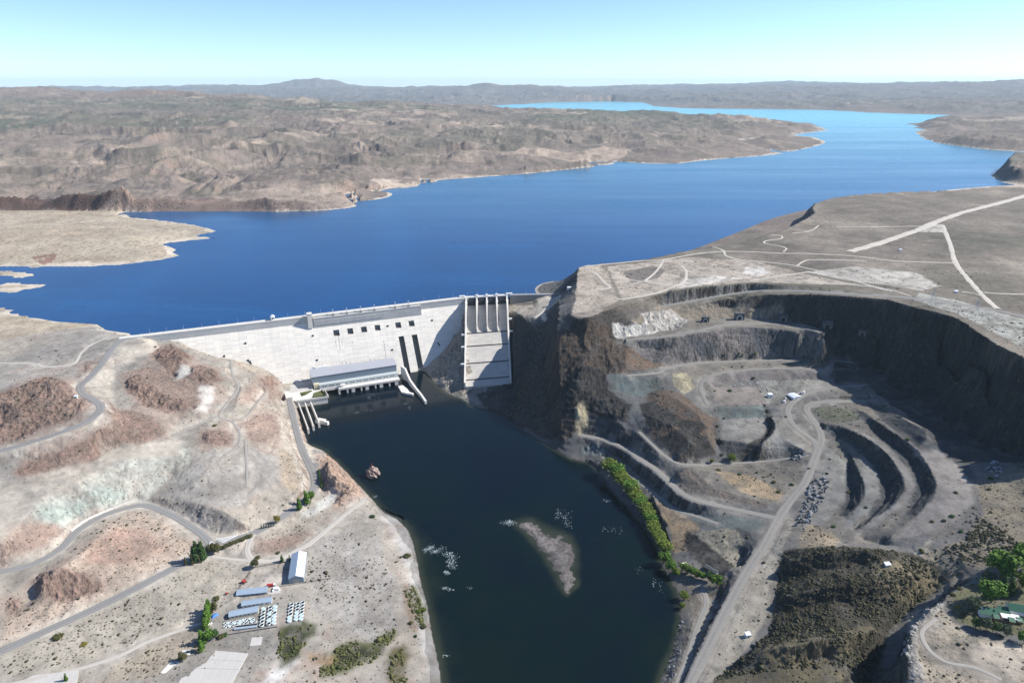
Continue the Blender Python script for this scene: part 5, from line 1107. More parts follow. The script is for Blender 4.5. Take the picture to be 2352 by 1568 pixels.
for d0, d1 in ((.4, 1.0), (10.2, 11.0)):
    MB().hexa([spl(-2, d1, 124.41), spl(94, d1, 124.41), spl(94, d0, 124.41), spl(-2, d0, 124.41)], [spl(-2, d1, 125.4), spl(94, d1, 125.4), spl(94, d0, 125.4), spl(-2, d0, 125.4)]).build("parapet", M['white'], sp)
for s_, d_ in ((-4.2, 110), (-4.2, 142), (-4.2, 186), (97, 108), (97, 74)):
    z_ = float(np.interp(d_, [q[0] for q in CHUTE], [q[1] for q in CHUTE])) + 10
    q_ = MB(); q_.hexa([spl(s_ - 3.5, d_ + 2, z_ - 3), spl(s_ + 3.5, d_ + 2, z_ - 3), spl(s_ + 3.5, d_ - 2, z_ - 3), spl(s_ - 3.5, d_ - 2, z_ - 3)], [spl(s_ - 3.5, d_ + 2, z_), spl(s_ + 3.5, d_ + 2, z_), spl(s_ + 3.5, d_ - 2, z_), spl(s_ - 3.5, d_ - 2, z_)]); q_.build("air_vent", M['white'], sp)

# ---------------------------------------------------------------- crest furniture
def crest_s(u, d, z):
    lo, hi = -30.0, 900.0
    for _ in range(50):
        m = (lo + hi) / 2; x, y = dam_xy(m, d)
        fw = y * CP - (z - ZC) * SP; uu = 1176 + FPX * x / fw
        if uu < u: lo = m
        else: hi = m
    return lo
lamp = thing("street_lamp", (0, 0, 0), DROT, "slim grey lamp post on the upstream edge of the dam crest", "street lamp", "lamp posts along the dam crest")
MB().tube((0, 0, 0), (0, 0, 8.5), .13, .08, 8).build("post", M['pole'], lamp)
MB().tube((0, 0, 8.4), (0, -1.8, 8.8), .06, .05, 6).build("arm", M['pole'], lamp); MB().box(-.18, .18, -2.5, -1.5, 8.7, 8.9).build("lamp_head", M['steel'], lamp); MB().box(-.25, .25, -.25, .25, 0, .5).build("base", M['deck'], lamp)
first = True
for u in (344.6,383.4,422.4,464.9,504.2,545.9,584.2,661.8,700.3,736.9,887,974,1009,1040.8):
    x, y = dam_xy(crest_s(u, .3, 124), .3)
    if first: lamp.location = (x, y, 125.3); first = False
    else: copy_tree(lamp, (x, y, 125.3))
for s_, d_, b_ in ((4, .7, 0), (26, .7, 0), (47, .7, 0), (69, .7, 0), (90, .7, 0)):
    x, y = sp_xy(s_, d_); copy_tree(lamp, (x, y, 125.4), 0.19, "slim grey lamp post on the bridge over the spillway gates")["group"] = "lamp posts over the spillway"
for s_ in (30, 62):
    x, y = (DC + np.array([math.cos(WR), math.sin(WR)]) * s_); copy_tree(lamp, (x, y, 124.2), WR, "slim grey lamp post on the wing wall right of the spillway")["group"] = "lamp posts on the wing wall"
mast = thing("gate_mast", (0, 0, 0), DROT, "tall pale mast with dark foot on the intake deck of the dam", "mast", "masts on the intake deck")
MB().box(-.55, .55, -.55, .55, 0, 12.5).build("shaft", M['pole'], mast); MB().box(-1.6, 1.6, -1.4, 1.4, 0, 2.4).build("hoist_foot", M['dark'], mast); MB().box(-.9, .9, -.8, .8, 12.5, 13.3).build("cap", M['pole'], mast)
for k, u in enumerate((765.5, 797.3, 828.7, 860.3, 908, 938.4)):
    x, y = dam_xy(crest_s(u, 14.5, 121), 14.5)
    if k == 0: mast.location = (x, y, 121.3)
    else: copy_tree(mast, (x, y, 121.3))
x, y = dam_xy(crest_s(627, 5.5, 124), 5.5)
cr = thing("gantry_crane", (x, y, 124.3), DROT, "white gantry crane standing on the dam crest left of the elevator tower", "crane")
for sx_ in (-3.2, 3.2):
    for sy_ in (-3.2, 3.2): MB().box(sx_ - .4, sx_ + .4, sy_ - .4, sy_ + .4, 0, 6).build("leg", M['white'], cr)
MB().box(-4.4, 4.4, -4.2, 4.2, 6, 7.6).build("beam_frame", M['white'], cr); MB().box(-2.2, 2.6, -2, 2, 7.6, 10.5).build("hoist_cabin", M['white'], cr); MB().box(-1.2, .6, -1, 1, 1.4, 3.2).build("hook_block", M['dark'], cr)
for k, (u, L_, lab) in enumerate(((1067, 12, "long white hoist house on the crest left of the spillway"), (1095, 5, "small white hoist cabin over the first spillway pier"), (1119, 5, "small white hoist cabin over the middle spillway pier"), (1143, 5, "small white hoist cabin over the third spillway pier"), (1172, 13, "long white hoist house on the crest right of the spillway"))):
    s_ = {1067: -8, 1095: 24.5, 1119: 46.5, 1143: 68.5, 1172: 97}[u]; x, y = sp_xy(s_, 3.5)
    t = thing("hoist_house", (x, y, 124.4), .19, lab, "hoist house", "hoist houses along the spillway crest")
    MB().box(-L_ / 2, L_ / 2, -2, 2, 0, 2.6).build("wall", M['white'], t); MB().extr([(-2.3, 2.6), (2.3, 2.6), (1.5, 3.5), (-1.5, 3.5)], -L_ / 2 - .3, L_ / 2 + .3).build("roof", M['white'], t)
    MB().box(-L_ * .25, L_ * .25, -2.06, -1.96, 1.0, 2.0).build("window", M['glass'], t)

# ---------------------------------------------------------------- powerhouse at the toe
ph = thing("powerhouse", (DA[0], DA[1], 0.0), DROT, "long grey powerhouse with sloping metal roof at the foot of the dam", "powerhouse")
a0, a1 = 299.0, 464.0
MB().extr([(-84, 15), (-113, 15), (-113, 34.5), (-84, 39)], a0, a1).build("hall", M['clad'], ph)
MB().extr([(-83.5, 39.1), (-113.8, 34.55), (-113.8, 35.2), (-83.5, 39.8)], a0 - .8, a1 + .8).build("roof", M['roof'], ph)
MB().extr([(-113.02, 9), (-122, 9), (-122, 20.6), (-113.02, 21.2)], a0 + 12, a1 + .5).build("gallery", M['panel'], ph)
MB().box(a0 + 2, a0 + 12, -120, -113.02, 12, 22.5).build("entrance_wall", M['cream'], ph)
em = MB(); em.box(a0 + 4.6, a0 + 9.2, -120.16, -120.03, 15.4, 19.6); em.build("emblem_plate", M['yellow'], ph); MB().box(a0 + 5.7, a0 + 8.1, -120.26, -120.17, 16.5, 18.5).build("emblem", M['white'], ph)
for k in range(22):
    s_ = a0 + 17 + k * 6.6 + (k % 2) * -1.6
    if s_ < a1 - 3: MB().box(s_, s_ + 3.6, -122.08, -121.95, 15.5, 17.2).build("window", M['glass'], ph)
MB().extr([(-122.02, 8.5), (-134, 8.5), (-134, 12), (-122.02, 12)], a0 + 46, a1 + 1).build("tailrace_deck", M['deck'], ph)
MB().extr([(-122.02, 7), (-123.5, 7), (-123.5, 12), (-122.02, 12)], a0 + 12, a0 + 45.9).build("tailrace_deck", M['deck'], ph)
for s_, wd in ((346,3.2),(361.5,3.0),(372.5,6.5),(388.5,2.6),(399.5,6.5),(416,2.6),(427.5,6.5),(444,2.6),(458,6.5)):
    MB().box(s_ - wd / 2, s_ + wd / 2, -133.5, -120, -8, 8.49).build("draft_tube_pier", M['deck'], ph)
MB().box(344, 463, -119.9, -119.0, -9, 8.4).build("draft_tube_gate", M['dark'], ph)
for s_, d_, L_, w_, hh in ((302, 83.5, 10, 3.5, 3.5), (316, 83.5, 18, 4, 3.5), (306, 83.5, 4, 4, 5.5)): MB().box(s_, s_ + L_, -d_, -d_ + w_, 39, 39 + hh).build("roof_plant", M['white'], ph)
MB().extr([(-83.9, 10), (-84.6, 10), (-84.6, 37), (-83.9, 37)], a0, a1).build("rear_wall", M['clad'], ph)
x, y = dam_xy(a0 + 55, 127)
tg = thing("tailrace_crane", (x, y, 12.0), DROT, "small white gantry crane on the powerhouse tailrace deck", "crane")
for sx_ in (-3, 3):
    for sy_ in (-2.5, 2.5): MB().box(sx_ - .3, sx_ + .3, sy_ - .3, sy_ + .3, 0, 4).build("leg", M['white'], tg)
MB().box(-4.5, 4.5, -3, 3, 4, 5.2).build("beam_frame", M['white'], tg); MB().box(-1.5, 1.5, -1.2, 1.2, 5.2, 6.6).build("winch", M['white'], tg)
# service yard left of the powerhouse
ya = thing("service_terrace", (DA[0], DA[1], 0.0), DROT, "concrete service terrace with lawns between the road and the powerhouse", "terrace")
MB().prism([(252, -82), (298.8, -82), (298.8, -126), (313, -128), (319, -165), (262, -162), (247, -150), (246, -100)], -8, 13.6).build("terrace_block", M['deck'], ya)
MB().prism([(273, -127), (295, -124), (297, -128), (283, -142), (274, -146)], 13.604, 13.75).build("lawn", M['lawn'], ya); MB().prism([(297, -139), (311, -133), (316.5, -162), (292, -159)], 13.604, 13.75).build("lawn", M['lawn'], ya)
MB().prism([(311.5, -133), (313.5, -133), (317.6, -163), (292, -159.6), (292, -157.4), (315, -160.6)], 13.76, 14.9).build("hedge", M['hedge'], ya); MB().prism([(275, -139), (281, -136), (282, -138), (276, -141)], 13.76, 14.8).build("hedge", M['hedge'], ya)
MB().prism([(318.4, -129), (319.2, -129), (321.4, -166), (262, -163.4), (262, -162.6), (320.2, -165)], 11, 14.7).build("parapet", M['deck'], ya)
MB().box(256, 296, -121, -86, 13.65, 13.9).build("switchyard_pad", M['slab'], ya)
for k, s_ in enumerate((262, 272, 283)):
    x, y = dam_xy(s_, 86.0)
    t = thing("bus_post", (x, y, 13.6), DROT, "white busbar post at the foot of the dam beside the powerhouse", "post", "busbar posts behind the terrace") if k == 0 else copy_tree(t, (x, y, 13.6))
    if k == 0: MB().tube((0, 0, 0), (0, 0, 10), .3, .2, 8).build("post", M['pole'], t); MB().box(-2, 2, -.15, .15, 9, 9.3).build("crossarm", M['pole'], t)
for k, (s_, d_) in enumerate(((303, 146), (297, 154), (287, 134))):
    x, y = dam_xy(s_, d_)
    if k == 0:
        tl = thing("garden_lamp", (x, y, 13.75), DROT, "thin white lamp post on the terrace lawn", "street lamp", "lamp posts on the service terrace")
        MB().tube((0, 0, 0), (0, 0, 8), .12, .08, 6).build("post", M['white'], tl); MB().box(-.6, .6, -.15, .15, 7.9, 8.1).build("lamp_head", M['white'], tl)
    else: copy_tree(tl, (x, y, 13.75))
# three tall fins and a splitter in the water by the road
for k, (u0, v0, u1, v1, zt, lab) in enumerate(((686,926,707,981,11,"nearest pale concrete fin wall standing in the river beside the road"), (701,925,719,974,11,"middle pale concrete fin wall standing in the river by the terrace"), (714,923,732,967,11,"pale concrete fin wall nearest the terrace corner"))):
    A_, B_ = P(u0, v0, zt), P(u1, v1, zt)
    dx, dy = B_[0] - A_[0], B_[1] - A_[1]; Lw = math.hypot(dx, dy)
    t = thing("river_fin_wall", (A_[0], A_[1], 0), math.atan2(dy, dx), lab, "retaining wall", "fin walls beside the terrace")
    MB().box(-3, Lw, -.9, .9, -9, zt).build("wall", M['deck'], t); MB().box(Lw - .01, Lw + 3.2, -1.7, 1.7, -9, zt - 1).build("nose", M['deck'], t)
A_, B_ = P(727,963,6), P(754,968,6); t = thing("splitter_wall", (A_[0], A_[1], 0), math.atan2(B_[1] - A_[1], B_[0] - A_[0]), "short thick concrete wall jutting into the river past the fin walls", "retaining wall")
Lw = math.hypot(B_[0] - A_[0], B_[1] - A_[1]); MB().box(-1, Lw, -3, 2.2, -9, 6).build("wall", M['deck'], t); MB().box(2, Lw * .7, -2.9, 5, 6.004, 7.4).build("cap", M['deck'], t)
# training wall right of the powerhouse
tw = thing("training_wall", (DA[0], DA[1], 0), DROT, "curving concrete training wall running into the river right of the powerhouse", "retaining wall")
pl = [P(922,840,28), P(931,846,26), P(936,858,16), P(942,872,11), P(955,890,8.5), P(968,906,7), P(978,921,6)]
t_ = MB()
loc = [dam_local(q[0], q[1]) + (q[2],) for q in pl]
for a, b in zip(loc[:-1], loc[1:]):
    d_ = Vector((b[0] - a[0], b[1] - a[1], 0)).normalized(); n_ = Vector((-d_.y, d_.x, 0)) * 2.0; A2 = Vector((a[0], a[1], 0)); B2 = Vector((b[0], b[1], 0))
    lo = [A2 - n_, B2 - n_, B2 + n_, A2 + n_]
    t_.hexa([(q.x, q.y, -10) for q in lo], [(lo[0].x, lo[0].y, a[2]), (lo[1].x, lo[1].y, b[2]), (lo[2].x, lo[2].y, b[2]), (lo[3].x, lo[3].y, a[2])])
t_.build("wall", M['deck'], tw)
MB().prism([dam_local(*P(u, v, 4)[:2]) for u, v in ((914,886),(925,884),(936,893),(941,900),(950,902),(948,905),(934,903),(922,900))], -8, 4).build("apron", M['deck'], tw)
# ---------------------------------------------------------------- plants
def leaf_material(name, c, c2):
    g = NT(name); geo = g.n("ShaderNodeNewGeometry"); r = geo.outputs["Random Per Island"]
    n_ = g.noise(geo.outputs["Position"], .35, 3, .6).outputs[0]
    k = g.math('ADD', g.math('MULTIPLY', r, .55), g.math('MULTIPLY', n_, .5))
    g.l(g.mixc(g.ramp(k, (.25, (0, 0, 0)), (.8, (1, 1, 1))), c, c2), g.b.inputs["Base Color"])
    g.b.inputs["Roughness"].default_value = .8; g.b.inputs["Specular IOR Level"].default_value = .15
    return g.m
LEAF = {'green': leaf_material("fresh_green_leaves", (.038,.085,.013), (.115,.210,.032)), 'willow': leaf_material("yellow_green_leaves", (.052,.080,.012), (.160,.205,.036)), 'dark': leaf_material("dark_green_leaves", (.018,.045,.014), (.058,.110,.030)),
        'olive': leaf_material("olive_leaves", (.045,.048,.018), (.120,.120,.045)), 'grey': leaf_material("grey_green_leaves", (.040,.055,.030), (.105,.130,.075)), 'autumn': leaf_material("yellow_leaves", (.14,.12,.02), (.26,.21,.05)), 'scrub': leaf_material("desert_scrub_leaves", (.050,.048,.030), (.105,.095,.060))}
def crown_mesh(name, mat, lobes, n, size, seed):
    """leaf clumps spread through the volume of several lobes (cx, cy, cz, rx, ry, rz)"""
    r = np.random.default_rng(seed); vol = np.array([l[3] * l[4] * l[5] for l in lobes]); vol = vol / vol.sum()
    li = r.choice(len(lobes), n, p=vol); lb = np.array(lobes)[li]
    d = r.normal(size=(n, 3)); d /= np.linalg.norm(d, axis=1)[:, None]; rad = r.uniform(.35, 1.0, n) ** .45 * r.uniform(.86, 1.10, n)
    c = lb[:, :3] + d * lb[:, 3:] * rad[:, None]
    nrm = d + r.normal(size=(n, 3)) * .55; nrm[:, 2] += .25; nrm /= np.linalg.norm(nrm, axis=1)[:, None]
    a = np.cross(nrm, r.normal(size=(n, 3))); a /= np.linalg.norm(a, axis=1)[:, None]; b = np.cross(nrm, a)
    s = size * r.uniform(.55, 1.25, n)[:, None]; a = a * s; b = b * s * r.uniform(.6, 1, n)[:, None]
    v = np.stack([c - a * .9 - b * .3, c - b * .9 + a * .1, c + a * .9 - b * .1 + nrm * s * .15, c + b * .85 + a * .2], 1).reshape(-1, 3)
    me = bpy.data.meshes.new(name); f = np.arange(n * 4).reshape(-1, 4)
    me.from_pydata(v.tolist(), [], f.tolist()); me.materials.append(mat); me.update()
    return me
def trunk_mesh(name, h, r0, limbs, seed, spread):
    m = MB(); r = random.Random(seed); m.tube((0, 0, -.5), (r.uniform(-.3, .3), r.uniform(-.3, .3), h * .6), r0, r0 * .55, 7)
    for k in range(limbs):
        a = 2 * math.pi * k / limbs + r.uniform(-.4, .4); z = h * r.uniform(.28, .55)
        m.tube((0, 0, z), (math.cos(a) * spread * .6, math.sin(a) * spread * .6, z + h * r.uniform(.15, .3)), r0 * .45, r0 * .15, 5)
    me = bpy.data.meshes.new(name); me.from_pydata(m.v, [], m.f); me.materials.append(M['bark']); me.update(); return me
def lobes_round(h, r, seed, n=7):
    q = random.Random(seed); out = [(0, 0, h * .62, r * .75, r * .75, h * .34)]
    for k in range(n):
        a = q.uniform(0, 6.28); d = q.uniform(.35, .65) * r; out.append((math.cos(a) * d, math.sin(a) * d, h * q.uniform(.42, .82), r * q.uniform(.35, .55), r * q.uniform(.35, .55), h * q.uniform(.14, .24)))
    return out
def lobes_tall(h, r, seed, n=7):
    q = random.Random(seed); return [(q.uniform(-.15, .15) * r, q.uniform(-.15, .15) * r, h * (.16 + .78 * k / (n - 1)), r * (1.0 - .62 * (k / (n - 1)) ** 1.5) * q.uniform(.85, 1.1), r * (1.0 - .62 * (k / (n - 1)) ** 1.5) * q.uniform(.85, 1.1), h * .13) for k in range(n)]
def lobes_bush(h, r, seed, n=6):
    q = random.Random(seed); out = [(0, 0, h * .45, r * .8, r * .8, h * .5)]
    for k in range(n):
        a = q.uniform(0, 6.28); d = q.uniform(.3, .7) * r; out.append((math.cos(a) * d, math.sin(a) * d, h * q.uniform(.3, .6), r * q.uniform(.3, .5), r * q.uniform(.3, .5), h * q.uniform(.25, .4)))
    return out
PROTO = {}
def proto(kind, leaf, var):
    k = (kind, leaf, var)
    if k not in PROTO:
        sd = 100 + var * 13 + len(PROTO)
        if kind == 'round': cm = crown_mesh("crown", LEAF[leaf], lobes_round(1.0, .42, sd, 9), 1100, .055, sd); tm = trunk_mesh("trunk", 1.0, .03, 5, sd, .4)
        elif kind == 'tall': cm = crown_mesh("crown", LEAF[leaf], lobes_tall(1.0, .16, sd), 650, .045, sd); tm = trunk_mesh("trunk", 1.0, .022, 3, sd, .12)
        else: cm = crown_mesh("foliage", LEAF[leaf], lobes_bush(.62, .5, sd), 420, .085, sd); tm = trunk_mesh("stem", .5, .03, 3, sd, .3)
        PROTO[k] = (cm, tm)
    return PROTO[k]
TN = 0
def plant(kind, leaf, u, v, h, label, group=None, wide=1.0, cat=None, name=None, xyz=None):
    global TN
    TN += 1; x, y, z = xyz or at(u, v); cm, tm = proto(kind, leaf, TN % 3)
    q = random.Random(TN)
    nm = name or {'round': 'broadleaf_tree', 'tall': 'poplar_tree', 'bush': 'bush'}[kind]
    t = thing(nm, (x, y, z - .15), q.uniform(0, 6.28), label, cat or ('bush' if kind == 'bush' else 'tree'), group)
    h = h * (1.3 if kind == 'round' else 1.12); wide = wide * (1.15 if kind == 'round' else 1.1); sc = (h * wide, h * wide, h)
    for me, pn in ((cm, "foliage" if kind == 'bush' else "crown"), (tm, "stem" if kind == 'bush' else "trunk")):
        o = bpy.data.objects.new(pn, me); col.objects.link(o); o.parent = t; o.scale = sc
    return t
g_ = "willow trees along the right river bank"; la = "yellow green willow in the continuous strip along the right river bank"
for k, (u, v) in enumerate(((1398,1082),(1409,1092),(1420,1104),(1430,1115),(1440,1126),(1449,1138),(1458,1149),(1466,1161),(1474,1173),(1481,1185),(1487,1197))): plant('round', ('willow', 'green')[k % 3 == 1], u + 5, v + 3, 16.5 - k * .5, la, g_, 1.5, name='willow_tree')
la = "smaller yellow green willow in the thinning end of the bank strip"
for k, (u, v) in enumerate(((1494,1214),(1500,1224),(1506,1234),(1513,1245),(1519,1256),(1525,1268))): plant('round', 'willow', u + 3, v, 10.5, la, "small willows at the end of the bank strip", 1.6, name='willow_tree')
for (u, v, h, lab) in ((1527,1296,14,"large green willow overhanging the water just above the riverside hut"), (1541,1311,12,"green willow leaning over the river below the largest willow"), (1553,1322,9,"olive willow at the downstream tip of the clump by the hut")): plant('round', 'willow' if h < 10 else 'green', u, v, h, lab, None, 1.1, name='willow_tree')
for k, (u, v) in enumerate(((1570,1311),(1580,1317),(1591,1322),(1602,1327),(1613,1331))): plant('round', ('green', 'willow')[k % 2], u, v, 8.5, "green tree in the row between the riverside hut and the water", "trees in front of the riverside hut", 1.1)
plant('round', 'dark', 1629, 1333, 9, "dark green tree against the white end of the riverside hut", None, 1.0); plant('round', 'green', 1644, 1342, 11, "green tree standing alone right of the riverside hut", None, 1.1)
plant('round', 'willow', 1571, 1376, 8, "round yellow green willow on the rocky bank below the hut", None, 1.2, name='willow_tree'); plant('round', 'willow', 1567, 1396, 5.5, "smallest yellow green willow farthest downstream on the right bank", None, 1.2, name='willow_tree')
for (k, lf, u, v, h, w_, lab) in (('round','green',2298,1322,27,1.15,"largest bright green tree behind the green roofed house"), ('round','green',2345,1300,24,1.1,"big green tree at the picture edge farthest behind the house"), ('round','willow',2352,1352,19,1.1,"yellow green tree on the right above the green roofs"), ('tall','dark',2300,1366,22,1.5,"dark tall tree directly behind the green roofs"), ('tall','dark',2318,1364,20,1.4,"second dark tall tree behind the green roofs nearest the gable"), ('round','green',2266,1384,23,1.0,"broad green tree left of the green roofs"), ('round','grey',2268,1342,14,.9,"grey green tree above the broad tree left of the roofs"), ('round','grey',2231,1404,15,.9,"lone grey green tree at the left end of the villa garden"),
    ('round','dark',2240,1440,13,1.0,"dark round tree at the left end of the row in front of the villa"), ('round','grey',2262,1447,18,.95,"grey green tree in front of the left green roof"), ('round','dark',2285,1452,15,1.0,"dark tree in the row in front of the villa by the brick wall"), ('round','grey',2309,1458,16,1.0,"tall grey green tree in front of the villa patio"), ('round','green',2346,1474,17,.9,"green tree at the right end of the row before the villa"), ('round','green',2385,1335,22,1.1,"green tree beyond the right edge behind the villa")):
    if u < 2352 + 30: plant(k, lf, u, v, h * (.60 if v > 1430 else .9), lab, None, w_)
for (u, v, h, w_, lf, lab) in ((2200,1395,4,1.4,'autumn',"orange yellow bush beside the lone grey green tree"), (2212,1416,4,1.4,'olive',"olive bush in the garden below the yellow bush"), (2188,1366,4,1.3,'olive',"olive bush on the villa slope near the shaded ravine"), (2300,1462,2.5,1.3,'dark',"small dark bush on the pale ground below the villa trees"), (2205,1352,3.5,1.5,'olive',"low green bush at the top of the rubble slope")): plant('bush', lf, u, v, h, lab, None, w_)
g_ = "dark poplars at the road junction"
for k, (u, v) in enumerate(((446,1288),(450,1290),(454,1286),(458,1288),(462,1284),(466,1286),(470,1283))): plant('tall', 'dark', u, v, 19 + (k % 3) * 2.5, "dark slender poplar in the tight clump at the road junction", g_)
for k, (u, v) in enumerate(((428,1297),(442,1296))): plant('tall', 'olive', u, v, 11, ("olive poplar standing left of the dark poplar clump", "short olive poplar touching the dark poplar clump")[k], None, .9)
for k, (u, v) in enumerate(((483,1273),(489,1270),(495,1272),(500,1268))): plant('round', 'olive', u, v, 11, "olive round poplar right of the dark poplar clump", "olive trees by the painted road island", .75)
for k in range(10): plant('bush', 'olive', 508 + k * 7.3, 1259 - k * 3.0, 5.2, "olive bush in the hedge row between the road and the dry lot", "bushes in the row beside the junction", 1.3)
for k in range(6): plant('tall', 'olive', 601 + k * 5.5, 1214 - k * 1.2, 7, "thin sparse poplar in the roadside row above the junction", "thin poplars along the road", .6)
for (k, lf, u, v, h, w_, lab) in (('round','autumn',637,1200,9,.8,"yellow tree at the end of the thin roadside poplars"), ('tall','green',688,1170,17,1.2,"green poplar beside the road bend"), ('tall','green',705,1157,19,1.3,"tallest green poplar by the road under the rock knob"), ('round','green',716,1150,11,.9,"round green tree uphill of the tallest roadside poplar"), ('round','olive',586,1303,9.5,.9,"olive round tree at the yard corner by the camp road"), ('tall','dark',648,1290,9,1.3,"dark small conifer at the upper edge of the warehouse yard"), ('tall','dark',666,1289,9,.6,"thin dark poplar behind the warehouse")): plant(k, lf, u, v, h, lab, None, w_)
for k in range(6): plant('tall', 'green', 733 + k * 1.2, 1086 + k * 7, 7, "small green tree in the line under the rock knob", "trees under the rock knob", 1.2)
for k in range(6): plant('tall', 'green', 480 - k * 1.6, 1404 + k * 8, 15 - (k % 2) * 2, "leafy green poplar in the windbreak left of the sheds", "windbreak left of the sheds", 1.5)
for (k, lf, u, v, h, w_, lab) in (('round','olive',493,1402,8,1.0,"olive tree at the top of the windbreak by the blue tarp"), ('tall','green',466,1478,16,1.4,"bright green poplar beside the big slab's upper corner"), ('tall','green',463,1494,13,1.4,"yellowish green poplar touching the big slab"), ('round','green',482,1472,12,.9,"leafy tree between the camp fence and the poplars"), ('round','dark',493,1466,9,.9,"dark leafy tree beside the camp fence corner"), ('bush','olive',508,1463,6,1.2,"olive bush at the fence corner below the sheds"), ('bush','dark',516,1459,5,1.2,"dark bush at the lower fence of the camp"), ('round','olive',421,1516,8,1.0,"grey green tree by the white foundation strip"), ('bush','olive',131,1464,5.5,1.9,"big flat dark olive bush below the main road"), ('bush','autumn',194,1479,2.5,2.6,"low yellowish bush on the plain below the main road"), ('tall','green',153,1564,9,1.1,"green tree at the bottom edge far left"), ('bush','olive',497,1376,4.5,1.7,"wide olive bush left of the upper shed"), ('bush','olive',491,1385,3.6,1.3,"small olive bush left of the middle shed"),
    ('bush','olive',592,1282,4.5,1.4,"olive bush inside the bend of the camp road"), ('bush','olive',638,1270,4,1.2,"olive bush below the red outcrop near the camp road"), ('bush','dark',856,1187,5,1.5,"dark bush at the top of the gravel beach"), ('bush','olive',936,1278,6,1.4,"large olive bush on the gravel river bank"), ('bush','olive',920,1280,3,1.2,"small bush left of the large olive bush on the bank"), ('bush','willow',962,1405,5,1.2,"bright green bush on the river bank strip"), ('bush','willow',972,1401,5.5,1.2,"bright green bush nearest the water on the bank strip"), ('bush','olive',972,1440,5,1.2,"olive bush at the lower end of the bank strip"), ('bush','olive',943,1431,4,1.2,"low olive bush left of the bank strip"), ('bush','dark',955,1461,3,1.2,"dark bush near the bottom of the gravel bank"),
    ('bush','olive',357,797,3.5,1.3,"dark bush on the pale slope below the dam's left end"), ('bush','olive',493,978,4,1.7,"dark bush on the grey slope above the river road")): plant(k, lf, u, v, h, lab, None, w_)
plant('round', 'willow', 1681, 1060, 9.5, "bright yellow green tree at the foot of the grey rubble slope", None, 1.15); plant('round', 'willow', 1634, 1064, 6, "small bright green tree left of the rubble slope tree", None, 1.0)
QB = ((1663,961),(1648,979),(1658,1044),(1896,981),(1753,1096),(1771,1090),(1788,1130),(1738,1086),(1651,1080),(1698,1090),(1778,1108),(1818,1113),(1755,1292),(1915,1210),(2141,1198),(2186,1186),(2168,1196),(2115,1262),(2118,1268),(2208,1221),(2271,1124),(2275,1100),(2195,1131),(1698,812),(1706,815),(1694,819),(1735,812),(1663,815),(1705,842),(1845,819),(1873,830),(1884,830),(1731,868),(1676,898),(1745,1048),(1805,957),(2030,934),(2084,1010),(1950,1130),(1989,1165),(1858,1076))
for k, (u, v) in enumerate(QB): plant('bush', ('olive', 'dark')[k % 2], u, v, random.uniform(2.6, 4.4), "round dark olive desert bush scattered on the quarry benches", "bushes on the quarry benches", random.uniform(1.2, 1.9))

# low scrub over the dry ground: too many to count
def scatter_stuff(name, mat, n, box, dens_fn, size, seed, label, cat):
    r = np.random.default_rng(seed); x = r.uniform(box[0], box[1], n); y = r.uniform(box[2], box[3], n)
    keep = r.uniform(0, 1, n) < dens_fn(x, y); x, y = x[keep], y[keep]
    z = ground_z(x, y); k = z > 1.2; x, y, z = x[k], y[k], z[k]; m = len(x)
    s = size * r.lognormal(0, .38, m); a0 = r.uniform(0, 6.28, m)
    base = np.array([(1, 0, 0), (.5, .87, .1), (-.5, .87, 0), (-1, 0, .1), (-.5, -.87, 0), (.5, -.87, .1), (.15, .1, .95), (-.1, -.05, -.4)])
    V = np.empty((m, 8, 3)); c, q = np.cos(a0), np.sin(a0); jit = r.uniform(.7, 1.3, (m, 8))
    for i in range(8):
        bx, by, bz = base[i]; V[:, i, 0] = x + (bx * c - by * q) * s * jit[:, i]; V[:, i, 1] = y + (bx * q + by * c) * s * jit[:, i]; V[:, i, 2] = z + (bz * .62 + .18) * s * jit[:, i]
    F = []
    for i in range(6): F += [(i, (i + 1) % 6, 6), ((i + 1) % 6, i, 7)]
    F = (np.arange(m)[:, None, None] * 8 + np.array(F)[None]).reshape(-1, 3)
    me = bpy.data.meshes.new(name); me.vertices.add(m * 8); me.vertices.foreach_set("co", V.astype(np.float32).ravel())
    me.loops.add(F.size); me.loops.foreach_set("vertex_index", F.astype(np.int32).ravel()); me.polygons.add(len(F)); me.polygons.foreach_set("loop_start", np.arange(0, F.size, 3, dtype=np.int32)); me.update(calc_edges=True)
    me.materials.append(mat); o = bpy.data.objects.new(name, me); col.objects.link(o); o["kind"] = "stuff"; tag(o, label, cat)
    return o
SCG = np.zeros((near.ny, near.nx)); SCG = np.where(pa > 0, ps, .32); SCG = SCG * (1 - np.clip(roadmask * 2, 0, 1))
def sdens(x, y): return np.clip(near.sample(SCG, x, y) * (1 + 1.3 * fbm(x, y, 60, 3, 77)), 0, 1) ** 1.4 * np.where(np.hypot(x, y) < 1250, 1, .55)
scatter_stuff("desert_scrub", LEAF['scrub'], 70000, (-900, 1000, 380, 1560), sdens, .85, 3, "low dry scrub scattered over the slopes and plains", "scrub")
RIBS = [hit(q) for q in (((1790,1270),(1960,1256),(2100,1272),(2180,1312),(2150,1350),(2090,1400),(2040,1450),(1990,1560),(1640,1560),(1710,1505),(1770,1450),(1785,1350)), ((2240,1110),(2352,1070),(2352,1290),(2210,1305),(2110,1295),(2130,1270),(2220,1240)))]
def rdens(x, y):
    k = np.zeros(len(x), bool)
    for w_ in RIBS: k |= inpoly(x, y, w_)
    return k * np.clip(.42 + fbm(x, y, 25, 3, 37) * 1.7, .06, 1)
scatter_stuff("hillside_scrub", leaf_material("hillside_scrub_leaves", (.030,.030,.017), (.085,.080,.045)), 42000, (190, 560, 430, 800), rdens, 1.0, 13, "dense olive scrub covering the ribbed slope below the quarry", "scrub")
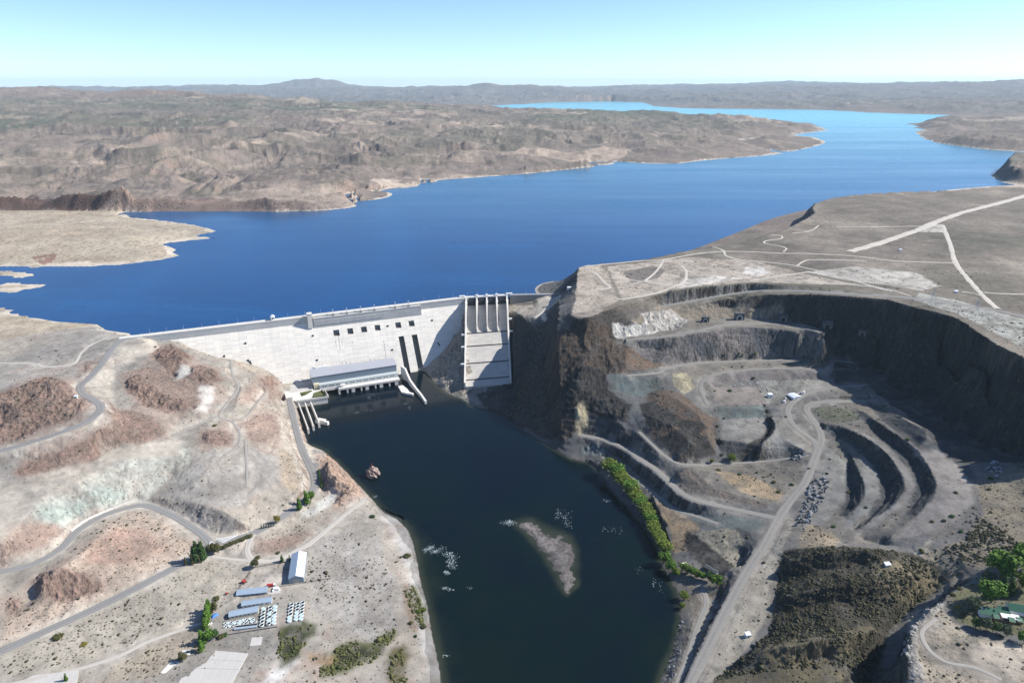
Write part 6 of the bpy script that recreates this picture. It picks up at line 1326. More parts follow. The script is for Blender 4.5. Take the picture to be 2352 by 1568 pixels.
def sdens2(x, y): return ((near.sample(pr, x, y) > .35) & (near.sample(roadmask, x, y) < .05)) * .35
scatter_stuff("loose_stones", plain("loose_stone_rubble", (.20,.185,.17), .95, .15, 0, .5, .3), 30000, (-900, 900, 380, 1500), sdens2, .6, 5, "loose stones lying on the rocky slopes", "stones")

WET = [hit(q) for q in (((642,1440),(690,1430),(728,1430),(730,1455),(700,1470),(690,1500),(665,1520),(645,1536),(640,1500)), ((775,1482),(810,1470),(850,1475),(885,1448),(912,1445),(905,1470),(870,1500),(825,1530),(780,1545),(735,1560),(745,1530),(770,1515)), ((895,1490),(925,1485),(940,1520),(925,1567),(895,1567),(890,1530)), ((925,1335),(940,1345),(955,1430),(965,1450),(975,1440),(960,1345)), ((985,1440),(940,1400),(930,1360),(950,1350)))]
def wdens(x, y):
    k = np.zeros(len(x), bool)
    for w_ in WET: k |= inpoly(x + fbm(x, y, 12, 2, 3) * 5, y + fbm(x, y, 12, 2, 4) * 5, w_)
    return k * np.clip(.55 + fbm(x, y, 14, 3, 31) * 1.6, 0, 1)
scatter_stuff("marsh_plants", leaf_material("marsh_leaves", (.045,.055,.016), (.125,.125,.045)), 30000, (-380, -40, 440, 660), wdens, .95, 9, "olive reeds and bushes in the damp hollows by the river", "reeds")
# ---------------------------------------------------------------- boulders
def boulder_mesh(seed, mat):
    bm = bmesh.new(); bmesh.ops.create_icosphere(bm, subdivisions=2, radius=1.0); r = random.Random(seed)
    cuts = [(Vector((r.gauss(0, 1), r.gauss(0, 1), r.gauss(0, 1))).normalized(), r.uniform(.45, .8)) for _ in range(9)]
    for v in bm.verts:
        for n_, d in cuts:
            k = v.co.dot(n_) - d
            if k > 0: v.co -= n_ * k * .92
        v.co *= r.uniform(.95, 1.05)
    me = bpy.data.meshes.new("boulder"); bm.to_mesh(me); bm.free(); me.materials.append(mat); return me
BM = [boulder_mesh(k, M['boulder']) for k in range(5)] + [boulder_mesh(k + 9, M['boulder_dark']) for k in range(4)]
BP = plain("pale_boulder_rock", (.31,.295,.27), .95, .15, 0, .3, .5, .6); BM2 = [boulder_mesh(k + 30, BP) for k in range(4)]
def pile(poly, n, s0, s1, label, group, meshes, seed, up=.0):
    r = random.Random(seed); W_ = hit(poly, ground_z); x0, x1, y0, y1 = W_[:, 0].min(), W_[:, 0].max(), W_[:, 1].min(), W_[:, 1].max(); c = 0
    while c < n:
        x, y = r.uniform(x0, x1), r.uniform(y0, y1)
        if not inpoly(np.array([x]), np.array([y]), W_)[0]: continue
        s = r.uniform(s0, s1) * (1.0 if r.random() < .8 else 1.35); o = bpy.data.objects.new("boulder", r.choice(meshes)); col.objects.link(o)
        o.location = (x, y, float(ground_z(x, y)) + s * .3 + r.uniform(0, up)); o.scale = (s, s * r.uniform(.7, 1.1), s * r.uniform(.6, .9)); o.rotation_euler = (r.uniform(-.5, .5), r.uniform(-.5, .5), r.uniform(0, 6.28))
        tag(o, label, "boulder", group); c += 1
pile([(1863,1104),(1903,1098),(1900,1128),(1888,1158),(1861,1204),(1826,1208),(1848,1155)], 120, 1.3, 2.9, "grey block in the long pile of quarry rocks beside the quarry road", "long boulder pile beside the quarry road", BM, 1, .8)
pile([(1826,1038),(1849,1034),(1850,1052),(1828,1058),(1812,1056)], 34, 1.3, 2.6, "dark block in the small rock heap at the flat pad's corner", "rock heap at the pad corner", BM, 2, .6)
pile([(2262,1066),(2290,1060),(2304,1080),(2290,1096),(2265,1090)], 36, 1.4, 2.8, "grey block in the rock heap at the edge of the big shadow", "rock heap beside the shadow", BM, 3, .8)
pile([(2140,1398),(2110,1426),(2096,1462),(2090,1512),(2102,1566),(2085,1566),(2075,1500),(2082,1450),(2104,1416),(2132,1392)], 70, 1.2, 2.6, "pale block on the rubble edge between the villa ground and the ravine", "pale blocks along the ravine edge", BM2, 4, .5)
pile([(1548,1560),(1562,1500),(1572,1430),(1560,1420),(1548,1490),(1524,1560)], 30, .8, 1.7, "grey block on the rocky river bank at the bottom", "blocks on the lower right bank", BM, 5, .2)

# ---------------------------------------------------------------- rock in the river
x, y, z = P(855, 1096, 0)
def rock_mesh(name, rx, ry, rz, seed, mat, sub=5):
    bm = bmesh.new(); bmesh.ops.create_icosphere(bm, subdivisions=sub, radius=1.0)
    co = np.array([v.co[:] for v in bm.verts]); a = np.arctan2(co[:, 1], co[:, 0])
    n_ = ridged(co[:, 0] * 3 + co[:, 2] * 1.7 + seed, co[:, 1] * 3 + co[:, 2] * 2.3, 1.6, 5, seed) - .6; q_ = 1 + n_ * .75
    for v, k in zip(bm.verts, q_): v.co = Vector((v.co.x * rx * k, v.co.y * ry * k, v.co.z * rz * k))
    me = bpy.data.meshes.new(name); bm.to_mesh(me); bm.free(); me.materials.append(mat); return me
isl = bpy.data.objects.new("rock_islet", rock_mesh("rock_islet", 9.5, 9, 11, 4, M['rockred'])); col.objects.link(isl); isl.location = (x, y + 6, 2.0); tag(isl, "lone craggy rock standing in the dark river", "rock")
mp = thing("channel_marker", (x - 1, y + 7, 11.5), 0, "rusty brown marker post on the lone rock in the river", "marker post")
MB().tube((0, 0, -1), (0, 0, 9), .55, .4, 8).build("post", M['rust'], mp); MB().box(-.9, .9, -.15, .15, 6.5, 8.6).build("board", M['rust'], mp)

# white water
def foam(spots, seed):
    r = random.Random(seed); m = MB()
    for (u, v, ru, rv, n) in spots:
        for _ in range(int(n * 1.6)):
            a = r.gauss(0, .5); b = r.gauss(0, .5); q = P(u + a * ru, v + b * rv, .12); s = r.uniform(.10, .42); e = r.uniform(1.2, 3.4); th_ = r.gauss(-.9, .5); k = r.randint(5, 7)
            pts = []
            for i in range(k):
                t = 6.283 * i / k; rr_ = s * r.uniform(.55, 1.2); px, py = math.cos(t) * rr_ * e, math.sin(t) * rr_; pts.append((q[0] + px * math.cos(th_) - py * math.sin(th_), q[1] + px * math.sin(th_) + py * math.cos(th_), .12 + r.uniform(0, .25)))
            m.add(pts + [(q[0], q[1], .5)], [(i, (i + 1) % k, k) for i in range(k)])
    o = m.build("white_water", M['river_foam']); o["kind"] = "stuff"; tag(o, "white foam of the rapids on the dark river", "foam")
foam([(1165,1200,16,6,60),(1172,1197,8,4,40),(1180,1203,10,5,18),(1284,1178,9,12,20),(1300,1190,12,16,30),(1306,1205,12,12,15),(1280,1186,9,9,14),(979,1262,8,6,38),(990,1256,9,5,42),(1000,1266,14,6,45),(1012,1260,12,6,20),(1029,1273,12,7,45),(1040,1277,12,9,38),(1034,1291,9,12,60),(1042,1300,12,8,24),(1024,1313,5,3,26),(1030,1318,7,4,10),(1024,1350,8,4,24),(1036,1354,9,4,14),(1080,1349,8,3,8),(1395,1149,10,4,26),(1430,1160,9,8,10),(1412,1216,20,10,14),(1388,1217,7,8,6),(1502,1335,9,14,9),(1517,1350,12,16,6),(1470,1310,12,10,6),(1024,1505,7,3,9),(862,1140,8,4,10),(850,906,14,4,14),(852,914,16,5,16),(818,947,7,3,6),(848,942,7,2,5),(940,937,6,4,8),(930,928,9,4,6)], 3)

# ---------------------------------------------------------------- small buildings
def frame(u0, v0, u1, v1, z=None):
    a = at(u0, v0); b = at(u1, v1); zz = (a[2] + b[2]) / 2 if z is None else z
    if z is not None: a, b = P(u0, v0, z), P(u1, v1, z)
    return (a[0], a[1], zz), math.atan2(b[1] - a[1], b[0] - a[0]), math.hypot(b[0] - a[0], b[1] - a[1])
def gable(name, loc, rz, L_, W_, eave, ridge, wall, roof, label, cat, group=None, axis='x', over=.5, doors=(), wins=()):
    """building with its front left corner at loc; ridge along its local x or y"""
    t = thing(name, loc, rz, label, cat, group)
    if axis == 'x':
        MB().extr([(0, -1), (0, eave), (W_ / 2, ridge), (W_, eave), (W_, -1)], 0, L_).build("wall", wall, t)
        k = (ridge - eave) / (W_ / 2)
        for s0, s1, e0, e1 in ((-over, W_ / 2, eave - k * over, ridge), (W_ + over, W_ / 2, eave - k * over, ridge)):
            MB().hexa([(-over, min(s0, s1), (e0 if s0 < s1 else e1) + .06), (L_ + over, min(s0, s1), (e0 if s0 < s1 else e1) + .06), (L_ + over, max(s0, s1), (e1 if s0 < s1 else e0) + .06), (-over, max(s0, s1), (e1 if s0 < s1 else e0) + .06)],
                      [(-over, min(s0, s1), (e0 if s0 < s1 else e1) + .28), (L_ + over, min(s0, s1), (e0 if s0 < s1 else e1) + .28), (L_ + over, max(s0, s1), (e1 if s0 < s1 else e0) + .28), (-over, max(s0, s1), (e1 if s0 < s1 else e0) + .28)]).build("roof", roof, t)
    else:
        v_ = MB(); pr = [(0, -1), (0, eave), (L_ / 2, ridge), (L_, eave), (L_, -1)]
        v_.add([(p[0], 0, p[1]) for p in pr] + [(p[0], W_, p[1]) for p in pr], [(0, 4, 3, 2, 1), (5, 6, 7, 8, 9), (0, 1, 6, 5), (3, 4, 9, 8), (1, 2, 7, 6), (2, 3, 8, 7)]).build("wall", wall, t)
        k = (ridge - eave) / (L_ / 2)
        for x0, z0, x1, z1 in ((-over, eave - k * over, L_ / 2, ridge), (L_ / 2, ridge, L_ + over, eave - k * over)):
            MB().hexa([(x0, -over, z0 + .06), (x1, -over, z1 + .06), (x1, W_ + over, z1 + .06), (x0, W_ + over, z0 + .06)], [(x0, -over, z0 + .28), (x1, -over, z1 + .28), (x1, W_ + over, z1 + .28), (x0, W_ + over, z0 + .28)]).build("roof", roof, t)
    for (x0, x1, z0, z1) in doors: MB().box(x0, x1, -.09, .02, z0, z1).build("door", M['steel'], t)
    for (x0, x1, z0, z1) in wins: MB().box(x0, x1, -.08, .02, z0, z1).build("window", M['glass'], t)
    return t
ZY = 9.3
lo_, rz_, L_ = frame(664, 1341, 698.5, 1336, ZY)
wh = gable("warehouse", lo_, rz_ - .02, L_, 46, 7.5, 11.0, M['shed_wall'], M['shed_roof_pale'], "tall grey warehouse with pale gable roof at the edge of the yard", "warehouse", None, 'y', .4, doors=((L_ * .3, L_ * .7, 0, 5.2),))
[c for c in wh.children if c.name.startswith("roof")][0].data.materials[0] = M['shed_roof']  # left roof slope: shade put into the colour by a darker sheet
for k, (u0, v0, u1, v1, W_, wm_, rm_, lab) in enumerate(((544, 1371.5, 613, 1364, 9, 'shed_wall', 'shed_roof', "long blue grey shed with dark front nearest the warehouse yard"), (556, 1396, 624, 1385.5, 7.5, 'white', 'shed_roof', "long shed with white walls, middle of the three"), (527, 1421, 593, 1408.5, 8.5, 'cream', 'shed_roof', "long blue grey shed just above the small round tanks"))):
    lo_, rz_, L_ = frame(u0, v0, u1, v1, ZY)
    gable("long_shed", lo_, rz_, L_, W_, 3.4, 4.9, M[wm_], M[rm_], lab, "shed", "long sheds of the fish farm", 'x', .6, doors=((L_ * .8, L_ * .86, 0, 2.4),), wins=[(L_ * q, L_ * q + 2, 1.2, 2.3) for q in (.08, .22, .36, .5, .64)])
lo_, rz_, L_ = frame(616, 1365, 643, 1362, ZY); t = thing("loading_pad", lo_, rz_, "pale concrete pad with a small white frame beside the upper shed", "concrete slab")
MB().box(0, L_, 0, 13, -.5, .35).build("slab", M['slab'], t); MB().box(5, 11, 5, 9, .351, 3).build("frame_block", M['white'], t); MB().box(4, 5, 3, 10, .351, 2.2).build("tank_block", M['white'], t)
lo_, rz_, L_ = frame(537.5, 1447.5, 590, 1441.5, ZY - .3); t = thing("rearing_trough", lo_, rz_, "long low concrete trough with grey cover below the small round tanks", "trough")
MB().box(0, L_, 0, 3.4, -.5, 1.1).build("trough_wall", M['slab'], t); MB().box(-.2, L_ + .2, 0, 2.6, 1.2, 1.45).build("cover", M['shed_roof'], t); MB().box(2, L_ - 1, 3.41, 6.2, -.4, .5).build("open_channel", M['tankwater'], t); MB().box(1.4, L_ - .4, 6.21, 6.9, -.5, 1.0).build("rim", M['slab'], t)
# round tanks: three fields
def tank(r, h, lid):
    t = thing("fish_tank", (0, 0, 0), 0)
    MB().ring(r - .28, r, -.6, h).build("wall", M['tank'], t, True); (MB().disc(r - .34, h - .12 if lid else h - .7)).build("cover" if lid else "water", M['tank_lid'] if lid else M['tankwater'], t)
    MB().tube((r - .2, -r * .4, .2), (r + 1.0, -r * .5, .2), .12, .12, 6).build("pipe", M['steel'], t)
    return t
TZ = lambda zx, zy: (464.6 + zx * .1111, 1364.7 + zy * .1111)
FIELD = {"round white tanks of the right field": (2.4, 1.6, "round white fish tank in the right hand field of open tanks", [(1845,195,0),(1830,262,0),(1820,328,0),(1820,395,0),(1800,465,1),(1798,530,1),(1975,180,0),(1965,240,0),(1960,303,0),(1950,365,1),(1940,435,1),(1935,500,1),(2075,155,0),(2068,220,0),(2058,290,0),(2055,352,0),(2045,420,1),(2035,490,1)]),
 "round white tanks beside the sheds": (2.4, 1.6, "round white fish tank in the middle field right of the sheds", [(1265,280,1),(1260,345,0),(1250,410,0),(1245,480,0),(1235,550,0),(1225,618,0),(1405,255,0),(1400,318,0),(1385,388,1),(1385,455,0),(1375,525,1),(1370,590,0),(1505,235,1),(1500,300,1),(1490,370,0),(1485,435,1),(1480,505,1),(1475,575,1)]),
 "small round tanks below the sheds": (1.75, 1.2, "small round white fish tank in the low field below the sheds", [(470,592,0),(530,580,1),(595,570,0),(655,575,1),(715,552,0),(780,540,1),(850,520,1),(910,508,0),(985,492,1),(1048,486,0),(470,660,0),(560,642,1),(635,625,0),(700,607,0),(765,592,1),(842,576,0),(928,563,0),(1020,550,1),(1095,540,0)])}
for gname, (r_, h__, lab, spots) in FIELD.items():
    pr_ = {}
    for zx, zy, lid in spots:
        u, v = TZ(zx, zy); q = P(u, v, ZY + h__); lb = lab + (" with pale cover" if lid else "")
        if lid not in pr_:
            pr_[lid] = tank(r_, h__, lid); pr_[lid].location = (q[0], q[1], ZY); tag(pr_[lid], lb, "fish tank", gname + (" with covers" if lid else ""))
        else: copy_tree(pr_[lid], (q[0], q[1], ZY))
# yard machines
def wheels(t, xs, w_, r=.55):
    for x_ in xs:
        for s_ in (-1, 1): MB().tube((x_, s_ * w_ * .5, r), (x_, s_ * (w_ * .5 - .4), r), r, r, 12).build("wheel", M['dark'], t)
lo_, rz_, L_ = frame(613, 1347, 632, 1345); t = thing("red_truck", lo_, rz_, "red covered lorry with white cab parked in the warehouse yard", "truck")
MB().extr([(-1.5, .9), (1.5, .9), (1.5, 3.0), (.8, 3.7), (-.8, 3.7), (-1.5, 3.0)], 0, 7.2).build("cargo_body", M['red'], t); MB().box(7.5, 9.8, -1.25, 1.25, .8, 2.9).build("cab", M['white'], t); MB().box(9.75, 9.85, -1.1, 1.1, 1.9, 2.7).build("windscreen", M['glass'], t); MB().box(.1, 9.6, -.9, .9, .6, .88).build("chassis", M['dark'], t); wheels(t, (1.4, 2.7, 8.5), 2.4)
lo_, rz_, L_ = frame(560, 1338, 579, 1314); t = thing("crawler_crane", lo_, rz_, "old red crane with long lattice boom lowered along the yard fence", "crane")
MB().box(-1.8, 1.8, -1.6, 1.6, .9, 2.9).build("crane_body", M['red'], t); MB().box(1.0, 2.2, -1.5, -.4, 1.4, 3.4).build("cab", M['red'], t)
for s_ in (-1, 1): MB().box(-2.4, 2.4, s_ * 1.9 - .4, s_ * 1.9 + .4, 0, .9).build("track", M['dark'], t)
bo = MB()
for s_, h2 in ((-.55, 0), (.55, 0), (-.55, 1.0), (.55, 1.0)): bo.tube((1.8, s_, 1.6 + h2), (L_, s_ * .4, 2.4 + h2 * .4), .10, .08, 5)
for k in range(14):
    f0, f1 = k / 14, (k + 1) / 14; X0, X1 = 1.8 + (L_ - 1.8) * f0, 1.8 + (L_ - 1.8) * f1
    bo.tube((X0, -.55, 1.6 + .8 * f0), (X1, .5, 2.5 + .3 * f1), .06, .06, 4); bo.tube((X0, .55, 1.6 + .8 * f0), (X1, -.5, 2.5 + .3 * f1), .06, .06, 4)
bo.build("boom", M['timber'], t); MB().tube((-1.2, 0, 2.8), (.2, 0, 5.0), .12, .1, 6).build("gantry_post", M['rust'], t)
lo_, rz_, L_ = frame(521, 1364, 528, 1361); t = thing("red_tractor", lo_, rz_, "small red tractor parked left of the upper shed", "tractor")
MB().box(0, 2.0, -.5, .5, .7, 1.6).build("hood", M['red'], t); MB().box(-1.4, 0, -.8, .8, .7, 2.5).build("cab", M['red'], t); MB().box(-1.2, -.1, -.83, .83, 1.5, 2.3).build("window", M['glass'], t); wheels(t, (-.8,), 2.0, .8); wheels(t, (1.6,), 1.5, .45)
lo_, rz_, L_ = frame(485, 1418, 500, 1409); t = thing("blue_tarpaulin", lo_, rz_, "bright blue tarpaulin covering a heap beside the windbreak", "tarpaulin")
tp = MB(); nx2, ny2 = 12, 7; q = random.Random(4)
vv = [(i / nx2 * L_, (j / ny2 - .5) * 5.2, max(0, 1.9 * math.sin(math.pi * i / nx2) ** .5 * math.sin(math.pi * j / ny2) ** .6 + q.uniform(-.25, .25) * (0 < i < nx2) * (0 < j < ny2))) for i in range(nx2 + 1) for j in range(ny2 + 1)]
tp.add(vv, [(i * (ny2 + 1) + j, (i + 1) * (ny2 + 1) + j, (i + 1) * (ny2 + 1) + j + 1, i * (ny2 + 1) + j + 1) for i in range(nx2) for j in range(ny2)]).build("sheet", M['blue'], t)
lo_, rz_, L_ = frame(478, 1437, 488, 1431); t = thing("white_van", lo_, rz_, "white van parked beside the windbreak left of the tanks", "van")
MB().extr([(-.95, .5), (.95, .5), (.95, 1.9), (.8, 2.2), (-.8, 2.2), (-.95, 1.9)], 0, 3.9).build("body", M['white'], t); MB().hexa([(3.905, -.9, .5), (5.2, -.9, .5), (5.2, .9, .5), (3.905, .9, .5)], [(3.905, -.85, 2.1), (4.3, -.8, 1.9), (4.3, .8, 1.9), (3.905, .85, 2.1)]).build("front", M['white'], t); MB().hexa([(4.45, -.75, 1.35), (4.7, -.75, 1.35), (4.7, .75, 1.35), (4.45, .75, 1.35)], [(4.35, -.7, 1.85), (4.42, -.7, 1.88), (4.42, .7, 1.88), (4.35, .7, 1.85)]).build("windscreen", M['glass'], t); wheels(t, (.9, 4.2), 1.9, .36)
# slabs
def slab(uv, th_, lab, mat='slab', name="concrete_slab", joints=True):
    W_ = [at(u, v) for u, v in uv]; zt = sum(q[2] for q in W_) / len(W_) + th_; c = (sum(q[0] for q in W_) / len(W_), sum(q[1] for q in W_) / len(W_))
    t = thing(name, (c[0], c[1], zt), 0, lab, "concrete slab")
    W2 = [P(u, v, zt) for u, v in uv]; MB().prism([(q[0] - c[0], q[1] - c[1]) for q in W2], -2.5, 0).build("slab", M[mat], t); return t, [(q[0] - c[0], q[1] - c[1]) for q in W2]
t, q = slab(((478.5,1491.5),(569,1499.5),(531.5,1569),(500,1625),(360,1625),(404,1568)), .45, "huge pale concrete slab at the bottom left of the picture")
jm = MB()
def lerp2(a, b, f): return (a[0] + (b[0] - a[0]) * f, a[1] + (b[1] - a[1]) * f)
for f in (.28, .55): 
    a, b = lerp2(q[0], q[5], f), lerp2(q[1], q[2], f); jm.hexa([(a[0], a[1] - .12, -.05), (b[0], b[1] - .12, -.05), (b[0], b[1] + .12, -.05), (a[0], a[1] + .12, -.05)], [(a[0], a[1] - .12, .02), (b[0], b[1] - .12, .02), (b[0], b[1] + .12, .02), (a[0], a[1] + .12, .02)])
jm.build("joint", M['dark_conc'], t); jm2 = MB(); a = lerp2(lerp2(q[0], q[1], .18), lerp2(q[5], q[2], .18), .25); jm2.box(a[0] - .3, a[0] + .3, a[1] - 4, a[1] + 4, -.05, .03).build("patch_strip", M['dark_conc'], t)
slab(((578.5,1463),(603,1461),(599,1480.5),(573,1483)), .4, "small square concrete slab below the camp fence")
slab(((390,1520),(412,1519),(409,1526),(398,1528),(377,1546),(368,1544.5)), .5, "white concrete foundation strip left of the huge slab", 'deck')
slab(((418,1493),(440,1491),(434,1503),(416,1500)), .3, "pale small foundation beside the poplars", 'deck')
slab(((60,1552),(180,1538),(172,1600),(20,1600)), .3, "pale concrete yard at the bottom edge far left", 'slab')
# fences
def fence_line(uv, h, lab, posts=True, mat='fence', name="wire_fence", thick=.10):
    W_ = [at(u, v) for u, v in uv]; t = thing(name, W_[0], 0, lab, "fence"); o = W_[0]; pm, rm = MB(), MB()
    for a, b in zip(W_[:-1], W_[1:]):
        n_ = max(2, int(math.dist(a[:2], b[:2]) / 5)); prev = None
        for k in range(n_ + 1):
            f = k / n_; x_, y_ = a[0] + (b[0] - a[0]) * f, a[1] + (b[1] - a[1]) * f; z_ = float(ground_z(x_, y_)); c = (x_ - o[0], y_ - o[1], z_ - o[2])
            pm.box(c[0] - .12, c[0] + .12, c[1] - .12, c[1] + .12, c[2] - .3, c[2] + h)
            if prev:
                for zz in (.25, .55, .9): rm.tube((prev[0], prev[1], prev[2] + h * zz), (c[0], c[1], c[2] + h * zz), thick, thick, 4)
            prev = c
    pm.build("post_row", M[mat], t); rm.build("wires", M[mat], t); return t
fence_line(((545,1360),(562,1332),(581,1304),(620,1297),(664,1290)), 2.0, "wire fence around the warehouse yard on its left and upper sides")
fence_line(((640,1347),(700,1338.5),(760,1328)), 1.8, "wire fence running right from the foot of the warehouse")
W_ = [at(*q) for q in ((524,1457),(560,1451),(600,1445),(637,1439))]; t = thing("boundary_wall", W_[0], 0, "low dark stone wall along the lower edge of the camp", "stone wall"); bw = MB()
for a, b in zip(W_[:-1], W_[1:]):
    d = Vector((b[0] - a[0], b[1] - a[1], 0)).normalized(); n_ = (-d.y * .5, d.x * .5); A0 = (a[0] - W_[0][0], a[1] - W_[0][1]); B0 = (b[0] - W_[0][0], b[1] - W_[0][1])
    c = [(A0[0] - n_[0], A0[1] - n_[1]), (B0[0] - n_[0], B0[1] - n_[1]), (B0[0] + n_[0], B0[1] + n_[1]), (A0[0] + n_[0], A0[1] + n_[1])]; bw.hexa([(p[0], p[1], -1) for p in c], [(p[0], p[1], 1.4) for p in c])
bw.build("wall", M['dark_conc'], t)
# white wall above the valley road
W_ = [P(u, v, 0) for u, v in ()] or [at(u, v) for u, v in ((309,1151),(285,1158),(260,1167),(235,1177),(210,1188),(190,1199),(176,1209),(163,1220))]
t = thing("retaining_wall", W_[0], 0, "long white retaining wall along the valley road under the green cut", "retaining wall"); rw = MB()
for a, b in zip(W_[:-1], W_[1:]):
    d = Vector((b[0] - a[0], b[1] - a[1], 0)).normalized(); n_ = (-d.y * .7, d.x * .7); A0 = (a[0] - W_[0][0], a[1] - W_[0][1]); B0 = (b[0] - W_[0][0], b[1] - W_[0][1]); za, zb = a[2] - W_[0][2], b[2] - W_[0][2]
    c = [A0 + (za,), B0 + (zb,)]; rw.hexa([(A0[0] - n_[0], A0[1] - n_[1], za - 2), (B0[0] - n_[0], B0[1] - n_[1], zb - 2), (B0[0] + n_[0], B0[1] + n_[1], zb - 2), (A0[0] + n_[0], A0[1] + n_[1], za - 2)], [(A0[0] - n_[0], A0[1] - n_[1], za + 1.5), (B0[0] - n_[0], B0[1] - n_[1], zb + 1.5), (B0[0] + n_[0], B0[1] + n_[1], zb + 1.5), (A0[0] + n_[0], A0[1] + n_[1], za + 1.5)])
rw.build("wall", M['deck'], t)
# painted islands at the junction
def hatch(tri, n, seed):
    W_ = [at(u, v) for u, v in tri]; m = MB(); z_ = lambda x_, y_: float(ground_z(x_, y_)) + .42
    def edge(a, b, w_=.35):
        d = Vector((b[0] - a[0], b[1] - a[1], 0)).normalized(); n__ = Vector((-d.y, d.x, 0)) * w_; k = 6
        for i in range(k):
            p0 = Vector(a).lerp(Vector(b), i / k); p1 = Vector(a).lerp(Vector(b), (i + 1) / k); m.quad(*[(q.x, q.y, z_(q.x, q.y)) for q in (p0 - n__, p1 - n__, p1 + n__, p0 + n__)])
    for i in range(3): edge(W_[i], W_[(i + 1) % 3])
    for i in range(1, n):
        f = i / n; edge(Vector(W_[0]).lerp(Vector(W_[1]), f), Vector(W_[0]).lerp(Vector(W_[2]), f) if f < 1 else W_[2], .5)
    o = m.build("road_marking", M['white']); o["kind"] = "structure"
hatch(((546.5,1229.5),(497,1237.5),(512.5,1246)), 9, 1); hatch(((470,1265),(485,1243),(498.5,1250.5)), 8, 2)
tri = [at(u, v) for u, v in ((700,1030),(722,1032),(742,1038),(744,1050),(733,1064),(727,1078),(714,1080),(706,1062))]
pv = MB(); c_ = tri[0]; pv.add([(q[0], q[1], q[2] + .30) for q in tri], [tuple(range(len(tri)))]); o = pv.build("asphalt_apron", ROADMAT['asphalt']); o["kind"] = "structure"
if o.data.polygons[0].normal.z < 0: o.data.flip_normals()

# ---------------------------------------------------------------- quarry side
QZ = lambda zx, zy: (1626 + zx * .14815, 842.1 + zy * .14815)
lo_ = at(1823.2, 918.8); b_ = P(1837.5, 915.2, lo_[2]); rz_ = math.atan2(b_[1] - lo_[1], b_[0] - lo_[0]); L_ = math.hypot(b_[0] - lo_[0], b_[1] - lo_[1])
t = gable("quarry_barn", lo_, rz_ - .1, L_ * 1.05, 16, 4.0, 5.6, M['white'], M['shed_roof_pale'], "white barn with pale roof on the quarry floor", "barn", None, 'y', .4, doors=((3, 6, 0, 3),))
for u, v, w_, d_, h_, lab in ((1768,911.5,7,6,5.5,"small white hut beside the ramp on the quarry floor"), (1308,664,9,5,4,"white hut perched on the cliff top right of the dam"), (1717,1461,5,4,3.6,"tiny white hut beside the quarry road at the bottom"), (175,913,4,3,2.6,"tiny white hut on the red hill beside the bend"), (2038,1297,6,4,1.6,"low white shelter on the dark ribbed slope"), (2196,672,6,4,3,"tiny white hut on the mesa beside the far road"), (2068,576,6,4,3,"tiny white hut on the mesa below the airstrip")):
    x, y, z = at(u, v); t = thing("white_hut", (x, y, z), .15, lab, "hut"); MB().box(-w_ / 2, w_ / 2, -d_ / 2, d_ / 2, -.8, h_).build("wall", M['white'], t); MB().extr([(-d_ / 2 - .4, h_), (d_ / 2 + .4, h_ + .9), (d_ / 2 + .4, h_ + 1.15), (-d_ / 2 - .4, h_ + .25)], -w_ / 2 - .4, w_ / 2 + .4).build("roof", M['shed_roof_pale'], t); MB().box(-.6, .6, -d_ / 2 - .07, -d_ / 2 + .02, 0, min(2.2, h_ * .75)).build("door", M['dark'], t)
for u, v, r_, lab in ((1801,924,2.0,"white upright water tank left of the quarry barn"), (1845,903.5,2.2,"white upright water tank right of the quarry barn"), (1804,915.5,1.3,"smallest white tank near the quarry barn's left end")):
    x, y, z = at(u, v); t = thing("water_tank", (x, y, z), 0, lab, "water tank"); MB().tube((0, 0, -.3), (0, 0, r_ * 1.9), r_, r_, 16).build("shell", M['white'], t, False); MB().tube((0, 0, r_ * 1.9), (0, 0, r_ * 2.3), r_, r_ * .2, 16).build("roof", M['white'], t)
pts = [at(*QZ(*q)) for q in ((1235,468),(1330,440),(1400,420),(1470,400))]; t = thing("white_pipeline", pts[0], 0, "white pipe running from the barn to the right tank", "pipeline"); pm = MB()
for a, b in zip(pts[:-1], pts[1:]): pm.tube(tuple(a[i] - pts[0][i] + (.8 if i == 2 else 0) for i in range(3)), tuple(b[i] - pts[0][i] + (.8 if i == 2 else 0) for i in range(3)), .35, .35, 6)
pm.build("pipe", M['white'], t)
pts = [at(*QZ(*q)) for q in ((885,285),(915,335),(950,395))]; t = thing("white_kerb", pts[0], 0, "white kerb line along the ramp above the small hut", "kerb"); pm = MB()
for a, b in zip(pts[:-1], pts[1:]): pm.tube(tuple(a[i] - pts[0][i] + (.3 if i == 2 else 0) for i in range(3)), tuple(b[i] - pts[0][i] + (.3 if i == 2 else 0) for i in range(3)), .4, .4, 6)
pm.build("kerb", M['deck'], t)
bl = None
for zx, zy in ((350,305),(415,287),(525,265),(535,275),(655,268),(757,244),(768,258),(890,250),(1022,226),(1040,236),(1210,224),(1405,222),(1550,275),(1685,285)):
    u, v = QZ(zx, zy); x, y, z = at(u, v)
    if bl is None: bl = MB().hexa([(-1.1, -.9, -.4), (1.1, -.9, -.4), (1.1, .9, -.4), (-1.1, .9, -.4)], [(-.9, -.7, .9), (.9, -.7, .9), (.9, .7, .9), (-.9, .7, .9)]).build("concrete_block", M['white'], None, False, .12); o = bl
    else: o = bl.copy(); col.objects.link(o)
    o.location = (x, y, z); tag(o, "white concrete block in the row along the upper quarry pad", "concrete block", "blocks along the upper quarry pad")
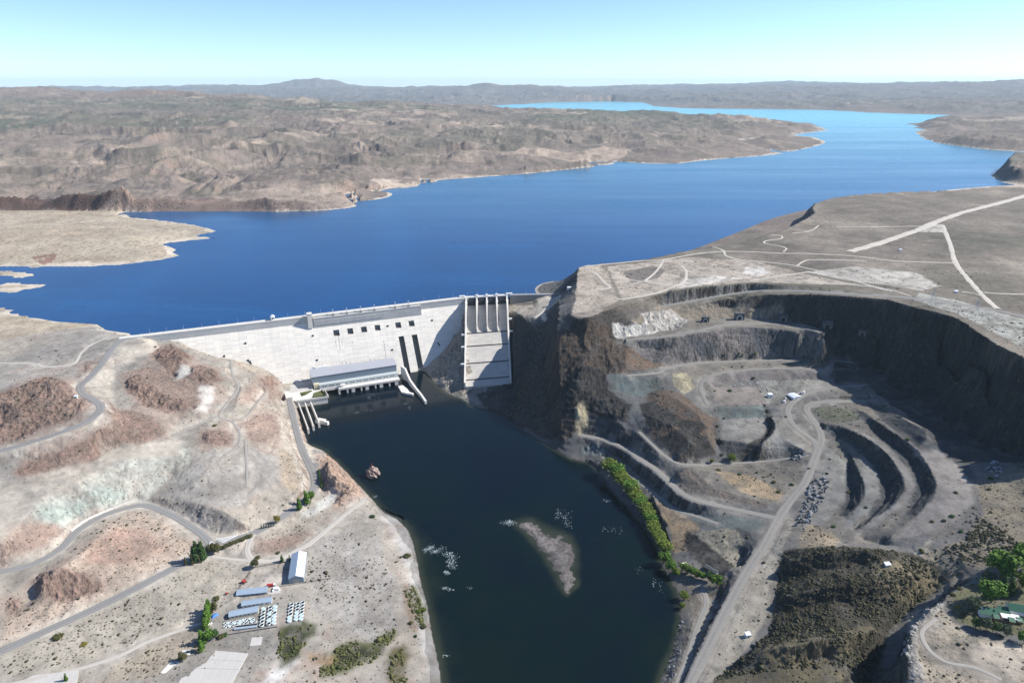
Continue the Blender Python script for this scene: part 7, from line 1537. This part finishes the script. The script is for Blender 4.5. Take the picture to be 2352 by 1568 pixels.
x, y, z = at(1924, 918); t = thing("light_mast", (x, y, z), 0, "slim white light mast beside the hairpin of the quarry road", "light mast"); MB().tube((0, 0, -.3), (0, 0, 13), .22, .12, 8).build("post", M['white'], t); MB().box(-1.4, 1.4, -.2, .2, 12.2, 12.6).build("crossarm", M['white'], t); MB().box(-1.5, -.8, -.4, .3, 12.6, 13.2).build("lamp_head", M['white'], t); MB().box(.8, 1.5, -.4, .3, 12.6, 13.2).build("lamp_head", M['white'], t)
for k, (u, v, lab) in enumerate(((1620,739,"small tunnel portal with white frame at the left end of the bench"), (1698,734,"lit tunnel portal with pale arch second from the left on the bench"), (1798,738,"pale arched tunnel portal at the edge of the quarry shadow"), (1900,753,"tunnel portal inside the shadowed quarry wall"), (1980,770,"farthest right tunnel portal deep in the quarry shadow"))):
    x, y, z = at(u, v); s_ = .75 if k in (0, 4) else 1.0; t = thing("tunnel_portal", (x, y, z), (.0, .0, -.1, -.25, -.4)[k], lab, "tunnel portal", "tunnel portals on the quarry bench")
    fm = MB(); n_ = 10; ro, ri, hh = 5.6 * s_, 4.2 * s_, 4.0 * s_
    def arc(r): return [(-r, -1)] + [(-r, hh)] + [(-r * math.cos(math.pi * i / n_), hh + r * math.sin(math.pi * i / n_)) for i in range(1, n_)] + [(r, hh), (r, -1)]
    A_, B_ = arc(ro), arc(ri)
    for i in range(len(A_) - 1):
        for y0, y1 in ((-2.0, 6.0),):
            fm.hexa([(A_[i][0], y0, A_[i][1]), (A_[i + 1][0], y0, A_[i + 1][1]), (A_[i + 1][0], y1, A_[i + 1][1]), (A_[i][0], y1, A_[i][1])], [(B_[i][0], y0, B_[i][1]), (B_[i + 1][0], y0, B_[i + 1][1]), (B_[i + 1][0], y1, B_[i + 1][1]), (B_[i][0], y1, B_[i][1])])
    fm.build("arch_frame", M['deck'] if k < 2 else M['dark_conc'], t)  # right-hand portals: quarry shadow put into the darker frame colour
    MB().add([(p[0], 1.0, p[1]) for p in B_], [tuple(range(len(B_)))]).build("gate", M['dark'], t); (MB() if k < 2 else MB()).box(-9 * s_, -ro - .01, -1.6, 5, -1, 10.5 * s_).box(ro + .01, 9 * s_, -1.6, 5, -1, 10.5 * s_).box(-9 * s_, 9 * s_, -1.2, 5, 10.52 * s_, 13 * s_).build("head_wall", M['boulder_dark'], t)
# pylons and their wires
PY = []
for k, (u, v, h_, lab) in enumerate(((2138,703,34,"lattice power pylon at the rim nearest the small pit"), (2238,729,36,"lattice power pylon on the rim right of the first one"))):
    x, y, z = at(u, v); t = thing("power_pylon", (x, y, z), .35, lab, "pylon", "pylons on the quarry rim"); m = MB(); bw_, tw_ = 3.6, .6
    cs = lambda f: bw_ + (tw_ - bw_) * min(1, f * 1.25)
    for sx_ in (-1, 1):
        for sy_ in (-1, 1): m.tube((sx_ * bw_, sy_ * bw_, -.5), (sx_ * tw_, sy_ * tw_, h_ * .8), .20, .14, 4); m.tube((sx_ * tw_, sy_ * tw_, h_ * .8), (0, 0, h_), .12, .08, 4)
    for i in range(7):
        f0, f1 = i / 8.75, (i + 1) / 8.75; a, b = cs(f0), cs(f1)
        for p, q in (((-1, -1), (1, -1)), ((1, -1), (1, 1)), ((1, 1), (-1, 1)), ((-1, 1), (-1, -1))): m.tube((p[0] * a, p[1] * a, h_ * f0), (q[0] * b, q[1] * b, h_ * f1), .09, .09, 4); m.tube((q[0] * a, q[1] * a, h_ * f0), (p[0] * b, p[1] * b, h_ * f1), .09, .09, 4)
    m.build("lattice_tower", M['steel'], t); ca_ = MB()
    for zz, w_ in ((.62, 8.5), (.76, 7), (.9, 5)): ca_.tube((-w_, 0, h_ * zz), (w_, 0, h_ * zz), .16, .16, 4); ca_.tube((-w_, 0, h_ * zz), (0, 0, h_ * (zz + .06)), .1, .1, 4); ca_.tube((w_, 0, h_ * zz), (0, 0, h_ * (zz + .06)), .1, .1, 4)
    ca_.build("crossarm", M['steel'], t); PY.append((x, y, z, h_))
# riverside hut
lo_ = at(1616, 1306); b_ = P(1644, 1323, lo_[2]); rz_ = math.atan2(b_[1] - lo_[1], b_[0] - lo_[0]); L_ = math.hypot(b_[0] - lo_[0], b_[1] - lo_[1])
t = gable("riverside_hut", (lo_[0], lo_[1], lo_[2]), rz_, L_, 6.5, 3.0, 4.0, M['timber'], M['darkroof'], "old dark roofed hut among trees on the right river bank", "hut", None, 'x', .5, wins=((3, 5, 1, 2), (9, 11, 1, 2)))
MB().box(L_ + .06, L_ + .4, -.4, 6.9, -1, 3.6).build("end_wall", M['white'], t); rf = MB()
for k in range(5): rf.hexa([(0, .3 + k * 1.4, 3.36 + (.9 - abs(k - 2) * .31)), (L_, .3 + k * 1.4, 3.36 + (.9 - abs(k - 2) * .31)), (L_, .5 + k * 1.4, 3.36 + (.9 - abs(k - 2) * .31)), (0, .5 + k * 1.4, 3.36 + (.9 - abs(k - 2) * .31))], [(0, .3 + k * 1.4, 3.6 + (.9 - abs(k - 2) * .31)), (L_, .3 + k * 1.4, 3.6 + (.9 - abs(k - 2) * .31)), (L_, .5 + k * 1.4, 3.6 + (.9 - abs(k - 2) * .31)), (0, .5 + k * 1.4, 3.6 + (.9 - abs(k - 2) * .31))])
rf.build("roof_batten", M['steel'], t)
lo_ = at(1564, 1297); b_ = P(1596, 1290, lo_[2]); t = thing("plank_pier", lo_, math.atan2(b_[1] - lo_[1], b_[0] - lo_[0]), "pale wooden plank walkway behind the riverside willows", "walkway"); L_ = math.hypot(b_[0] - lo_[0], b_[1] - lo_[1])
MB().box(0, L_, -.9, .9, 1.8, 2.1).build("deck", M['cream'], t)
for k in range(4): MB().box(1 + k * L_ / 4, 1.3 + k * L_ / 4, -.7, .7, -2, 1.79).build("leg", M['timber'], t)
# villa with green roofs
x, y, z = at(2300, 1412); VB = (x, y, z)
vl = thing("villa", (x, y, z), -.28, "low white villa with rows of green metal roofs among trees", "house")
def vl_pt(u, v, zz): q = P(u, v, z + zz); c, s = math.cos(.28), math.sin(.28); dx, dy = q[0] - x, q[1] - y; return (dx * c - dy * s, dx * s + dy * c)
def bay(u, v, L_, W_, e, r_, nm="wing_wall", wall='white'):
    a = vl_pt(u, v, 0); MB().extr([(a[1], -1), (a[1], e), (a[1] + W_ / 2, r_), (a[1] + W_, e), (a[1] + W_, -1)], a[0], a[0] + L_).build(nm, M[wall], vl)
    m = MB()
    k = (r_ - e) / (W_ / 2)
    m.hexa([(a[0] - .4, a[1] - .5, e - k * .5 + .05), (a[0] + L_ + .4, a[1] - .5, e - k * .5 + .05), (a[0] + L_ + .4, a[1] + W_ / 2, r_ + .05), (a[0] - .4, a[1] + W_ / 2, r_ + .05)], [(a[0] - .4, a[1] - .5, e - k * .5 + .3), (a[0] + L_ + .4, a[1] - .5, e - k * .5 + .3), (a[0] + L_ + .4, a[1] + W_ / 2, r_ + .3), (a[0] - .4, a[1] + W_ / 2, r_ + .3)])
    m.hexa([(a[0] - .4, a[1] + W_ / 2, r_ + .05), (a[0] + L_ + .4, a[1] + W_ / 2, r_ + .05), (a[0] + L_ + .4, a[1] + W_ + .5, e - k * .5 + .05), (a[0] - .4, a[1] + W_ + .5, e - k * .5 + .05)], [(a[0] - .4, a[1] + W_ / 2, r_ + .3), (a[0] + L_ + .4, a[1] + W_ / 2, r_ + .3), (a[0] + L_ + .4, a[1] + W_ + .5, e - k * .5 + .3), (a[0] - .4, a[1] + W_ + .5, e - k * .5 + .3)])
    m.build("roof", M['green_roof'], vl)
bay(2316, 1410, 18, 11, 5.2, 9.5, "hall_wall"); bay(2284, 1412, 13, 5, 3.4, 5.0); bay(2292, 1404, 12, 5, 3.4, 5.2); bay(2250, 1414, 15, 5.5, 3.2, 4.8); bay(2258, 1406, 15, 5.5, 3.2, 4.8)
a = vl_pt(2300, 1424, 0); MB().box(a[0], a[0] + 16, a[1], a[1] + 7.5, -1, 3.9).build("flat_roof_block", M['white'], vl); MB().box(a[0] + .5, a[0] + 15, a[1] - .08, a[1] + .02, .3, 2.8).build("brick_panel", M['brickred'], vl)
for u, v in ((2282,1424),(2318,1432),(2336,1432)): bay(u, v, 4.5, 7, 3.0, 4.4, "porch_wall", 'brickred')
for k in range(4): MB().box(a[0] + 2 + k * 3.4, a[0] + 4 + k * 3.4, a[1] - .16, a[1] - .085, .8, 2.4).build("window", M['glass'], vl)
# ---------------------------------------------------------------- air
def haze_box():
    import bmesh
    me = bpy.data.meshes.new("haze"); bm = bmesh.new()
    bmesh.ops.create_cube(bm, size=1.0); bm.to_mesh(me); bm.free()
    m = bpy.data.materials.new("haze"); m.use_nodes = True; t = m.node_tree
    for n_ in list(t.nodes):
        if n_.type != 'OUTPUT_MATERIAL': t.nodes.remove(n_)
    out = [n_ for n_ in t.nodes if n_.type == 'OUTPUT_MATERIAL'][0]
    v = t.nodes.new("ShaderNodeVolumePrincipled")
    v.inputs["Color"].default_value = (.68, .89, 1.0, 1); v.inputs["Density"].default_value = HAZE; v.inputs["Anisotropy"].default_value = .0
    t.links.new(v.outputs[0], out.inputs["Volume"])
    me.materials.append(m)
    o = bpy.data.objects.new("haze", me); col.objects.link(o)
    o.scale = (120000, 60000, 1120); o.location = (0, 60000 / 2 - 1500, 1120 / 2 - 100)
    o["kind"] = "stuff"
    return o
HAZE = 1.6e-5
haze_box()
